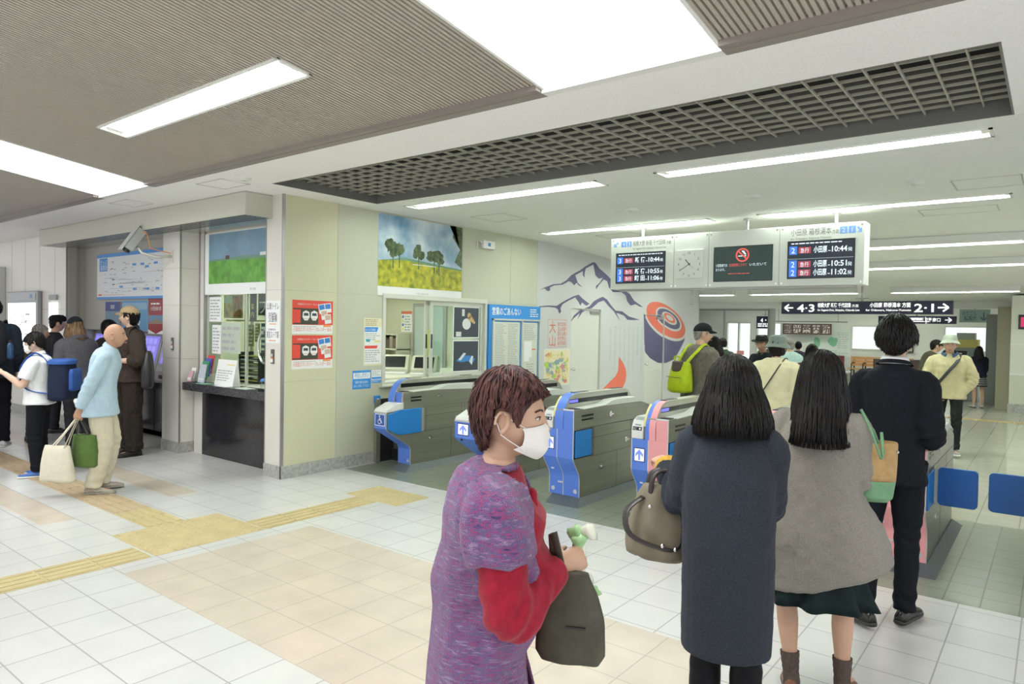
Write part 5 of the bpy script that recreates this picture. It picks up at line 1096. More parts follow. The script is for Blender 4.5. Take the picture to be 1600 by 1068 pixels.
# flowers in a pot on a stand near the gate exit
t = thing('flower_pot', (-1.75, 11.6, 0), 'pot of pink and yellow flowers on a stand right of the suited man', 'flowers')
MB().lathe([(.16, 0), (.14, .02), (.03, .04), (.03, .6), (.12, .62)], (-1.75, 11.6, 0), 16).build('stand', M_dark, t, smooth=False); MB().lathe([(.09, .62), (.13, .80), (.12, .80), (.1, .78)], (-1.75, 11.6, 0), 16).build('pot', mat('pot_brown', (.2, .1, .06), .6), t)
r_ = random.Random(6)
for nm, c, n in (('pink_flower', (.75, .18, .50), 34), ('yellow_flower', (.85, .60, .08), 14)):
    m = MB()
    for k in range(n): a = r_.uniform(0, 2*PI); q = r_.uniform(0, .17); m.sphere((-1.75+q*math.cos(a), 11.6+q*math.sin(a), .86+r_.uniform(-.06, .10)-q*.3), r_.uniform(.025, .04), 8)
    o = m.build('flower_heads', mat(nm, c, .6), t, smooth=True); o['kind'] = 'stuff'
m = MB()
for k in range(40): a = r_.uniform(0, 2*PI); q = r_.uniform(.02, .16); p = Vector((-1.75+q*math.cos(a), 11.6+q*math.sin(a), .80+r_.uniform(0, .06))); d = Vector((math.cos(a), math.sin(a), .6))*.07; s = Vector((-math.sin(a), math.cos(a), 0))*.02; m.add([p, p+d*.5+s, p+d, p+d*.5-s], [(0,1,2,3)], 0)
o = m.build('leaves', mat('flower_leaf', (.08, .25, .06), .6), t); o['kind'] = 'stuff'
# fare adjustment machine near the doorway
t = thing('fare_machine', (-1.72, 20.4, 0), 'grey green fare machine with a yellow head behind the walking old man', 'ticket machine')
MB().box(-2.02, -1.46, 20.2, 20.8, 0, 1.30).build('cabinet', mat('machine_green_grey', (.26, .30, .29), .4), t, bevel=.01); MB().box(-2.0, -1.48, 20.18, 20.78, 1.30, 1.50).build('yellow_head', mat('machine_yellow', (.62, .55, .16), .5), t, bevel=.01); MB().box(-1.93, -1.55, 20.3, 20.7, 1.50, 1.66).build('top_box', mat('machine_top', (.42, .50, .44), .5), t)
m = MB(); m.box(-1.94, -1.70, 20.19, 20.2, .95, 1.22, 0); m.box(-1.64, -1.52, 20.19, 20.2, .75, 1.0, 1); m.build('panel', [M_scr, mat('machine_blue', (.12, .2, .45), .4)], t)
m = MB(); m.box(-.62, -.3, 17.765, 17.80, 1.75, 2.05, 0); m.box(-.58, -.34, 17.76, 17.766, 1.80, 2.0, 1); tag(m.build('led_sign', [M_dark, glow('led_red', (.55, .03, .12), .8)]), 'small dark sign with red light on the right wall pillar', 'sign')
# barrier rail and pole in front of the glass doors on the left of the hall
t = thing('stand_sign', (-6.0, 18.4, 0), 'thin red stand in front of the bright doors far away', 'stand'); MB().cyl((-6.63, 18.4, 0), (-6.63, 18.4, 1.05), .018, n=8).build('pole', M_pred, t); MB().box(-6.72, -6.54, 18.38, 18.42, .97, 1.08).build('plate', mat('stand_pink', (.62, .25, .25), .5), t); MB().lathe([(.15, 0), (.13, .02), (.02, .03)], (-6.63, 18.4, 0), 14).build('base', M_dark, t)
# =================================================================== PEOPLE
V3 = lambda *a: np.array(a, float)
def nrm(v): return v/ (np.linalg.norm(v)+1e-12)
def smooth_path(pts, vals, n):
    """Catmull-Rom resample of points and value rows"""
    P = np.array(pts, float); Q = np.array(vals, float); k = len(P); out = []; oq = []
    for i in range(n):
        t = i/(n-1)*(k-1); a = min(int(t), k-2); u = t-a
        p0, p1, p2, p3 = (P[max(a-1, 0)], P[a], P[a+1], P[min(a+2, k-1)])
        out.append(.5*(2*p1 + (p2-p0)*u + (2*p0-5*p1+4*p2-p3)*u*u + (3*p1-p0-3*p2+p3)*u**3))
        oq.append(Q[a]*(1-u)+Q[a+1]*u)
    return np.array(out), np.array(oq)
def limb(pts, rad, n=14, seg=16, flat=1.0, ref=None):
    rad = [r if hasattr(r, '__len__') else (r, r*flat) for r in rad]
    p, r = smooth_path(pts, rad, seg)
    # rounded ends
    d0 = nrm(p[0]-p[1]); d1 = nrm(p[-1]-p[-2])
    p = np.vstack([p[0]+d0*r[0].mean()*.6, p[0]+d0*r[0].mean()*.35, p, p[-1]+d1*r[-1].mean()*.35, p[-1]+d1*r[-1].mean()*.6])
    r = np.vstack([r[0]*.45, r[0]*.8, r, r[-1]*.8, r[-1]*.45])
    return tube_geo([Vector(x) for x in p], [tuple(x) for x in r], n, None, ref)
def loft(rings):
    n = len(rings[0]); v = [tuple(p) for r in rings for p in r]; f = []
    for i in range(len(rings)-1):
        for j in range(n): f.append((i*n+j, i*n+(j+1) % n, (i+1)*n+(j+1) % n, (i+1)*n+j))
    f.append(tuple(range(n))[::-1]); f.append(tuple((len(rings)-1)*n+j for j in range(n)))
    return v, f
class Geo:
    def __init__(s): s.v = []; s.f = []
    def add(s, g):
        o = len(s.v); s.v.extend([tuple(p) for p in g[0]]); s.f.extend([tuple(i+o for i in q) for q in g[1]]); return s
def fused(geo, voxel, smooth=3, fac=.5):
    """one continuous surface out of overlapping closed shapes"""
    me = bpy.data.meshes.new('tmp'); me.from_pydata(geo.v, [], geo.f); me.update()
    o = bpy.data.objects.new('tmp', me); COL.objects.link(o)
    r = o.modifiers.new('r', 'REMESH'); r.mode = 'VOXEL'; r.voxel_size = voxel; r.adaptivity = 0
    if smooth: sm = o.modifiers.new('s', 'SMOOTH'); sm.iterations = smooth; sm.factor = fac
    m2 = bpy.data.meshes.new_from_object(o.evaluated_get(bpy.context.evaluated_depsgraph_get()))
    bpy.data.objects.remove(o); bpy.data.meshes.remove(me)
    return m2
def m_verts(me): a = np.empty(len(me.vertices)*3, np.float64); me.vertices.foreach_get('co', a); return a.reshape(-1, 3)
def m_norm(me): a = np.empty(len(me.vertices)*3, np.float64); me.vertex_normals.foreach_get('vector', a); return a.reshape(-1, 3)
def set_v(me, v): me.vertices.foreach_set('co', v.astype(np.float32).ravel()); me.update()
def pnoise(p, f, seed):
    """cheap smooth noise: sum of rotated sines"""
    r = np.random.RandomState(seed); o = np.zeros(len(p))
    for k in range(7):
        d = r.normal(size=3); d /= np.linalg.norm(d); o += np.sin(p @ (d*np.array(f))*r.uniform(.6, 1.5) + r.uniform(0, 6.28) + .8*np.sin(p @ (r.normal(size=3)*np.array(f)*.5)))
    return o/7*1.8
def folds(me, amp, f=(9, 9, 3), seed=1, amp2=0, f2=(30, 30, 30)):
    v = m_verts(me); n = m_norm(me); d = amp*pnoise(v, f, seed)
    if amp2: d += amp2*pnoise(v, f2, seed+5)
    set_v(me, v + n*d[:, None])
def put(me, name, m, parent, M=None, smooth=True):
    """link a finished mesh (in local person coordinates) under its parent"""
    me.name = name; me.materials.clear()
    for q in (m if isinstance(m, (list, tuple)) else [m]): me.materials.append(q)
    if smooth: me.polygons.foreach_set('use_smooth', [True]*len(me.polygons))
    o = bpy.data.objects.new(name, me); COL.objects.link(o); o.parent = parent; MINV[o.name] = MINV.get(parent.name, Matrix.Identity(4))
    return o
def mesh_from(g):
    me = bpy.data.meshes.new('m'); me.from_pydata([tuple(p) for p in g.v], [], g.f); me.update(); return me

def head_geo(S, fem=False, detail=1.0):
    """head in head space: origin at the middle of the skull, +Y the face; total height .235"""
    nu, nv = 56, 44; v = []; f = []
    G = lambda x, z, cx, cz, sx, sz: math.exp(-((x-cx)/sx)**2 - ((z-cz)/sz)**2)
    for i in range(nv+1):
        ph = -PI/2 + PI*i/nv
        for j in range(nu):
            th = 2*PI*j/nu
            x, y, z = math.cos(ph)*math.sin(th), math.cos(ph)*math.cos(th), math.sin(ph)
            X = .078*x; Y = (.094 if y > 0 else .100)*y; Z = .1175*z
            if Z < -.01:
                t = min(1, (-.01-Z)/.1075); X *= 1 - (.40 if fem else .34)*t**1.5
                Y = Y*(1-.15*t) if y > 0 else Y*(1-.50*t**1.2) 
                if y > 0: Y += .012*t*max(0, y)
            if y > 0:
                w = min(1, y*2.2)
                dy = .0
                dy += .021*G(X, Z, 0, -.036, .0105, .013) + .013*G(X, Z, 0, -.016, .008, .020) + .007*G(X, Z, .010, -.040, .008, .008) + .007*G(X, Z, -.010, -.040, .008, .008)
                for s in (-1, 1):
                    dy += -.0085*G(X, Z, s*.031, .001, .015, .011) + .0045*G(X, Z, s*.030, -.001, .012, .006) + .0045*G(X, Z, s*.030, .022, .020, .008) + .004*G(X, Z, s*.038, -.030, .018, .018)
                dy += .007*G(X, Z, 0, -.064, .019, .0055) + .0075*G(X, Z, 0, -.075, .016, .006) - .005*G(X, Z, 0, -.0695, .022, .0022) - .003*G(X, Z, 0, -.086, .02, .006) + .007*G(X, Z, 0, -.102, .018, .012)
                Y += dy*w
            v.append((X*S, Y*S, Z*S))
    for i in range(nv):
        for j in range(nu): f.append((i*nu+j, (i+1)*nu+j, (i+1)*nu+(j+1) % nu, i*nu+(j+1) % nu))
    f.append(tuple(range(nu))); f.append(tuple(nv*nu+j for j in range(nu))[::-1])
    g = Geo(); g.add((v, f))
    for s in (-1, 1):   # ears
        m = MB(); Rm = Matrix.Rotation(s*.45, 4, 'Z') @ Matrix.Rotation(-.18, 4, 'X'); c = Vector((s*.082, -.014, -.010))*S
        m.sphere(c - Vector((s*.009, -.003, 0))*S, (.008*S, .017*S, .028*S), 12, rot=Rm)
        rim = [c + (Rm @ Vector((s*.009, .019*math.cos(a), .030*math.sin(a)+.002)))*S for a in np.linspace(-.9, 3.6, 14)]
        m.tube(rim, .0056*S, 7); m.sphere(c + (Rm @ Vector((s*.004, .008, -.026)))*S, .0085*S, 8)
        g.add((m.v, m.f))
    return g

def hand_geo(S, side, curl=.5, spread=.10, thumb=.5, point=None):
    """hand in hand space: wrist at origin, fingers along +Y, palm facing -Z, thumb towards -side*X... returned as Geo"""
    g = Geo(); s = side
    # palm: loft of flattened rings
    rings = []
    for y, w, h in ((-.012, .024, .019), (.0, .026, .019), (.03, .036, .0165), (.06, .041, .0145), (.085, .041, .013), (.096, .036, .010)):
        rings.append([(w*math.cos(a)*S, y*S, h*math.sin(a)*S) for a in np.linspace(0, 2*PI, 14, endpoint=False)])
    g.add(loft(rings))
    L = [(.030, .072, .0084), (.0105, .080, .0088), (-.0095, .074, .0085), (-.028, .058, .0076)]
    for k, (x, ln, r) in enumerate(L):
        x = -x*s   # index on the thumb side
        c = curl*(1+.10*k); p = np.array([x, .088, 0.0]); pts = [p.copy()]; a = -c*.6; spr = -s*spread*(1.5-k)
        for q, fr in enumerate((.45, .30, .25)):
            d = np.array([math.sin(spr)*math.cos(a), math.cos(spr)*math.cos(a), math.sin(a)]); p = p + d*ln*fr; pts.append(p.copy()); a -= c*1.05
        pts = [np.array(pts[0]) - np.array([0, .02, 0])] + pts
        g.add(limb([q*S for q in pts], [r*S*1.05, r*S*1.05, r*S, r*S*.94, r*S*.82], 9, 11))
    # thumb from the side of the palm near its base
    tx = -s; p0 = np.array([tx*.020, .018, -.004]); d = nrm(np.array([tx*(.80-.35*thumb), .62, -.25-.55*thumb])); p1 = p0 + d*.040; d2 = nrm(d + np.array([-tx*.35, .35, -.15*thumb])); p2 = p1 + d2*.032; p3 = p2 + nrm(d2+np.array([-tx*.15, .2, 0]))*.024
    g.add(limb([q*S for q in (p0, p1, p2, p3)], [.0125*S, .0108*S, .0098*S, .0080*S], 9, 11))
    return g

class Person:
    """standing figure, local frame: +Y forward, +X to the figure's right"""
    def __init__(s, label, x, y, rz, H, face_to=None, lean=0.0, hunch=0.0, armR=None, armL=None, legR=None, legL=None, head=(0, 0, 0), fem=False, width=1.0, skin='skin', vox=.008, group=None, detail=False, sway=0.0, bare=False):
        s.bare = bare
        s.S = H/1.70; s.fem = fem; s.w = width; s.vox = vox; s.lean = lean; s.hunch = hunch; s.detail = detail
        s.root = thing('person', (x, y, 0), label, 'person', group, rz)
        MINV[s.root.name] = Matrix.Identity(4)     # parts are authored in local coordinates
        s.M = Matrix.Translation((x, y, 0)) @ Matrix.Rotation(rz, 4, 'Z')
        s.sway = sway; s.skin = skin
        sh = .180 if not fem else .163
        s.shx = sh*width
        U = .29; F = .245; T = .41; K = .405
        s.sh = {}; s.el = {}; s.wr = {}; s.hd = {}; s.pn = {}; s.cu = {}; s.hip = {}; s.kn = {}; s.an = {}; s.toe = {}; s.bend_toe = {}
        for side, arm in (('R', armR), ('L', armL)):
            q = 1 if side == 'R' else -1; arm = arm or {}
            s.sh[side] = s.T((q*s.shx, -.005, 1.362))
            u = nrm(V3(*arm.get('u', (.10, -.02, -1)))*V3(q, 1, 1)); fo = nrm(V3(*arm.get('f', (.02, .18, -1)))*V3(q, 1, 1))
            s.el[side] = s.sh[side] + u*U; s.wr[side] = s.el[side] + fo*F
            s.hd[side] = nrm(V3(*arm['h'])*V3(q, 1, 1)) if 'h' in arm else fo
            s.pn[side] = nrm(V3(*arm.get('p', (-1, 0, 0)))*V3(q, 1, 1)); s.cu[side] = (arm.get('curl', .45), arm.get('thumb', .4))
        for side, leg in (('R', legR), ('L', legL)):
            q = 1 if side == 'R' else -1; leg = leg or {}
            s.hip[side] = V3(q*.088*width + sway, -.0, .90)
            t = nrm(V3(*leg.get('t', (.02, .02, -1)))*V3(q, 1, 1)); k = nrm(V3(*leg.get('k', (.0, -.06, -1)))*V3(q, 1, 1))
            s.kn[side] = s.hip[side] + t*T; s.an[side] = s.kn[side] + k*K
            s.toe[side] = nrm(V3(*leg.get('foot', (.18, 1, 0)))*V3(q, 1, 1))
        low = min(s.an[k][2] - .085 + min(0, s.toe[k][2])*.20 for k in 'RL')
        s.dz = low
        for d in (s.sh, s.el, s.wr, s.hip, s.kn, s.an):
            for k in d: d[k] = d[k] - V3(0, 0, low)
        s.hyaw, s.hpitch, s.hroll = head
        s.body_made = False
    def T(s, p):
        """spine bend for standard-scale points"""
        x, y, z = p; z0 = .92; n = 12; c = np.array([0., 0, min(z, z0)]); a = 0
        if z > z0:
            st = (z-z0)/n
            for i in range(n):
                zz = z0 + (i+.5)*st; t = min(1, (zz-z0)/.30); t = t*t*(3-2*t); h = max(0, min(1, (zz-1.2)/.25)); a = s.lean*t + s.hunch*h
                c = c + np.array([0, math.sin(a), math.cos(a)])*st
        return np.array([x + s.sway*max(0, 1-abs(z-.95)/.4), c[1] + y*math.cos(a), c[2] - y*math.sin(a)])
    def P(s, p): q = s.T(p); return (q - V3(0, 0, s.dz))*s.S
    def ring(s, z, w, d, y0=0, n=28, pw=2.3, x0=0):
        r = []
        for a in np.linspace(0, 2*PI, n, endpoint=False):
            c, t = math.cos(a), math.sin(a); e = 2/pw
            r.append(s.P((x0 + w*s.w*abs(c)**e*np.sign(c), y0 + d*abs(t)**e*np.sign(t), z)))
        return r
    def world(s, p): return s.M @ Vector(p)
    def headM(s):
        nb = s.P((0, .012, 1.46)); hc = s.P((0, .028, 1.5825))
        base = Matrix.Rotation(s.hyaw, 4, 'Z') @ Matrix.Rotation(s.hpitch, 4, 'X') @ Matrix.Rotation(s.hroll, 4, 'Y')
        piv = Vector(s.P((0, .015, 1.49))); off = base @ Vector((0, .013*s.S, .0925*s.S))
        return Matrix.Translation(piv + off) @ base
    def hand(s, side):
        q = 1 if side == 'R' else -1
        Y = Vector(s.hd[side]); Z = -Vector(s.pn[side]); Z = (Z - Y*Z.dot(Y)).normalized(); X = Y.cross(Z)
        m = Matrix((X, Y, Z)).transposed().to_4x4(); m.translation = Vector(s.wr[side]*s.S) + Y*.012*s.S
        return m
    def body(s):
        S = s.S; g = Geo()
        R = [s.ring(z, w, d, y) for z, w, d, y in [(.80, .10, .08, -.01), (.86, .145, .10, -.015), (.93, .155, .105, -.015), (1.0, .142, .098, -.005), (1.08, .125, .09, 0), (1.18, .135, .095, .0), (1.28, .150, .10, .0), (1.35, .140, .085, -.005), (1.385, .105, .072, -.008), (1.41, .078, .062, -.006), (1.435, .056, .052, -.002), (1.46, .046, .046, 0)]]
        g.add(loft(R))
        f = .86 if s.fem else 1.0
        for k in 'RL':
            a, b, c = s.sh[k]*S, s.el[k]*S, s.wr[k]*S
            g.add(limb([a, (a*.5+b*.5), b, b*.55+c*.45, c], [.050*f*S, .045*f*S, .038*f*S, .037*f*S, .026*f*S], 12, 16))
            hh = hand_geo(S*(.94 if s.fem else 1.0), 1 if k == 'R' else -1, *(s.cu[k][0], .08, s.cu[k][1])); M = s.hand(k)
            g.add(([M @ Vector(p) for p in hh.v], hh.f))
            h, n, an = s.hip[k]*S, s.kn[k]*S, s.an[k]*S
            back = V3(0, -.012, 0)*S; lg = 1.0 if s.bare else .86
            g.add(limb([h+V3(0, 0, .02)*S, h*.5+n*.5, n, n*.65+an*.35+back, n*.3+an*.7+back*.4, an], [.080*lg*S, .066*lg*S, .050*lg*S, .052*lg*S, .037*lg*S, .031*lg*S], 14, 20))
            t = s.toe[k]*S; g.add(limb([an+V3(0, 0, -.03)*S-t*.03, an+t*.05-V3(0, 0, .05)*S, an+t*.15-V3(0, 0, .062)*S], [.030*S, .032*S, .028*S], 10, 8))
        nb = s.P((0, -.008, 1.39)); M = s.headM(); hb = np.array(M @ Vector((0, -.022*S, -.065*S)))
        g.add(limb([nb, nb*.5+hb*.5+V3(0, -.004, 0), hb], [.060*f*S, .052*f*S, .052*f*S], 14, 8))
        hg = head_geo(S, s.fem); g.add(([M @ Vector(p) for p in hg.v], hg.f))
        me = fused(g, s.vox, 2, .4)
        o = put(me, 'body', MATS[s.skin], s.root)
        return o
    def face(s, eyes=True, brows=True, lips=True, brow_col=None, open_=.0045):
        S = s.S; M = s.headM(); bc = brow_col or M_hair_black
        for q in (-1, 1):
            if eyes:
                m = MB(); m.sphere(Vector((q*.031, .0795, .000))*S, (.0135*S, .0075*S, (open_+.001)*S), 12, 0); m.xf(M).build('eye', mat('eye_white', (.62, .58, .55), .3), s.root, smooth=True)
                m = MB(); m.sphere(Vector((q*.0305, .0835, .0))*S, (.0052*S, .0050*S, open_*S*1.05), 10, 0); m.xf(M).build('iris', mat('iris_dark', (.02, .012, .01), .2), s.root, smooth=True)
                m = MB(); m.tube([Vector((q*x, y, z))*S for x, y, z in ((.017, .0845, -.001), (.025, .0885, .0052), (.034, .086, .006), (.044, .077, .002))], .0012*S, 5); m.xf(M).build('eyelash', bc, s.root)
            if brows:
                m = MB(); m.tube([Vector((q*x, y, z))*S for x, y, z in ((.014, .091, .019), (.026, .0925, .024), (.037, .087, .025), (.048, .076, .020))], [(.0022*S, .0030*S)]*4, 6); m.xf(M).build('eyebrow', bc, s.root)
        if lips:
            m = MB(); m.tube([Vector((x, y, z))*S for x, y, z in ((-.023, .0835, -.0695), (-.010, .0965, -.0668), (0, .098, -.0680), (.010, .0965, -.0668), (.023, .0835, -.0695))], [(.0015*S, .002*S), (.004*S, .0035*S), (.004*S, .0035*S), (.004*S, .0035*S), (.0015*S, .002*S)], 6)
            m.tube([Vector((x, y, z))*S for x, y, z in ((-.021, .083, -.0715), (-.010, .0955, -.0755), (0, .0975, -.0765), (.010, .0955, -.0755), (.021, .083, -.0715))], [(.0015*S, .002*S), (.004*S, .0035*S), (.0045*S, .0035*S), (.004*S, .0035*S), (.0015*S, .002*S)], 6)
            m.xf(M).build('lips', mat('lip_' + s.skin, tuple(a*b for a, b in zip(SKINS[s.skin], (.78, .55, .52))), .45), s.root, smooth=True)
    # ---------------- clothes
    def top(s, name, m, hem=.86, rings=None, sleeve=1.0, sl_r=(.075, .066, .060, .055, .046), ease=.022, neck=1.455, amp=.006, vox=None, seed=1, f=(10, 10, 6), cuff=None, hemw=0, neckw=.075, flare=0, sleeve_end=.97, chest=0, belly=0):
        S = s.S; g = Geo(); e = ease
        base = [(.62, .20, .15, 0), (.72, .185, .14, -.005), (.80, .175, .130, -.01), (.88, .168, .125, -.012), (.95, .160, .118, -.012), (1.03, .146, .108+belly*.6, 0+belly*.3), (1.12, .142, .106+belly, .0+belly*.5), (1.22, .150, .112+chest*.6, .002+chest*.4), (1.30, .158, .112+chest, -.002+chest*.4), (1.36, .163, .100, -.008), (1.405, .125, .082, -.010), (neck, neckw, .068, -.004)]
        rr = [(z, w+e, d+e, y) for z, w, d, y in base if z > hem+.02]
        z1, w1, d1, y1 = base[0]
        for b in base:
            if b[0] <= hem+.02: z1, w1, d1, y1 = b
        k = (.95-min(hem, .95))
        rr = [(hem, w1+e+hemw, d1+e+hemw, y1), (hem+.015, w1+e+.004+hemw, d1+e+.004+hemw, y1)] + [(z, w+hemw*max(0, 1-(z-hem)/.4)+0, d+hemw*max(0, 1-(z-hem)/.4), y) for z, w, d, y in rr]
        if rings: rr = rings
        rr[-1] = (rr[-1][0], neckw, .064, rr[-1][3])
        g.add(loft([s.ring(*r) for r in rr]))
        for kx in 'RL':
            a, b, c = s.sh[kx]*S, s.el[kx]*S, s.wr[kx]*S
            q = 1 if kx == 'R' else -1
            a0 = s.P((q*s.shx*.55, -.005, 1.365))
            if sleeve > .6:
                c2 = b + (c-b)*sleeve_end*(sleeve if sleeve < 1 else 1); pts = [a0, a+V3(0, 0, -.012)*S, a*.5+b*.5, b, b*.5+c2*.5, c2]; rd = [sl_r[0]*.72, sl_r[0]*.90, sl_r[1], sl_r[2], sl_r[3], sl_r[4]]
            else:
                c2 = a + (b-a)*sleeve*1.7; pts = [a0, a+V3(0, 0, -.012)*S, a*.5+c2*.5, c2]; rd = [sl_r[0]*.72, sl_r[0]*.90, sl_r[1], sl_r[1]*.98]
            p, r = smooth_path(pts, [(x*S, x*S) for x in rd], 20)
            g.add(tube_geo([Vector(x) for x in p], [tuple(x) for x in r], 16))
        me = fused(g, vox or max(s.vox*1.1, .007), 4, .5); folds(me, amp*.8*S, tuple(4*q for q in f), seed, amp*.25*S, (110, 110, 70))
        # creases round the elbows and armpits
        v = m_verts(me); n = m_norm(me); d = np.zeros(len(v))
        for kx in 'RL':
            ax = nrm(s.wr[kx]-s.sh[kx]); q = (v - s.el[kx]*S)/S; t = q @ ax; rr_ = np.linalg.norm(q, axis=1)
            d += .0055*S*np.sin(t*95 + 2*np.sin(q[:, 0]*30) + 1.5*q[:, 1]*20)*np.exp(-(rr_/.12)**2)
        set_v(me, v + n*d[:, None])
        return put(me, name, m, s.root)
    def trousers(s, m, r=(.100, .082, .066, .060, .056), end=1.04, top=1.0, amp=.006, seed=2, name='trousers', belt=True, seat=0.0):
        S = s.S; g = Geo()
        g.add(loft([s.ring(z, w, d, y) for z, w, d, y in [(.79, .125, .10, -.012), (.84, .165, .122, -.015), (.90, .176, .128+seat, -.016-seat*.5), (.96, .170, .122, -.012), (top, .158, .112, -.006)]]))
        for k in 'RL':
            h, n, an = s.hip[k]*S, s.kn[k]*S, s.an[k]*S; e = n + (an-n)*end
            p, q = smooth_path([h+V3(0, 0, .02)*S, h*.5+n*.5, n, n*.5+e*.5, e], [(x*S, x*S*1.05) for x in r], 22)
            g.add(tube_geo([Vector(x) for x in p], [tuple(x) for x in q], 16))
        me = fused(g, max(s.vox*1.1, .008), 4, .5); folds(me, amp*.8*S, (42, 42, 16), seed, amp*.3*S, (100, 100, 60))
        v = m_verts(me); n = m_norm(me); d = np.zeros(len(v))
        for k in 'RL':
            q = (v - s.kn[k]*S)/S; d += .005*S*np.sin(q[:, 2]*80 + 2*np.sin(q[:, 0]*25))*np.exp(-(np.linalg.norm(q, axis=1)/.11)**2)
            q = (v - s.an[k]*S)/S; d += .006*S*np.sin(q[:, 2]*75 + 2*np.sin(q[:, 0]*25))*np.exp(-(np.linalg.norm(q, axis=1)/.12)**2)
        set_v(me, v + n*d[:, None])
        return put(me, name, m, s.root)
    def skirt(s, m, hem, flare=.06, amp=.02, waves=9, top=1.0, name='skirt', e=.012, seed=3):
        S = s.S; rings = []; N = 96; r = np.random.RandomState(seed); ph = r.uniform(0, 6.28, 3)
        zs_ = np.linspace(top, hem, 12)
        for z in zs_:
            t = (top-z)/(top-hem); w = .150 + .03*min(1, t*1.6) + flare*t**3.2 + e; d = .108 + .02*min(1, t*1.6) + flare*t**3.2 + e; ring = []
            for a in np.linspace(0, 2*PI, N, endpoint=False):
                k = 1 + (amp*t**1.3)*(math.sin(waves*a+ph[0]) + .5*math.sin((waves+4)*a+ph[1]))/.17
                ring.append(s.P((w*s.w*math.cos(a)*k, -.012 + d*math.sin(a)*k, z)))
            rings.append(ring)
        inner = [[(p[0]*.94, p[1]*.94, p[2]+.004*S) for p in rings[-1]]]; 
        g = Geo(); g.add(loft(rings + inner + [[(p[0]*.55, p[1]*.55, p[2]+.12*S) for p in rings[-1]]]))
        return put(mesh_from(g), name, m, s.root)
    def shoes(s, m, sole=None, tall=.075, L=.265, name='shoe', colour2=None, heel=0.0):
        S = s.S
        for k in 'RL':
            an = s.an[k]*S; t = s.toe[k]; t = nrm(t); up = V3(0, 0, 1); sd = nrm(np.cross(t, up)); up = np.cross(sd, t)
            o = an - up*.083*S
            def pt(y, x, z): return o + t*y*S + sd*x*S + up*z*S
            rings = []; rs = []
            for y, w, h in ((-.070, .022, .055), (-.060, .031, tall), (-.02, .036, tall+.012), (.02, .037, tall+.008), (.06, .041, .066), (.10, .045, .053), (.14, .044, .046), (.165, .036, .040), (.182, .022, .032)):
                y = y*L/.265; rings.append([pt(y, w*math.cos(a)*1.0, .022 + (h-.022)*max(0, math.sin(a)) if math.sin(a) >= 0 else .022) for a in np.linspace(0, 2*PI, 16, endpoint=False)])
                rs.append([pt(y*1.02, w*1.08*math.cos(a), .012 + .012*np.sign(math.sin(a))*abs(math.sin(a))**.4) for a in np.linspace(0, 2*PI, 16, endpoint=False)])
            g = Geo(); g.add(loft(rings)); up_ = put(mesh_from(g), name, m, s.root)
            g = Geo(); g.add(loft(rs)); put(mesh_from(g), 'sole', sole or M_dark, up_)
            if colour2 is not None:
                g = Geo()
                for q in (-1, 1):
                    p = [pt(y, q*(w+.001), z) for y, w, z in ((-.05, .033, .03), (.0, .037, .055), (.05, .041, .032), (.09, .044, .045))]; g.add(tube_geo([Vector(x) for x in p], [(.005*S, .003*S)]*4, 6))
                put(mesh_from(g), 'shoe_stripe', colour2, up_)
    def socks(s, m, h=.13):
        S = s.S
        for k in 'RL':
            an, kn = s.an[k]*S, s.kn[k]*S; d = nrm(kn-an); g = Geo()
            p, r = smooth_path([an-d*.05*S, an+d*.02*S, an+d*h*.6*S, an+d*h*S], [(.040*S, .044*S), (.039*S, .042*S), (.043*S, .047*S), (.047*S, .052*S)], 16)
            r = r*(1+.03*np.sin(np.arange(16)*2.1))[:, None]
            g.add(tube_geo([Vector(x) for x in p], [tuple(x) for x in r], 16)); put(mesh_from(g), 'sock', m, s.root)
    def collar(s, m, r=.072, h=.04, z=1.445, tilt=.02, name='collar', th=.008, open_=.0, y0=.0):
        S = s.S; g = Geo(); N = 28; rows = [(r+.012, 0), (r, h), (r+.006, h+.004), (r+.010+th, h*.55), (r+.016+th, -.004)]; rings = []
        for rr, dz in rows:
            rings.append([s.P((rr*math.cos(a)*.98, y0 + rr*math.sin(a)*.92, z + dz - tilt*math.sin(a) )) for a in np.linspace(PI/2+open_, PI/2+2*PI-open_, N)])
        v = [tuple(p) for q in rings for p in q]; f = []
        for i in range(len(rows)-1):
            for j in range(N-1): f.append((i*N+j, i*N+j+1, (i+1)*N+j+1, (i+1)*N+j))
        g.add((v, f)); return put(mesh_from(g), name, m, s.root)
    def cap(s, m, m2=None, kind='cap', yaw=0.0, name='cap', up=0.0):
        S = s.S; M = s.headM() @ Matrix.Translation((0, 0, up*S)) @ Matrix.Rotation(yaw, 4, 'Z'); g = Geo(); b = Geo(); band = None
        if kind == 'cap':
            v, f = [], []; N = 32; rows = []
            for t in np.linspace(0, 1, 9):
                a = t*PI/2; rows.append([(.0865*math.cos(a)*math.cos(q)*1.0, (.108*math.cos(a))*math.sin(q)-.004, .028 + .098*math.sin(a)*(1 if t < 1 else 1)) for q in np.linspace(0, 2*PI, N, endpoint=False)])
            rows[-1] = [(p[0]*.02, p[1]*.02, .1265) for p in rows[0]]
            g.add(loft([[(p[0]*.97, p[1]*.97, .03) for p in rows[0]]] + rows))
            br = []; 
            for th in (0, .006):
                for i in range(7):
                    t = i/6; br.append([( .078*math.sin(q)*(1-.10*t**2), .085*math.cos(q)*.9 + .075*t*max(0, math.cos(q))**.6 + .005, .034 - .022*t**1.3 - .012*abs(math.sin(q))*t + th) for q in np.linspace(-1.25, 1.25, 15)])
            n = 15; vv = [p for r in br for p in r]; ff = []
            for L_ in (0, 7):
                for i in range(6):
                    for j in range(n-1): q = ((L_+i)*n+j, (L_+i)*n+j+1, (L_+i+1)*n+j+1, (L_+i+1)*n+j); ff.append(q if L_ else q[::-1])
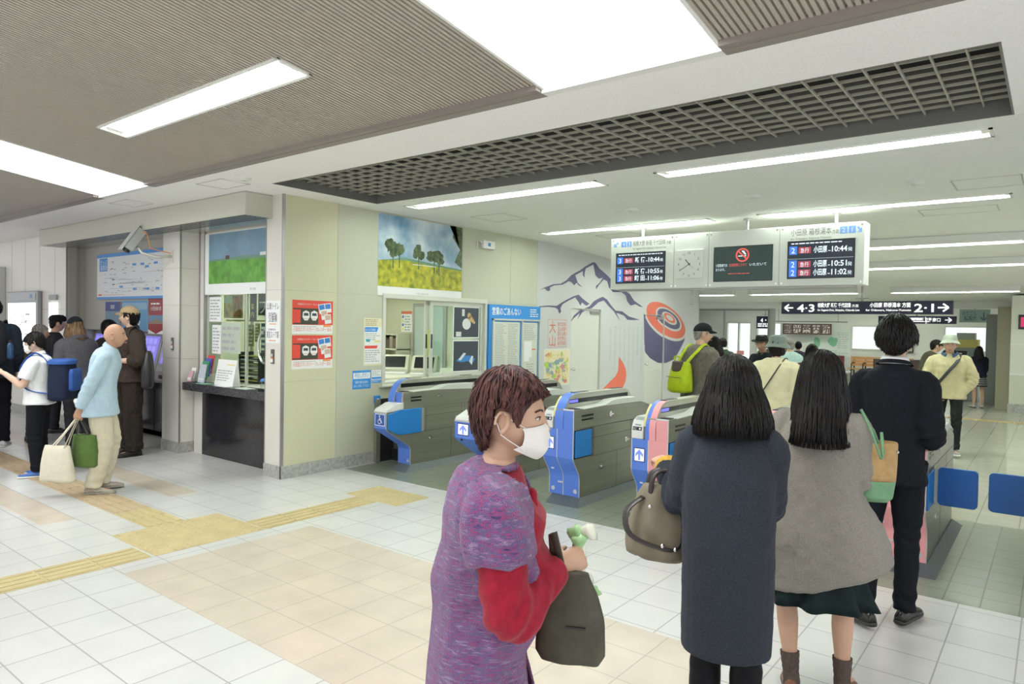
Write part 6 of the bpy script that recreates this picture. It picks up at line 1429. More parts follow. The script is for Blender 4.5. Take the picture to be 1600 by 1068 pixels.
            for j in range(n-1): ff.append((6*n+j, 6*n+j+1, 13*n+j+1, 13*n+j))
            for i in range(6): ff.append((i*n, (i+1)*n, (i+8)*n, (i+7)*n)); ff.append((i*n+n-1, (i+7)*n+n-1, (i+8)*n+n-1, (i+1)*n+n-1))
            b.add((vv, ff))
        else:
            N = 36; prof = {'bucket': [(.140, -.012), (.135, -.004), (.112, .022), (.098, .036), (.096, .05), (.088, .095), (.074, .112), (.04, .122), (.002, .124)],
                            'fedora': [(.150, .034), (.148, .042), (.115, .036), (.094, .038), (.092, .052), (.086, .100), (.078, .122), (.05, .118), (.002, .108)],
                            'beret': [(.085, .03), (.094, .035), (.10, .06), (.09, .1), (.06, .122), (.002, .128)]}[kind]
            rows = [[(r*math.cos(q)*.95, r*math.sin(q)*1.12-.002, z - (.010*math.cos(2*q) if kind == 'bucket' and i < 2 else 0) + (.012*abs(math.cos(q)) if kind == 'fedora' and i < 2 else 0)) for q in np.linspace(0, 2*PI, N, endpoint=False)] for i, (r, z) in enumerate(prof)]
            g.add(loft([[(p[0]*.8, p[1]*.8, p[2]+.012) for p in rows[0]]] + rows))
            if kind != 'beret' and m2 is not None:
                band = MB(); band.lathe([(.0965, .046), (.0975, .048), (.096, .066), (.094, .066)], (0, -.002, 0), N, 0, None, .95, 1.12)
        tr = lambda q: [(M @ (Vector(p)*S)) for p in q]
        o = put(mesh_from(type('G', (), {'v': tr(g.v), 'f': g.f})), name, m, s.root)
        if b.v: put(mesh_from(type('G', (), {'v': tr(b.v), 'f': b.f})), 'visor', m2 or m, o)
        if band: band.v = tr(band.v); band.build('hat_band', m2, o)
        return o
    def mask(s):
        S = s.S; M = s.headM(); g = Geo(); nx, nz = 25, 15; fr = []
        for L_ in (0, 1):
            for j in range(nz):
                t = j/(nz-1)
                for i in range(nx):
                    u = i/(nx-1)*2-1; wz = .052*(1-.18*abs(u)**2); z = -.012 - wz*2*.98*t*(1) if True else 0
                    z = (-.014 - .012*(abs(u)) ) + ((-.122 + .034*abs(u)**1.5) - (-.014 - .012*abs(u)))*t
                    x = .068*math.sin(u*1.25)/math.sin(1.25)*(1-.10*t)
                    y = .110 - .058*abs(u)**1.9 + .006*math.sin(t*PI) - .010*t + .0022*math.sin(t*PI*7)*(1-abs(u)) - .010*max(0, .15-t)/.15*(1-abs(u)*.5) - .020*max(0, t-.8)/.2
                    fr.append((x, y - (.003 if L_ == 0 else 0), z))
        N = nx*nz; ff = []
        for j in range(nz-1):
            for i in range(nx-1): q = (j*nx+i, (j+1)*nx+i, (j+1)*nx+i+1, j*nx+i+1); ff.append(tuple(N+k for k in q)); ff.append(q[::-1])
        for i in range(nx-1): ff.append((i, i+1, N+i+1, N+i)); k = (nz-1)*nx; ff.append((k+i, N+k+i, N+k+i+1, k+i+1))
        for j in range(nz-1): ff.append((j*nx, N+j*nx, N+(j+1)*nx, (j+1)*nx)); k = nx-1; ff.append((j*nx+k, (j+1)*nx+k, N+(j+1)*nx+k, N+j*nx+k))
        g.add(([M @ (Vector(p)*S) for p in fr], ff)); o = put(mesh_from(g), 'face_mask', mat('mask_white', (.80, .79, .75), .7, bump=(120, .08)), s.root); o.data.set_sharp_from_angle(angle=.9)
        for q in (-1, 1):
            m = MB(); c = Vector((q*.080, -.022, -.006))
            m.tube([(Vector((q*.066, .056, -.026))*S), Vector((q*.079, .018, -.004))*S, Vector((q*.088, -.012, .022))*S, Vector((q*.089, -.032, .004))*S], .0015*S, 5)
            m.tube([(Vector((q*.060, .050, -.088))*S), Vector((q*.075, .010, -.062))*S, Vector((q*.083, -.012, -.046))*S, Vector((q*.089, -.032, .004))*S], .0015*S, 5)
            m.xf(M).build('ear_loop', mat('mask_white'), o)
        return o
    # ---------------- hair
    LINES = {'short': [(0, .052), (.7, .046), (1.05, .028), (1.22, -.01), (1.33, -.03), (1.45, .016), (1.8, .012), (1.98, -.035), (2.4, -.072), (3.15, -.082)],
             'full': [(0, .024), (.6, .020), (1.0, .012), (1.2, -.02), (1.32, -.045), (1.46, -.006), (1.78, -.010), (1.95, -.045), (2.4, -.072), (3.15, -.078)],
             'lady': [(0, .060), (.5, .056), (.8, .044), (1.05, .022), (1.2, -.018), (1.32, -.032), (1.42, .026), (1.80, .028), (1.93, -.035), (2.2, -.092), (3.15, -.112)],
             'bob': [(0, .030), (.75, .02), (.95, -.135), (1.4, -.165), (2.2, -.180), (3.15, -.175)],
             'long': [(0, .030), (.75, .02), (.95, -.20), (1.4, -.27), (2.2, -.30), (3.15, -.305)]}
    PROFS = {'short': [(-.15, .60), (-.082, .80), (-.04, .95), (0, 1)], 'lady': [(-.14, .56), (-.10, .70), (-.05, .92), (0, 1)], 'bob': [(-.22, 1.12), (-.165, 1.34), (-.11, 1.40), (-.05, 1.24), (0, 1.06)], 'long': [(-.36, 1.22), (-.27, 1.26), (-.15, 1.26), (-.06, 1.13), (0, 1.03)]}
    def hair(s, m, style='short', prof=None, vol=.012, n=700, wid=.0048, slen=None, wave=.03, clump=30, seed=1, hat=False, part=0.0, tip=0.0, thick=.0022, name='hair', line=None, lay=.005, crown=-.02, **kw):
        S = s.S; r = np.random.RandomState(seed); M = s.headM(); g = MB()
        L0 = np.array(line or s.LINES[style]); P0 = np.array((s.PROFS[prof or ('short' if style in ('short', 'full') else style)]))
        ex, ey, ez = .078+vol, .099+vol, .1175+vol
        def path(th, off=0.0, k=26, ext=0.0):
            a = abs(((th+PI) % (2*PI))-PI); ze = np.interp(a, L0[:, 0], L0[:, 1]) - ext; pts = []
            ps = PI/2 if ze < 0 else math.acos(min(.999, max(0, ze/ez)))
            for q in np.linspace(.02, ps, 18): pts.append(((ex+off)*math.sin(q)*math.sin(th), (ey+off)*math.sin(q)*math.cos(th) + crown*math.cos(q), (ez+off)*math.cos(q)))
            if ze < 0:
                for z in np.linspace(0, ze, 12)[1:]: f = np.interp(z, P0[:, 0], P0[:, 1]); pts.append(((ex+off)*f*math.sin(th), (ey+off)*f*math.cos(th) - max(0, -.11-z)*.42, z))
            pts = np.array(pts); d = np.concatenate([[0], np.cumsum(np.linalg.norm(np.diff(pts, axis=0), axis=1))])
            return pts, d
        def at(pts, d, u): return np.array([np.interp(u, d, pts[:, i]) for i in range(3)])
        N, K = 64, 20; vl = []; fl = []
        for i in range(N):
            p, d = path(2*PI*i/N, -.003); u0 = 0 if not hat else d[-1]*.0
            for j in range(K): vl.append(Vector(at(p, d, d[-1]*j/(K-1)*.985))*S)
        for i in range(N):
            for j in range(K-1): fl.append((i*K+j, i*K+j+1, ((i+1) % N)*K+j+1, ((i+1) % N)*K+j))
        g.add(vl, fl)
        st = 9
        for k in range(n):
            th = r.uniform(-PI, PI); tc = (round(th*clump/PI)+r.uniform(-.2, .2))*PI/clump; ph = r.uniform(0, 6.28); off = r.uniform(-1, 1)*lay*.5 + lay*.3
            p, d = path(th, off, ext=r.uniform(-.045, .016)*(1 if style in ('bob', 'long') else .25)*(1 if slen is None else .6)); Lt = d[-1]
            if slen is None: a0 = Lt*r.choice([.02, .06, .15, .3, .45])*r.uniform(.3, 1.2); a1 = Lt
            else:
                sl = (slen(th) if callable(slen) else slen)*r.uniform(.75, 1.2); a1 = Lt*math.sqrt(r.uniform(.04, 1.0)); a0 = max(0, a1-sl)
                if r.rand() < .25: a1 = Lt; a0 = Lt-sl
            if hat: a0 = max(a0, .118); 
            if a1-a0 < .012: continue
            pts = []
            for q in range(st):
                t = q/(st-1); tt = th + (tc-th)*.75*t**1.5 + wave*math.sin(3.0*t*(a1-a0)/.1+ph)*t + part*t*(math.cos(th/2)**2)*(1 if abs(th) < 1.3 else 0)
                p2, d2 = (p, d) if abs(tt-th) < .004 else path(tt, off); u = a0+(a1-a0)*t; x = at(p2, d2, u*d2[-1]/Lt if slen is None else min(u, d2[-1]))
                nn = nrm(x*np.array([1, 1, .6])+1e-6); x = x + nn*(.0015*math.sin(ph+7*t) + tip*max(0, t-.7)**2*4*(1 if math.sin(ph*3) > -.3 else -.6)) - nn*.0045*max(0, .2-t)*5*(slen is not None)
                pts.append(Vector(x)*S)
            w = wid*r.uniform(.6, 1.35)
            ra = [(w*S*(.5+.5*min(1, q/2))*(1-.85*max(0, (q/(st-1)-.55)/.45)**1.6), thick*S*(1-.6*q/(st-1))) for q in range(st)]
            nx = nrm(np.array(pts[st//2])); dr = nrm(np.array(pts[-1])-np.array(pts[0])); tn = np.cross(dr, nx)
            if np.linalg.norm(tn) < 1e-3: continue
            g.tube(pts, ra, 6, ref=tuple(nrm(tn)))
        return g.xf(M).build(name, m, s.root, smooth=True)

SKINS = {'skin': (.58, .36, .25), 'skin_pale': (.66, .45, .34), 'skin_tan': (.50, .29, .19)}
for k, c in SKINS.items():
    m_ = mat(k, c, .45, noise=(14, .06), bump=(180, .04)); m_.node_tree.nodes['Principled BSDF'].inputs['Subsurface Weight'].default_value = .12; m_.node_tree.nodes['Principled BSDF'].inputs['Subsurface Radius'].default_value = (.012, .005, .003)
def hair_mat(name, c, c2=None, rough=.42): return mat(name, c, rough, spec=.22, noise=(70, .45), col2=c2, stretch=(1, 1, .12))
M_hair_black = hair_mat('hair_black', (.004, .0035, .0038), (.009, .0075, .0075))
M_hair_grey = hair_mat('hair_grey', (.22, .20, .18), (.42, .40, .37))
M_hair_brown = hair_mat('hair_reddish_brown', (.030, .014, .013), (.13, .052, .045), .5)
M_hair_dkbrown = hair_mat('hair_dark_brown', (.012, .008, .007), (.03, .02, .016))
def cloth(name, c, n=(40, .12), b=(140, .25), rough=.9, c2=None, sheen=None, stretch=None):
    sheen = (.12 if max(c) > .1 else 0) if sheen is None else sheen
    return mat(name, c, rough, spec=.15 if max(c) < .1 else .2, noise=n, bump=b, col2=c2, sheen=sheen, stretch=stretch)
# =================================================================== THE PEOPLE IN THE HALL
C_knit = None
def knit_purple(name, sc=1.0):
    m = bpy.data.materials.new(name); m.use_nodes = True; nt = m.node_tree; b = nt.nodes['Principled BSDF']; L = nt.links.new
    tc = nt.nodes.new('ShaderNodeTexCoord'); mp = nt.nodes.new('ShaderNodeMapping'); mp.inputs['Scale'].default_value = (26, 26, 210*sc); L(tc.outputs['Object'], mp.inputs[0])
    n = nt.nodes.new('ShaderNodeTexNoise'); n.inputs['Scale'].default_value = 1.0; n.inputs['Detail'].default_value = 3; n.inputs['Roughness'].default_value = .65; L(mp.outputs[0], n.inputs['Vector'])
    r = nt.nodes.new('ShaderNodeValToRGB'); r.color_ramp.interpolation = 'LINEAR'; e = r.color_ramp.elements; e[0].position = .28; e[0].color = (.055, .03, .11, 1); e[1].position = .74; e[1].color = (.46, .38, .50, 1)
    for p, c in ((.38, (.12, .07, .22)), (.44, (.34, .06, .17)), (.49, (.17, .09, .27)), (.54, (.09, .10, .20)), (.60, (.32, .13, .30)), (.66, (.22, .19, .33))): q = e.new(p); q.color = (*c, 1)
    L(n.outputs['Fac'], r.inputs[0]); L(r.outputs[0], b.inputs['Base Color']); b.inputs['Roughness'].default_value = .95; b.inputs['Specular IOR Level'].default_value = .15; b.inputs['Sheen Weight'].default_value = .3
    w = nt.nodes.new('ShaderNodeTexVoronoi'); mp2 = nt.nodes.new('ShaderNodeMapping'); mp2.inputs['Scale'].default_value = (70, 70, 110*sc); L(tc.outputs['Object'], mp2.inputs[0]); L(mp2.outputs[0], w.inputs['Vector'])
    bp = nt.nodes.new('ShaderNodeBump'); bp.inputs['Strength'].default_value = .7; bp.inputs['Distance'].default_value = .006; bp.invert = True; L(w.outputs['Distance'], bp.inputs['Height']); L(bp.outputs[0], b.inputs['Normal']); MATS[name] = m
    return m
def del_faces(o, cond):
    import bmesh
    bm = bmesh.new(); bm.from_mesh(o.data); fs = [f for f in bm.faces if cond(f.calc_center_median(), f.normal)]
    bmesh.ops.delete(bm, geom=fs, context='FACES'); bm.to_mesh(o.data); bm.free()
def strap(name, pts, w, m, parent=None, th=.003, lab=None, seg=24, ref=(1, 0, 0)):
    p, r = smooth_path(pts, [(w, th)]*len(pts), seg); mb = MB(); mb.tube([Vector(x) for x in p], [tuple(x) for x in r], 8, ref=ref)
    return mb.build(name, m, parent, smooth=True)
def pouch(parent, name, m, c, yaw, rows, nz=18, pw=2.6, amp=.006, seed=1, tilt=0.0):
    """soft bag body: rows = [(z, half width, half depth, y offset)] relative to c"""
    R_ = Matrix.Translation(c) @ Matrix.Rotation(yaw, 4, 'Z') @ Matrix.Rotation(tilt, 4, 'X'); z = [r[0] for r in rows]; rings = []; e = 2/pw
    for t in np.linspace(0, 1, nz):
        k = t*(len(rows)-1); a = min(int(k), len(rows)-2); u = k-a; q = [rows[a][i]*(1-u)+rows[a+1][i]*u for i in range(4)]
        rings.append([(q[1]*abs(math.cos(b))**e*np.sign(math.cos(b)), q[3] + q[2]*abs(math.sin(b))**e*np.sign(math.sin(b)), q[0]) for b in np.linspace(0, 2*PI, 40, endpoint=False)])
    g = Geo(); g.add(loft(rings)); me = mesh_from(g); folds(me, amp*.8, (48, 48, 16), seed)
    v = m_verts(me); set_v(me, np.array([tuple(R_ @ Vector(p)) for p in v])); 
    if parent is not None and parent.name in MINV: v = m_verts(me); Mi = MINV[parent.name]; set_v(me, np.array([tuple(Mi @ Vector(p)) for p in v]))
    me.name = name; me.materials.append(m); me.polygons.foreach_set('use_smooth', [True]*len(me.polygons))
    o = bpy.data.objects.new(name, me); COL.objects.link(o)
    if parent is not None: o.parent = parent; MINV[o.name] = MINV.get(parent.name, Matrix.Identity(4))
    return o, R_
GRIP = {}

# ---- 1 woman in the purple knit vest
p = Person('woman in purple knit vest and white face mask walking right in the foreground', -1.140, 1.378, -.92, 1.500, lean=.04, hunch=.09, fem=True, width=1.16, vox=.0045, head=(-.20, -.02, 0),
           armR=dict(u=(.12, .20, -1), f=(-.78, .52, .26), h=(-.55, .75, .15), p=(-.75, -.35, -.4), curl=1.15, thumb=.8), armL=dict(u=(.10, .10, -1), f=(-.55, .55, -.45), curl=.9), legR=dict(t=(.02, .10, -1)), legL=dict(t=(.02, -.08, -1), k=(0, -.15, -1)), skin='skin')
p.body(); p.face(lips=False, open_=.0048, brow_col=M_hair_brown)
p.mask()
M_redk = cloth('red_wool', (.30, .012, .030), (50, .18), (160, .3))
p.top('sweater', M_redk, hem=.60, sleeve=1, sl_r=(.072, .070, .068, .060, .046), ease=.006, neck=1.437, neckw=.078, belly=.068, chest=.03, amp=.006, seed=3, hemw=-.02)
m = MB(); r_ = random.Random(5)
for k in range(9): m.sphere(p.P((r_.uniform(-.04, .04), .098+r_.uniform(-.01, .015), 1.36-k*.024)), (.024, .016, .020), 10)
put(fused(m, .006, 3), 'scarf', M_redk, p.root)
K1 = knit_purple('knit_purple'); K2 = knit_purple('knit_purple_basket', .45)
v = p.top('knit_vest', K1, hem=.40, sleeve=.30, sl_r=(.092, .098, .100, .100), ease=.030, neck=1.448, neckw=.098, hemw=.02, amp=.009, f=(16, 16, 1), seed=8, belly=.055)
del_faces(v, lambda c, n: c.y > .03 and c.z < 1.27 and abs(c.x) < .105 + .05*max(0, (1.15-c.z)) and c.z > -1 and n.y > -.2)
v.data.materials.append(K2)
v.data.polygons.foreach_set('material_index', [1 if q.center[2] > 1.10 else 0 for q in v.data.polygons])
so = v.modifiers.new('thickness', 'SOLIDIFY'); so.thickness = .008; so.offset = -1
p.trousers(cloth('dark_trousers', (.03, .03, .035)), seed=4); p.shoes(M_dark)
p.hair(M_hair_brown, 'lady', vol=.020, n=2200, seed=4, wid=.0036, slen=.075, wave=.10, clump=34, lay=.012, part=.5, tip=.016)
WP = p
hw = p.M @ p.hand('R') @ Vector((0, .085, -.02))
# candy bundle in her hand
t = thing('wrapped_bundle', tuple(hw - Vector((0, 0, .06))), 'green and white wrapped bundle in the hand of the purple vest woman', 'package')
m = MB(); r_ = random.Random(3); cB = hw + Vector((.0, .0, .0)); P_ = [(-.02, .0, .055), (.012, .01, .07), (-.03, .02, .04)]
for k, (a, b, c) in enumerate([(-.012, .0, .060), (.018, .010, .066), (.0, -.010, .045), (.022, -.006, -.06), (.035, .0, -.085), (-.02, 0, -.075)]):
    me = MB().sphere((0, 0, 0), (.026, .022, .019), 12); R0 = Matrix.Rotation(r_.uniform(-1, 1), 3, 'X') @ Matrix.Rotation(r_.uniform(-1, 1), 3, 'Y')
    MB_ = MB(); MB_.add([R0 @ (Vector(q)*(1+.25*math.sin(q[0]*190+q[2]*150))) + cB + Vector((a, b, c)) for q in me.v], me.f)
    MB_.build('wrapper', mat('wrap_green', (.36, .62, .30), .3) if k % 2 == 0 else mat('wrap_white', (.76, .78, .66), .35), t, smooth=True)
m = MB(); m.cyl(cB + Vector((0, 0, -.075)), cB + Vector((0, 0, .055)), .013, n=10); m.build('stem', mat('wrap_white'), t)
# her olive bag
M_olive = cloth('olive_bag', (.085, .082, .062), (20, .15), (60, .2), .6)
cb = Vector((-.955, 1.485, .775)); t = thing('shoulder_bag', (cb.x, cb.y, cb.z), 'dark olive shoulder bag hanging in front of the purple vest woman', 'bag')
o, Rb = pouch(t, 'bag_body', M_olive, cb, .42, [(-.005, .075, .030, 0), (.02, .090, .04, 0), (.10, .086, .045, 0), (.17, .066, .036, .0), (.225, .045, .020, 0)], seed=2, amp=.007)
strap('strap', [Rb @ Vector((-.02, 0, .21)), Rb @ Vector((-.05, .0, .32)), p.world(p.P((-.12, .20, 1.06))), p.world(p.P((-.14, .14, 1.20))), p.world(p.P((-.13, .10, 1.34))), p.world(p.P((-.125, .0, 1.425)))], .012, M_olive, t)
m = MB(); m.obox(Rb @ Vector((.02, -.046, .10)), (.05, .006, .005), Rb); m.build('zip', M_dark, t)
m = MB()
for k in range(5): m.sphere(Rb @ Vector((-.085+.004*k, -.02, .17-.025*k)), .009, 8, 0 if k % 2 else 1)
m.build('charm', [mat('charm_blue', (.1, .2, .7), .3), mat('charm_gold', (.8, .5, .1), .3)], t, smooth=True)

# ---- 2 woman in the navy coat
p = Person('woman with black bobbed hair in a long navy wool coat seen from behind', -.950, 2.560, .28, 1.50, lean=.04, hunch=.12, fem=True, width=.97, vox=.0055, head=(.05, -.02, 0),
           armL=dict(u=(.20, .10, -1), f=(.38, .80, .50), h=(.55, .80, .10), p=(-.3, .1, -1), curl=.6, thumb=.3), armR=dict(u=(-.02, .20, -1), f=(-.35, .9, .25)), legR=dict(t=(.0, -.03, -1)), legL=dict(t=(0, .08, -1)))
p.body()
M_navy = cloth('navy_wool', (.024, .030, .041), (420, .4), (420, .5), .95, c2=(.050, .060, .076), sheen=.05)
p.top('coat', M_navy, hem=.47, sleeve=1, sl_r=(.080, .074, .070, .066, .058), neck=1.475, neckw=.085, amp=.005, f=(9, 9, 2.5), seed=5, sleeve_end=.88,
      rings=[(.47, .184, .160, .0), (.485, .190, .165, .0), (.62, .194, .168, -.005), (.80, .197, .170, -.012), (.95, .196, .168, -.02), (1.10, .196, .155, -.02), (1.22, .192, .145, -.015), (1.30, .176, .132, -.012), (1.36, .160, .112, -.012), (1.41, .122, .088, -.010), (1.475, .080, .068, -.008)])
M_must = cloth('mustard_knit', (.55, .33, .05), (60, .2), (200, .4))
p.collar(M_must, r=.080, h=.035, z=1.462, th=.012, name='collar')
c = p.el['L']*p.S; w_ = p.wr['L']*p.S; d = nrm(w_-c); g = Geo(); q, r0 = smooth_path([w_-d*.055, w_-d*.03, w_-d*.005], [(.052, .052), (.055, .055), (.052, .052)], 8); g.add(tube_geo([Vector(x) for x in q], [tuple(x) for x in r0], 18)); put(mesh_from(g), 'cuff', M_must, p.root)
p.trousers(cloth('black_tights', (.008, .008, .010), (60, .2), (200, .1), .6), r=(.100, .082, .066, .068, .052), amp=.0003, name='tights'); p.shoes(M_dark, L=.235)
p.hair(M_hair_black, 'bob', vol=.026, n=3000, seed=7, wid=.0040, wave=.07, clump=17, lay=.018, tip=.06, part=.3)
NV = p
M_taupe = cloth('taupe_leather', (.20, .175, .125), (12, .15), (30, .2), .5, sheen=0); M_lea = mat('dark_leather', (.03, .025, .025), .35)
el = p.world(p.el['L']*p.S); wr = p.world(p.wr['L']*p.S); hang = el*.55 + wr*.45
cb = Vector((hang.x-.02, hang.y-.015, .70)); t = thing('handbag', tuple(cb), 'taupe leather handbag with dark straps on the arm of the navy coat woman', 'bag')
o, Rb = pouch(t, 'bag_body', M_taupe, cb, .62, [(0, .12, .055, 0), (.02, .15, .075, 0), (.12, .148, .078, 0), (.22, .12, .06, 0), (.30, .095, .035, 0)], seed=6, amp=.020)
for s in (-1, 1):
    strap('handle', [Rb @ Vector((-.075, s*.035, .22)), Rb @ Vector((-.06, s*.03, .33)), hang + Vector((-.015, s*.02, .052)), Rb @ Vector((.06, s*.03, .33)), Rb @ Vector((.075, s*.035, .22))], .011, M_lea, t, .005)
strap('long_strap', [Rb @ Vector((-.10, -.03, .25)), Rb @ Vector((-.17, -.07, .20)), Rb @ Vector((-.16, -.10, .12)), Rb @ Vector((-.06, -.095, .07)), Rb @ Vector((.03, -.09, .06)), Rb @ Vector((.05, -.08, .14)), Rb @ Vector((.035, -.05, .30))], .014, M_lea, t, .003)
m = MB()
for a, b, c in [(-.075, -.05, .215), (.075, -.05, .215), (.02, -.098, .062), (-.03, -.098, .075)]: MB().sphere(Rb @ Vector((a, b, c)), .010, 8).build('buckle', M_chrome, t, smooth=True)
pass
m = MB(); m.sphere(Rb @ Vector((.09, -.02, .26)), (.035, .02, .02), 10); m.build('pouch', mat('teal_pouch', (.05, .38, .36), .5), t, smooth=True)
m = MB(); m.obox(Rb @ Vector((.10, -.075, .14)), (.06, .006, .005), Rb); m.build('zip', M_chrome, t)

# ---- 3 woman in the grey cardigan
p = Person('young woman in grey wool cardigan and dark green skirt seen from behind', -.825, 3.305, .12, 1.515, lean=.02, hunch=.06, fem=True, bare=True, width=1.0, vox=.0055, head=(.10, 0, .0),
           armR=dict(u=(.04, .10, -1), f=(-.35, .85, .20)), armL=dict(u=(.14, .05, -1), f=(-.25, .85, .15)), legR=dict(t=(.10, .06, -1), k=(.02, -.05, -1)), legL=dict(t=(.10, -.06, -1), k=(-.10, -.14, -1)))
p.body()
M_greyw = cloth('grey_wool', (.25, .235, .205), (260, .22), (300, .35), .95)
v = p.top('cardigan', M_greyw, hem=.545, sleeve=1, sl_r=(.085, .085, .088, .075, .055), ease=.034, neck=1.462, neckw=.085, hemw=.015, amp=.011, f=(9, 9, 3.5), seed=12,
      rings=[(.545, .225, .205, -.03), (.56, .240, .215, -.03), (.66, .250, .212, -.025), (.80, .240, .190, -.022), (.95, .215, .155, -.02), (1.10, .205, .145, -.015), (1.22, .195, .145, -.01), (1.30, .184, .135, -.012), (1.36, .168, .112, -.012), (1.41, .128, .088, -.012), (1.462, .085, .07, -.008)])
vv = m_verts(v.data)   # the hem swings out to the right and rides up there
k = np.clip((.95-vv[:, 2])/.45, 0, 1); xx = np.clip(vv[:, 0]/.2, -1, 1); vv[:, 2] += k*(.02 + .12*np.clip(xx, 0, 1) - .03*np.clip(-xx, 0, 1)); vv[:, 0] += k*.085*np.clip(xx+.2, 0, 1.2); set_v(v.data, vv)
m = MB(); f = Face(m, p.P((-.20, -.195, .66)), (1, -.1, 0), (0, -.05, 1)); f.rect(0, 0, .12, .10, 0, .012); f.rect(0, .09, .12, .105, 0, .016); m.build('pocket', M_greyw, p.root)
p.skirt(cloth('dark_green_skirt', (.010, .022, .022), (30, .2), (90, .1), .7), hem=.485, flare=.08, amp=.016, waves=10)
p.socks(cloth('brown_socks', (.10, .075, .062), (60, .2), (200, .4)), .115); p.shoes(mat('brown_shoe', (.20, .08, .045), .4), L=.235)
p.hair(M_hair_black, 'long', vol=.024, n=2800, seed=9, wid=.0038, wave=.05, clump=20, lay=.014, tip=.07)
GP = p
M_tan = cloth('tan_canvas', (.44, .29, .13), (30, .12), (90, .15), .7); M_sage = cloth('sage_leather', (.17, .34, .19), (20, .1), (60, .1), .5)
cb = Vector((-.605, 3.375, .885)); t = thing('bucket_bag', tuple(cb), 'tan and green bucket bag on the right shoulder of the cardigan woman', 'bag')
o, Rb = pouch(t, 'bag_base', M_sage, cb, .5, [(0, .05, .03, 0), (.02, .068, .05, 0), (.095, .078, .058, 0)], seed=3, amp=.002); pouch(t, 'bag_body', M_tan, cb, .5, [(.095, .0785, .0585, 0), (.17, .082, .060, 0), (.255, .083, .062, 0), (.262, .080, .059, 0), (.25, .075, .055, 0)], seed=3, amp=.002)
for s in (-1, 1): strap('strap', [Rb @ Vector((.01, s*.058, .22)), Rb @ Vector((.0, s*.055, .31)), p.world(p.P((.285, s*.04-.02, 1.22))), p.world(p.P((.240, s*.04-.02, 1.34))), p.world(p.P((.185, -.008, 1.445)))], .006, M_sage, t)
m = MB(); m.sphere(Rb @ Vector((.07, -.045, .225)), .007, 8); m.sphere(Rb @ Vector((-.05, -.055, .225)), .007, 8); m.build('rivet', M_chrome, t)

# ---- 4 man in the dark suit
p = Person('man in dark suit with white shirt collar walking towards the pink gate', -.70, 4.33, -.02, 1.695, lean=.03, vox=.006, head=(.06, -.03, 0), width=.88,
           armR=dict(u=(.12, -.06, -1), f=(-.12, .85, -.25)), armL=dict(u=(.10, .05, -1), f=(-.1, .8, -.35)), legR=dict(t=(.0, .20, -1), k=(0, -.05, -1)), legL=dict(t=(.06, -.06, -1), k=(-.02, -.22, -1), foot=(.85, .75, -.10)))
p.body()
M_suit = cloth('suit_navy', (.0085, .0105, .015), (60, .15), (200, .06), .8)
p.top('jacket', M_suit, hem=.80, sleeve=1, sl_r=(.070, .068, .064, .058, .050), ease=.022, neck=1.450, neckw=.068, amp=.007, seed=14, f=(7, 7, 4))
p.collar(cloth('white_shirt', (.78, .79, .80), (60, .02), (200, .05), .7), r=.060, h=.034, z=1.450, th=.004, name='shirt_collar', tilt=.005); p.collar(M_suit, r=.070, h=.014, z=1.447, th=.010, name='jacket_collar', tilt=.012)
p.trousers(M_suit, seed=15); p.shoes(mat('black_leather', (.012, .012, .012), .25), L=.285)
p.hair(M_hair_black, 'full', line=[(0, .024), (.6, .02), (1.0, .012), (1.2, -.02), (1.32, -.04), (1.46, .0), (1.8, .0), (1.98, -.03), (2.3, -.055), (2.7, -.085), (3.15, -.092)], vol=.024, n=1900, seed=21, wid=.0042, slen=.075, wave=.10, clump=30, lay=.010, tip=.008)
# ---- 5 old man coming towards us
p = Person('old man in cream jacket and pale cap walking towards the camera beyond the gates', -1.11, 10.93, PI+.05, 1.565, lean=.04, hunch=.10, vox=.008, head=(.05, .0, 0), width=1.10,
           armR=dict(u=(.32, -.12, -1), f=(-.60, .22, -1)), armL=dict(u=(.32, -.12, -1), f=(-.60, .22, -1)), legR=dict(t=(.05, -.22, -1), k=(0, -.45, -1), foot=(.15, 1, -.4)), legL=dict(t=(.03, .24, -1), k=(0, .05, -1)))
p.body(); p.face()
M_crm = cloth('cream_jacket', (.60, .55, .32), (16, .08), (60, .15), .8)
p.top('jacket', M_crm, hem=.80, sleeve=1, sl_r=(.090, .088, .082, .074, .058), ease=.040, neck=1.455, neckw=.09, hemw=-.02, amp=.009, seed=16)
p.collar(cloth('blue_collar', (.07, .12, .22)), r=.085, h=.045, z=1.435, th=.016, open_=.35); p.trousers(cloth('charcoal_trousers', (.020, .024, .024)), seed=17); p.shoes(mat('grey_shoe', (.3, .3, .3), .5), M_white)
p.cap(cloth('pale_cap', (.42, .46, .38)), None, 'bucket', up=.030); p.hair(M_hair_grey, vol=.004, n=200, slen=.03, hat=True)
t = thing('shoulder_bag', (-1.3, 10.95, .8), 'black shoulder bag strap across the cream jacket of the old man', 'bag')
W_ = p.world; strap('strap', [W_(p.P((-.13, -.03, 1.46))), W_(p.P((-.10, .13, 1.36))), W_(p.P((.02, .185, 1.18))), W_(p.P((.13, .165, 1.02))), W_(p.P((.22, .06, .92)))], .022, M_dark, t)
pouch(t, 'bag_body', M_dark, W_(p.P((.27, .0, .70))), PI, [(0, .09, .04, 0), (.02, .11, .05, 0), (.2, .11, .05, 0), (.22, .10, .04, 0)])
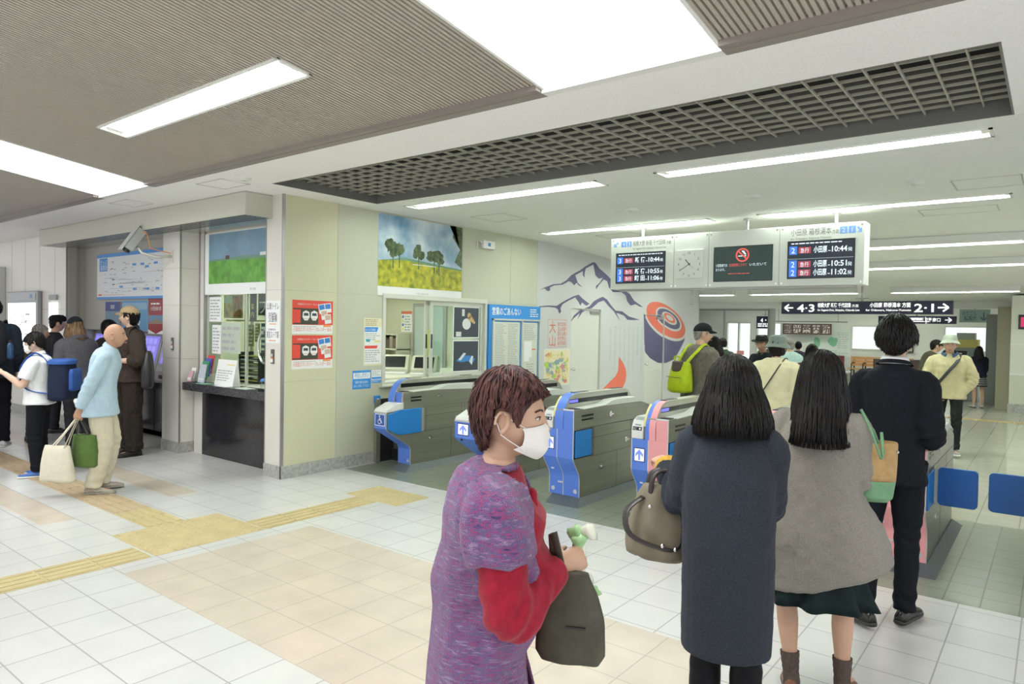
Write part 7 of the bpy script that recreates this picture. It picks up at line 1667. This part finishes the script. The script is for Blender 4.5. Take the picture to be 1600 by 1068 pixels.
# ---- 6 girl in a striped skirt far away
p = Person('girl with long dark hair and striped skirt standing by the far bright doorway', -1.33, 18.55, .4, 1.36, bare=True, vox=.010, fem=True, armR=dict(u=(.08, .1, -1), f=(0, .6, -.6)), armL=dict(u=(.08, .1, -1), f=(0, .6, -.6)))
p.body(); p.top('top', cloth('navy_top', (.015, .018, .035)), hem=.86, seed=1, amp=.003); p.shoes(mat('pale_shoe', (.5, .48, .45), .5))
def stripes(name):
    m = bpy.data.materials.new(name); m.use_nodes = True; nt = m.node_tree; tc = nt.nodes.new('ShaderNodeTexCoord'); w = nt.nodes.new('ShaderNodeTexWave'); w.bands_direction = 'Z'; w.inputs['Scale'].default_value = 7; r = nt.nodes.new('ShaderNodeValToRGB'); r.color_ramp.interpolation = 'CONSTANT'
    r.color_ramp.elements[0].color = (.02, .02, .03, 1); r.color_ramp.elements[1].position = .72; r.color_ramp.elements[1].color = (.45, .45, .42, 1); nt.links.new(tc.outputs['Object'], w.inputs[0]); nt.links.new(w.outputs['Fac'], r.inputs[0]); nt.links.new(r.outputs[0], nt.nodes['Principled BSDF'].inputs['Base Color']); MATS[name] = m; return m
p.skirt(stripes('striped_cloth'), hem=.60, flare=.02, amp=.004, top=.98); p.hair(M_hair_black, 'long', vol=.012, n=260, wid=.01)
# ---- 7 person in bucket hat
p = Person('person in grey green bucket hat and cream jacket seen from behind in the gate aisle', -2.15, 6.93, .0, 1.585, lean=.04, hunch=.10, fem=True, vox=.007, width=1.12, armR=dict(u=(.14, .05, -1), f=(-.1, .7, -.5)), armL=dict(u=(.14, .05, -1), f=(-.1, .7, -.5)), legR=dict(t=(0, .12, -1)), legL=dict(t=(0, -.12, -1), k=(0, -.2, -1)))
p.body(); p.top('jacket', cloth('pale_yellow_jacket', (.66, .62, .40), (16, .05), (60, .1), .8), hem=.76, ease=.035, sl_r=(.088, .085, .08, .07, .056), seed=22, amp=.006, neck=1.46, neckw=.08)
p.trousers(cloth('brown_slacks', (.08, .06, .05))); p.shoes(M_dark); p.hair(M_hair_dkbrown, 'full', vol=.008, n=400, slen=.05, hat=True, line=[(0, .04), (1.0, .03), (1.25, -.06), (1.5, -.09), (3.15, -.115)]); p.cap(cloth('grey_green_hat', (.16, .20, .17), (30, .1), (90, .3)), None, 'bucket')
t = thing('shoulder_bag', (-2.4, 7.0, .8), 'small dark bag with thin strap worn by the person in bucket hat', 'bag'); W_ = p.world
strap('strap', [W_(p.P((.10, .06, 1.43))), W_(p.P((.105, -.03, 1.462))), W_(p.P((.07, -.135, 1.36))), W_(p.P((-.05, -.165, 1.15))), W_(p.P((-.17, -.13, .98))), W_(p.P((-.235, .0, .88)))], .007, M_dark, t)
pouch(t, 'bag_body', M_dark, W_(p.P((-.27, .02, .66))), 0, [(0, .06, .03, 0), (.02, .08, .04, 0), (.2, .08, .04, 0), (.22, .07, .03, 0)])
# ---- 8 man with the lime backpack
p = Person('man in black cap and grey brown jacket carrying a lime green backpack', -3.22, 7.60, -.45, 1.70, lean=.03, hunch=.08, vox=.007, width=1.08, head=(-.55, 0, 0), armR=dict(u=(.14, .06, -1), f=(-.1, .75, -.4)), armL=dict(u=(.12, .06, -1), f=(-.1, .75, -.4)), legR=dict(t=(0, .14, -1)), legL=dict(t=(0, -.12, -1), k=(0, -.2, -1)))
p.body(); p.top('jacket', cloth('grey_brown_jacket', (.135, .125, .10), (30, .2), (100, .25)), hem=.76, ease=.03, sl_r=(.086, .084, .078, .07, .056), seed=23, amp=.007); p.trousers(cloth('dark_slacks', (.03, .03, .03))); p.shoes(M_dark)
p.face(); p.hair(M_hair_grey, vol=.005, n=400, slen=.03, hat=True); p.cap(cloth('black_cap', (.014, .016, .020)), None, 'cap')
M_lime = cloth('lime_nylon', (.36, .46, .012), (14, .12), (50, .25), .55, sheen=0); W_ = p.world
cb = W_(p.P((-.03, -.24, .93))); t = thing('backpack', tuple(cb), 'lime green backpack with brown flap on the back of the capped man', 'backpack')
o, Rb = pouch(t, 'bag_body', M_lime, cb, p.root.rotation_euler.z, [(-.02, .13, .07, 0), (.0, .165, .095, 0), (.10, .165, .10, 0), (.22, .145, .085, .01), (.30, .13, .06, .02), (.325, .12, .035, .02)], seed=5, amp=.008)
pouch(t, 'flap', mat('brown_leather_flap', (.06, .04, .032), .45), Rb @ Vector((0, -.055, .215)), p.root.rotation_euler.z, [(0, .05, .018, 0), (.02, .075, .026, 0), (.11, .082, .03, .02), (.125, .075, .02, .03)], amp=.001)
for s in (-1, 1): strap('strap', [Rb @ Vector((s*.07, .02, .31)), W_(p.P((s*.105, -.14, 1.36))), W_(p.P((s*.115, -.02, 1.458))), W_(p.P((s*.125, .12, 1.34))), W_(p.P((s*.15, .14, 1.15)))], .020, M_lime, t, .005)
strap('handle', [Rb @ Vector((-.05, -.03, .31)), Rb @ Vector((-.045, -.04, .38)), Rb @ Vector((.045, -.04, .38)), Rb @ Vector((.05, -.03, .31))], .012, M_lime, t, .004)
m = MB(); m.tube([Rb @ Vector((x, -.108 + .12*x*x*8, .155)) for x in np.linspace(-.12, .12, 9)], .004, 6); m.build('zip', mat('zip_brown', (.10, .07, .04), .5), t)
# ---- others beyond the gates
def simple(label, x, y, rz, H, topc, legc=(.03, .03, .035), hairm=None, hat=None, hatc=(.03, .03, .03), fem=False, hl=.05, hem=.82, head=(0, 0, 0), lean=.03, skin='skin', face=False, arms=None, vox=.010, width=1.05, collar=None, hatband=None, hv=.010, legs=None, sleeve=1.0, body_r=None, seed=1, hunch=.06):
    a = arms or (dict(u=(.12, .05, -1), f=(-.05, .6, -.7)), dict(u=(.12, .05, -1), f=(-.05, .6, -.7))); L_ = legs or (dict(t=(0, .06, -1)), dict(t=(0, -.05, -1)))
    p = Person(label, x, y, rz, H, lean=lean, hunch=hunch, fem=fem, vox=vox, head=head, width=width, armR=a[0], armL=a[1], legR=L_[0], legL=L_[1], skin=skin)
    p.body(); p.top('jacket' if sleeve >= 1 else 'shirt', cloth('cloth_%.3f_%.3f_%.3f' % topc, topc), hem=hem, ease=.028, seed=seed+30, amp=.007, sleeve=sleeve, sl_r=(.075, .074, .070, .064, .054))
    p.trousers(cloth('legs_%.3f_%.3f_%.3f' % legc, legc), seed=seed+9); p.shoes(M_dark)
    if face: p.face()
    if hairm is not None: p.hair(hairm, 'short' if hl < .12 else ('bob' if hl < .25 else 'long'), vol=(.006 if hat else hv), n=420, seed=seed+3, wid=.008, slen=.05 if hl < .12 else None, hat=bool(hat))
    if hat: p.cap(cloth('hat_%.3f_%.3f_%.3f' % hatc, hatc), cloth('band_dark', (.02, .02, .02)) if hatband else None, hat)
    if collar: p.collar(cloth('collar_%.2f_%.2f_%.2f' % collar, collar), z=1.44)
    return p
simple('woman with black hair in cream top just behind the backpack man', -3.50, 8.70, -.2, 1.53, (.52, .50, .40), hairm=M_hair_black, fem=True, hl=.20, body_r=.08)
simple('man in dark green sweater with white collar far beyond the gates', -4.88, 12.66, .9, 1.47, (.045, .062, .045), hairm=M_hair_dkbrown, collar=(.6, .6, .55), seed=3)
p = simple('man in black hat and dark jacket facing us beyond the gates', -3.12, 9.55, 2.75, 1.56, (.016, .020, .026), hairm=M_hair_grey, hat='fedora', hatc=(.035, .04, .03), hatband=True, face=True, skin='skin_tan', head=(.35, -.1, 0), vox=.008)
p.collar(cloth('olive_shirt', (.10, .11, .07)), z=1.43, open_=.3)
simple('man in mint green shirt and grey cap beyond the gates', -3.40, 11.85, 1.0, 1.50, (.36, .50, .47), hairm=M_hair_grey, hat='cap', hatc=(.20, .19, .16), seed=4, lean=.15)
simple('woman with long black hair and dark red top beyond the gates', -2.46, 9.38, .1, 1.46, (.16, .02, .03), hairm=M_hair_black, fem=True, hl=.26, body_r=.10, seed=6)
simple('small dark haired person far away beside the mint shirted man', -4.42, 15.8, .3, 1.40, (.05, .05, .07), hairm=M_hair_black, hl=.08, seed=7)
simple('person in olive coat and dark cap bending beside the flowers', -1.76, 13.85, -1.2, 1.55, (.09, .085, .06), hairm=M_hair_black, hat='cap', hatc=(.03, .028, .03), lean=.30, seed=8, hunch=.15)
# ---- the queue at the ticket machines
# bald man
p = Person('bald man in light blue shirt and beige trousers with his hands behind his back', -7.02, 2.75, -.50, 1.60, lean=.17, hunch=.18, vox=.006, head=(-.10, .05, 0), width=1.04,
           armR=dict(u=(.16, -.42, -1), f=(-.22, -.42, -1), h=(-.2, -.2, -1), curl=.9), armL=dict(u=(.14, -.45, -1), f=(-.75, -.30, -.55), curl=.9), legR=dict(t=(.03, .10, -1), k=(.0, -.22, -1)), legL=dict(t=(.03, .22, -1), k=(0, -.22, -1)), skin='skin_tan')
p.body(); p.face()
p.top('shirt', cloth('pale_blue_shirt', (.42, .56, .66), (26, .06), (120, .1), .8), hem=.78, ease=.025, sl_r=(.070, .070, .066, .058, .046), seed=41, amp=.008, hemw=.020)
p.collar(cloth('pale_blue_collar', (.45, .58, .68)), z=1.44, r=.066, h=.035, th=.006)
p.trousers(cloth('beige_trousers', (.60, .55, .42), (20, .05), (100, .1), .8), r=(.108, .096, .084, .078, .072), seed=42, amp=.010); p.shoes(mat('trainer_grey', (.36, .33, .27), .6), mat('trainer_sole', (.30, .28, .24), .7), tall=.07, L=.28, colour2=mat('trainer_stripe', (.55, .52, .45), .6))
BD = p; hR = p.M @ p.hand('R') @ Vector((0, .08, -.01)); hL = p.M @ p.hand('L') @ Vector((0, .08, 0))
M_canvas = cloth('cream_canvas', (.66, .62, .50), (18, .05), (80, .15), .85)
cb = Vector((hR.x-.10, hR.y-.13, .14)); t = thing('tote_bag', tuple(cb), 'cream canvas tote bag hanging from the hand of the bald man', 'bag')
o, Rb = pouch(t, 'bag_body', M_canvas, cb, .55, [(-.0, .15, .02, 0), (.015, .17, .05, 0), (.15, .155, .055, 0), (.30, .125, .035, 0), (.33, .12, .02, 0)], seed=7, amp=.009)
for s in (-1, 1): strap('handle', [Rb @ Vector((-.05, s*.022, .31)), hR*.5 + (Rb @ Vector((-.05, s*.022, .31)))*.5, hR + Vector((0, s*.008, .0)), hR*.5 + (Rb @ Vector((.08, s*.022, .31)))*.5, Rb @ Vector((.08, s*.022, .31))], .012, M_canvas, t)
cb2 = Vector((hR.x+.0, hR.y+.06, .26)); t = thing('green_bag', tuple(cb2), 'olive green bag beside the cream tote of the bald man', 'bag'); M_grb = cloth('green_nylon', (.085, .15, .035), (16, .12), (60, .1), .6)
o, Rb = pouch(t, 'bag_body', M_grb, cb2, .55, [(0, .10, .03, 0), (.02, .125, .055, 0), (.16, .125, .06, 0), (.30, .11, .045, 0)], seed=8, amp=.006)
for s in (-1, 1): strap('handle', [Rb @ Vector((-.06, s*.03, .29)), hR + Vector((-.01, .01, -.01)), Rb @ Vector((.06, s*.03, .29))], .010, M_dark, t)
t = thing('water_bottle', tuple(hL + Vector((0, 0, -.05))), 'white capped bottle in a blue cloth in the other hand of the bald man', 'bottle'); R0 = Matrix.Translation(hL) @ Matrix.Rotation(1.2, 4, 'Y') @ Matrix.Rotation(.6, 4, 'X')
m = MB(); m.lathe([(.034, -.10), (.036, -.08), (.036, .05), (.02, .08), (.018, .09)], (0, 0, 0), 16); m.xf(R0).build('bottle', mat('bottle_white', (.66, .74, .76), .2), t, smooth=True); m = MB(); m.cyl((0, 0, .09), (0, 0, .118), .021, n=14); m.xf(R0).build('cap', M_white, t)
m = MB(); m.lathe([(.040, -.09), (.044, -.04), (.040, .02)], (0, 0, 0), 16); m.xf(R0).build('cloth_sleeve', mat('cloth_blue', (.25, .42, .62), .7), t, smooth=True)
# boy with mask
p = Person('boy in white short sleeved shirt and face mask reading a paper', -8.18, 2.62, 2.50, 1.465, lean=.02, vox=.007, head=(.12, -.12, 0), width=.98, skin='skin_pale',
           armL=dict(u=(.10, .35, -1), f=(-.05, .80, .62), h=(.0, .9, .35), p=(-.6, 0, -.6), curl=.8), armR=dict(u=(.12, .10, -1), f=(.05, .30, -1), curl=.7), legR=dict(t=(.02, .04, -1)), legL=dict(t=(.02, .02, -1)))
p.body(); p.face(lips=False); p.mask(); p.top('shirt', cloth('white_school_shirt', (.78, .79, .80), (20, .03), (100, .1), .8), hem=.86, sleeve=.42, sl_r=(.080, .082, .082, .082), seed=51, amp=.006, ease=.034); p.collar(cloth('white_school_collar', (.8, .8, .81)), z=1.44, r=.062, h=.03, th=.006, open_=.2)
p.trousers(cloth('black_school_trousers', (.010, .011, .014)), r=(.10, .088, .074, .068, .064), seed=52); p.shoes(mat('blue_trainer', (.06, .17, .48), .5), M_white, L=.27)
p.hair(M_hair_black, 'full', vol=.014, n=800, seed=6, wid=.006, slen=.07, lay=.008)
W_ = p.world; hb = p.M @ p.hand('L'); t = None
m = MB(); hc = hb @ Vector((0, .10, -.012)); Rp = Matrix.Rotation(2.50, 4, 'Z')
q = [hc + Rp @ Vector((x, y, z)) for x, y, z in ((.02, -.05, -.03), (.02, .16, .045), (-.13, .16, .05), (-.13, -.05, -.02))]; m.add(q + [v + Vector((0, 0, .002)) for v in q], [(0,1,2,3), (7,6,5,4), (0,4,5,1), (1,5,6,2), (2,6,7,3), (3,7,4,0)]); tag(m.build('paper_sheet', M_paper), 'folded white paper held up by the masked boy', 'paper')
hb = p.M @ p.hand('R') @ Vector((0, .09, -.02)); m = MB(); m.obox(hb + Vector((0, 0, -.04)), (.075, .012, .14), Matrix.Rotation(2.2, 4, 'Z')); t = thing('phone', tuple(hb), 'black phone case in the lowered hand of the masked boy', 'phone'); m.build('case', M_dark, t, bevel=.004); strap('lanyard', [hb + Vector((0, 0, -.11)), hb + Vector((.005, .01, -.16)), hb + Vector((0, 0, -.20))], .002, M_dark, t, .002)
M_bb = cloth('blue_backpack', (.035, .10, .34), (14, .1), (60, .1), .5, sheen=0); M_bk = cloth('navy_backpack', (.015, .022, .05), (14, .1), (60, .1), .6, sheen=0)
cb = W_(p.P((0, -.25, .90))); t = thing('backpack', tuple(cb), 'navy and bright blue backpack on the back of the masked boy', 'backpack'); rz = 2.50
o, Rb = pouch(t, 'bag_body', M_bk, cb, rz, [(0, .14, .08, 0), (.02, .165, .11, 0), (.2, .165, .11, 0), (.36, .155, .10, 0), (.40, .15, .07, 0)], pw=3.6, seed=2, amp=.003)
pouch(t, 'front_pocket', M_bb, Rb @ Vector((0, -.115, .10)), rz, [(0, .12, .02, 0), (.02, .14, .035, 0), (.2, .135, .03, 0), (.225, .12, .02, 0)], pw=3.6, amp=.003); pouch(t, 'lid', M_bb, Rb @ Vector((0, -.0, .375)), rz, [(0, .165, .115, 0), (.035, .16, .11, 0), (.05, .14, .09, 0)], pw=3.6, amp=.001)
for s in (-1, 1): strap('strap', [Rb @ Vector((s*.08, .09, .36)), W_(p.P((s*.105, -.06, 1.44))), W_(p.P((s*.11, .03, 1.45))), W_(p.P((s*.13, .135, 1.28))), W_(p.P((s*.17, .08, 1.06))), Rb @ Vector((s*.14, .08, .08))], .022, M_bb, t, .005)
# man with cap and brown shirt
p = Person('tall man in tan cap and dark brown shirt standing by the ticket machines', -8.72, 3.74, PI-.15, 1.775, lean=-.02, vox=.007, head=(-.55, .10, 0), width=1.12,
           armL=dict(u=(.45, -.02, -1), f=(-.80, .62, -.05), h=(-.9, .4, -.1), curl=.7, p=(-.3, -1, 0)), armR=dict(u=(.20, .02, -1), f=(-.5, .85, .05), curl=.7), legR=dict(t=(.06, .03, -1)), legL=dict(t=(.09, .02, -1)), skin='skin_pale')
p.body(); p.face(); M_brs = cloth('dark_brown_shirt', (.050, .038, .030), (24, .15), (90, .15)); p.top('shirt', M_brs, hem=.84, sleeve=.86, sl_r=(.090, .088, .080, .076, .072), seed=61, amp=.009, ease=.032, sleeve_end=.55); p.collar(M_brs, z=1.435, r=.07, h=.035, th=.010, open_=.25)
p.trousers(cloth('cargo_trousers', (.035, .028, .022), (24, .15), (90, .15)), r=(.112, .104, .096, .092, .086), seed=62, amp=.011); p.shoes(mat('dark_boot', (.025, .022, .02), .5), L=.29)
p.hair(M_hair_black, vol=.008, n=600, seed=8, slen=.06, wid=.006, hat=True, line=[(0, .05), (1.1, .04), (1.25, -.03), (1.4, .0), (1.75, -.01), (2.0, -.09), (3.15, -.115)]); p.cap(cloth('tan_cap', (.42, .32, .18)), cloth('tan_cap_visor', (.36, .27, .15)), 'cap', 0.0)
W_ = p.world; cb = W_(p.P((-.30, -.10, .78))); t = thing('black_bag', tuple(cb), 'black bag hanging at the side of the capped man in brown', 'bag'); o, Rb = pouch(t, 'bag_body', M_dark, cb, 2.7, [(0, .14, .05, 0), (.03, .17, .07, 0), (.25, .16, .07, 0), (.40, .10, .05, 0), (.44, .08, .03, 0)], amp=.008)
strap('strap', [Rb @ Vector((-.08, 0, .40)), W_(p.P((-.22, -.03, 1.40))), W_(p.P((-.15, -.01, 1.47))), W_(p.P((-.19, .06, 1.36))), Rb @ Vector((.08, 0, .40))], .018, M_dark, t)
# hooded person with black cap
p = simple('person in grey hoodie and black cap with long hair in the ticket queue', -9.52, 3.46, 1.75, 1.64, (.115, .115, .125), hairm=hair_mat('hair_light_brown', (.14, .08, .04), (.32, .20, .11)), hat='cap', hatc=(.022, .024, .03), fem=True, hl=.24, hv=.012, body_r=.08, seed=12, vox=.008, face=True, width=1.15)
p.collar(cloth('hood_grey', (.10, .10, .11)), z=1.38, r=.10, h=.055, th=.03, tilt=.05, name='hood')
simple('grey haired man in dark brown coat in the ticket queue', -10.50, 3.30, -.40, 1.535, (.055, .042, .030), hairm=M_hair_grey, hl=.05, seed=13, lean=.12, width=1.1)
simple('person in black knit hat behind the grey haired man', -11.15, 3.75, -.2, 1.66, (.03, .03, .035), hairm=M_hair_black, hat='beret', hatc=(.012, .013, .016), seed=14)
simple('dark haired person close to the machines behind the grey hoodie', -10.0, 3.98, .1, 1.60, (.04, .03, .03), hairm=M_hair_black, hl=.09, seed=15, hv=.016)
# man with black backpack at the left edge
p = simple('young man in navy jacket with a black backpack at the left edge', -9.78, 2.66, 1.25, 1.775, (.022, .030, .045), legc=(.010, .010, .014), hairm=M_hair_black, hl=.06, seed=16, vox=.008, legs=(dict(t=(.02, .28, -1), k=(0, -.05, -1)), dict(t=(.02, -.16, -1), k=(0, -.62, -1), foot=(.1, 1, -.75))), hv=.014)
for o in list(p.root.children):
    if o.name.startswith('shoe'): o.data.materials[0] = mat('white_trainer', (.70, .71, .72), .5)
    for c_ in o.children: c_.data.materials[0] = mat('trainer_sole_white', (.6, .6, .6), .6)
W_ = p.world; cb = W_(p.P((0, -.26, .98))); t = thing('backpack', tuple(cb), 'black backpack of the young man at the left edge', 'backpack'); rz = 1.25
o, Rb = pouch(t, 'bag_body', cloth('black_backpack', (.018, .020, .024), (14, .2), (60, .2), .6), cb, rz, [(0, .13, .07, 0), (.02, .155, .10, 0), (.22, .155, .11, 0), (.40, .14, .09, 0), (.47, .10, .05, 0)], seed=3, amp=.006)
for s in (-1, 1): strap('strap', [Rb @ Vector((s*.07, .08, .42)), W_(p.P((s*.115, -.02, 1.455))), W_(p.P((s*.13, .13, 1.30))), W_(p.P((s*.17, .06, 1.05)))], .022, M_dark, t, .005)
cbt = Rb @ Vector((.175, -.02, .06)); t = thing('water_bottle', tuple(cbt), 'dark blue water bottle in the side pocket of the black backpack', 'bottle'); m = MB(); m.lathe([(.036, 0), (.038, .02), (.038, .15), (.022, .18), (.02, .19)], tuple(cbt), 14); m.build('bottle', mat('bottle_blue', (.03, .08, .18), .15), t, smooth=True); m = MB(); m.lathe([(.024, .19), (.024, .215), (.01, .22)], tuple(cbt), 12); m.build('cap', M_dark, t)
# only leg and shoe of this one are in the frame
p = simple('person leaving the frame at the left, only leg and blue shoe show', -8.95, 2.16, 1.0, 1.70, (.03, .03, .04), legc=(.010, .010, .014), hairm=M_hair_black, seed=18, legs=(dict(t=(.02, .24, -1), k=(0, 0, -1)), dict(t=(.0, -.25, -1), k=(0, -.45, -1), foot=(.1, 1, -.35))))
for o in list(p.root.children):
    if o.name.startswith('shoe'): o.data.materials[0] = mat('blue_trainer', (.06, .17, .48), .5); 
    for c_ in o.children: c_.data.materials[0] = mat('orange_sole', (.75, .25, .08), .6)
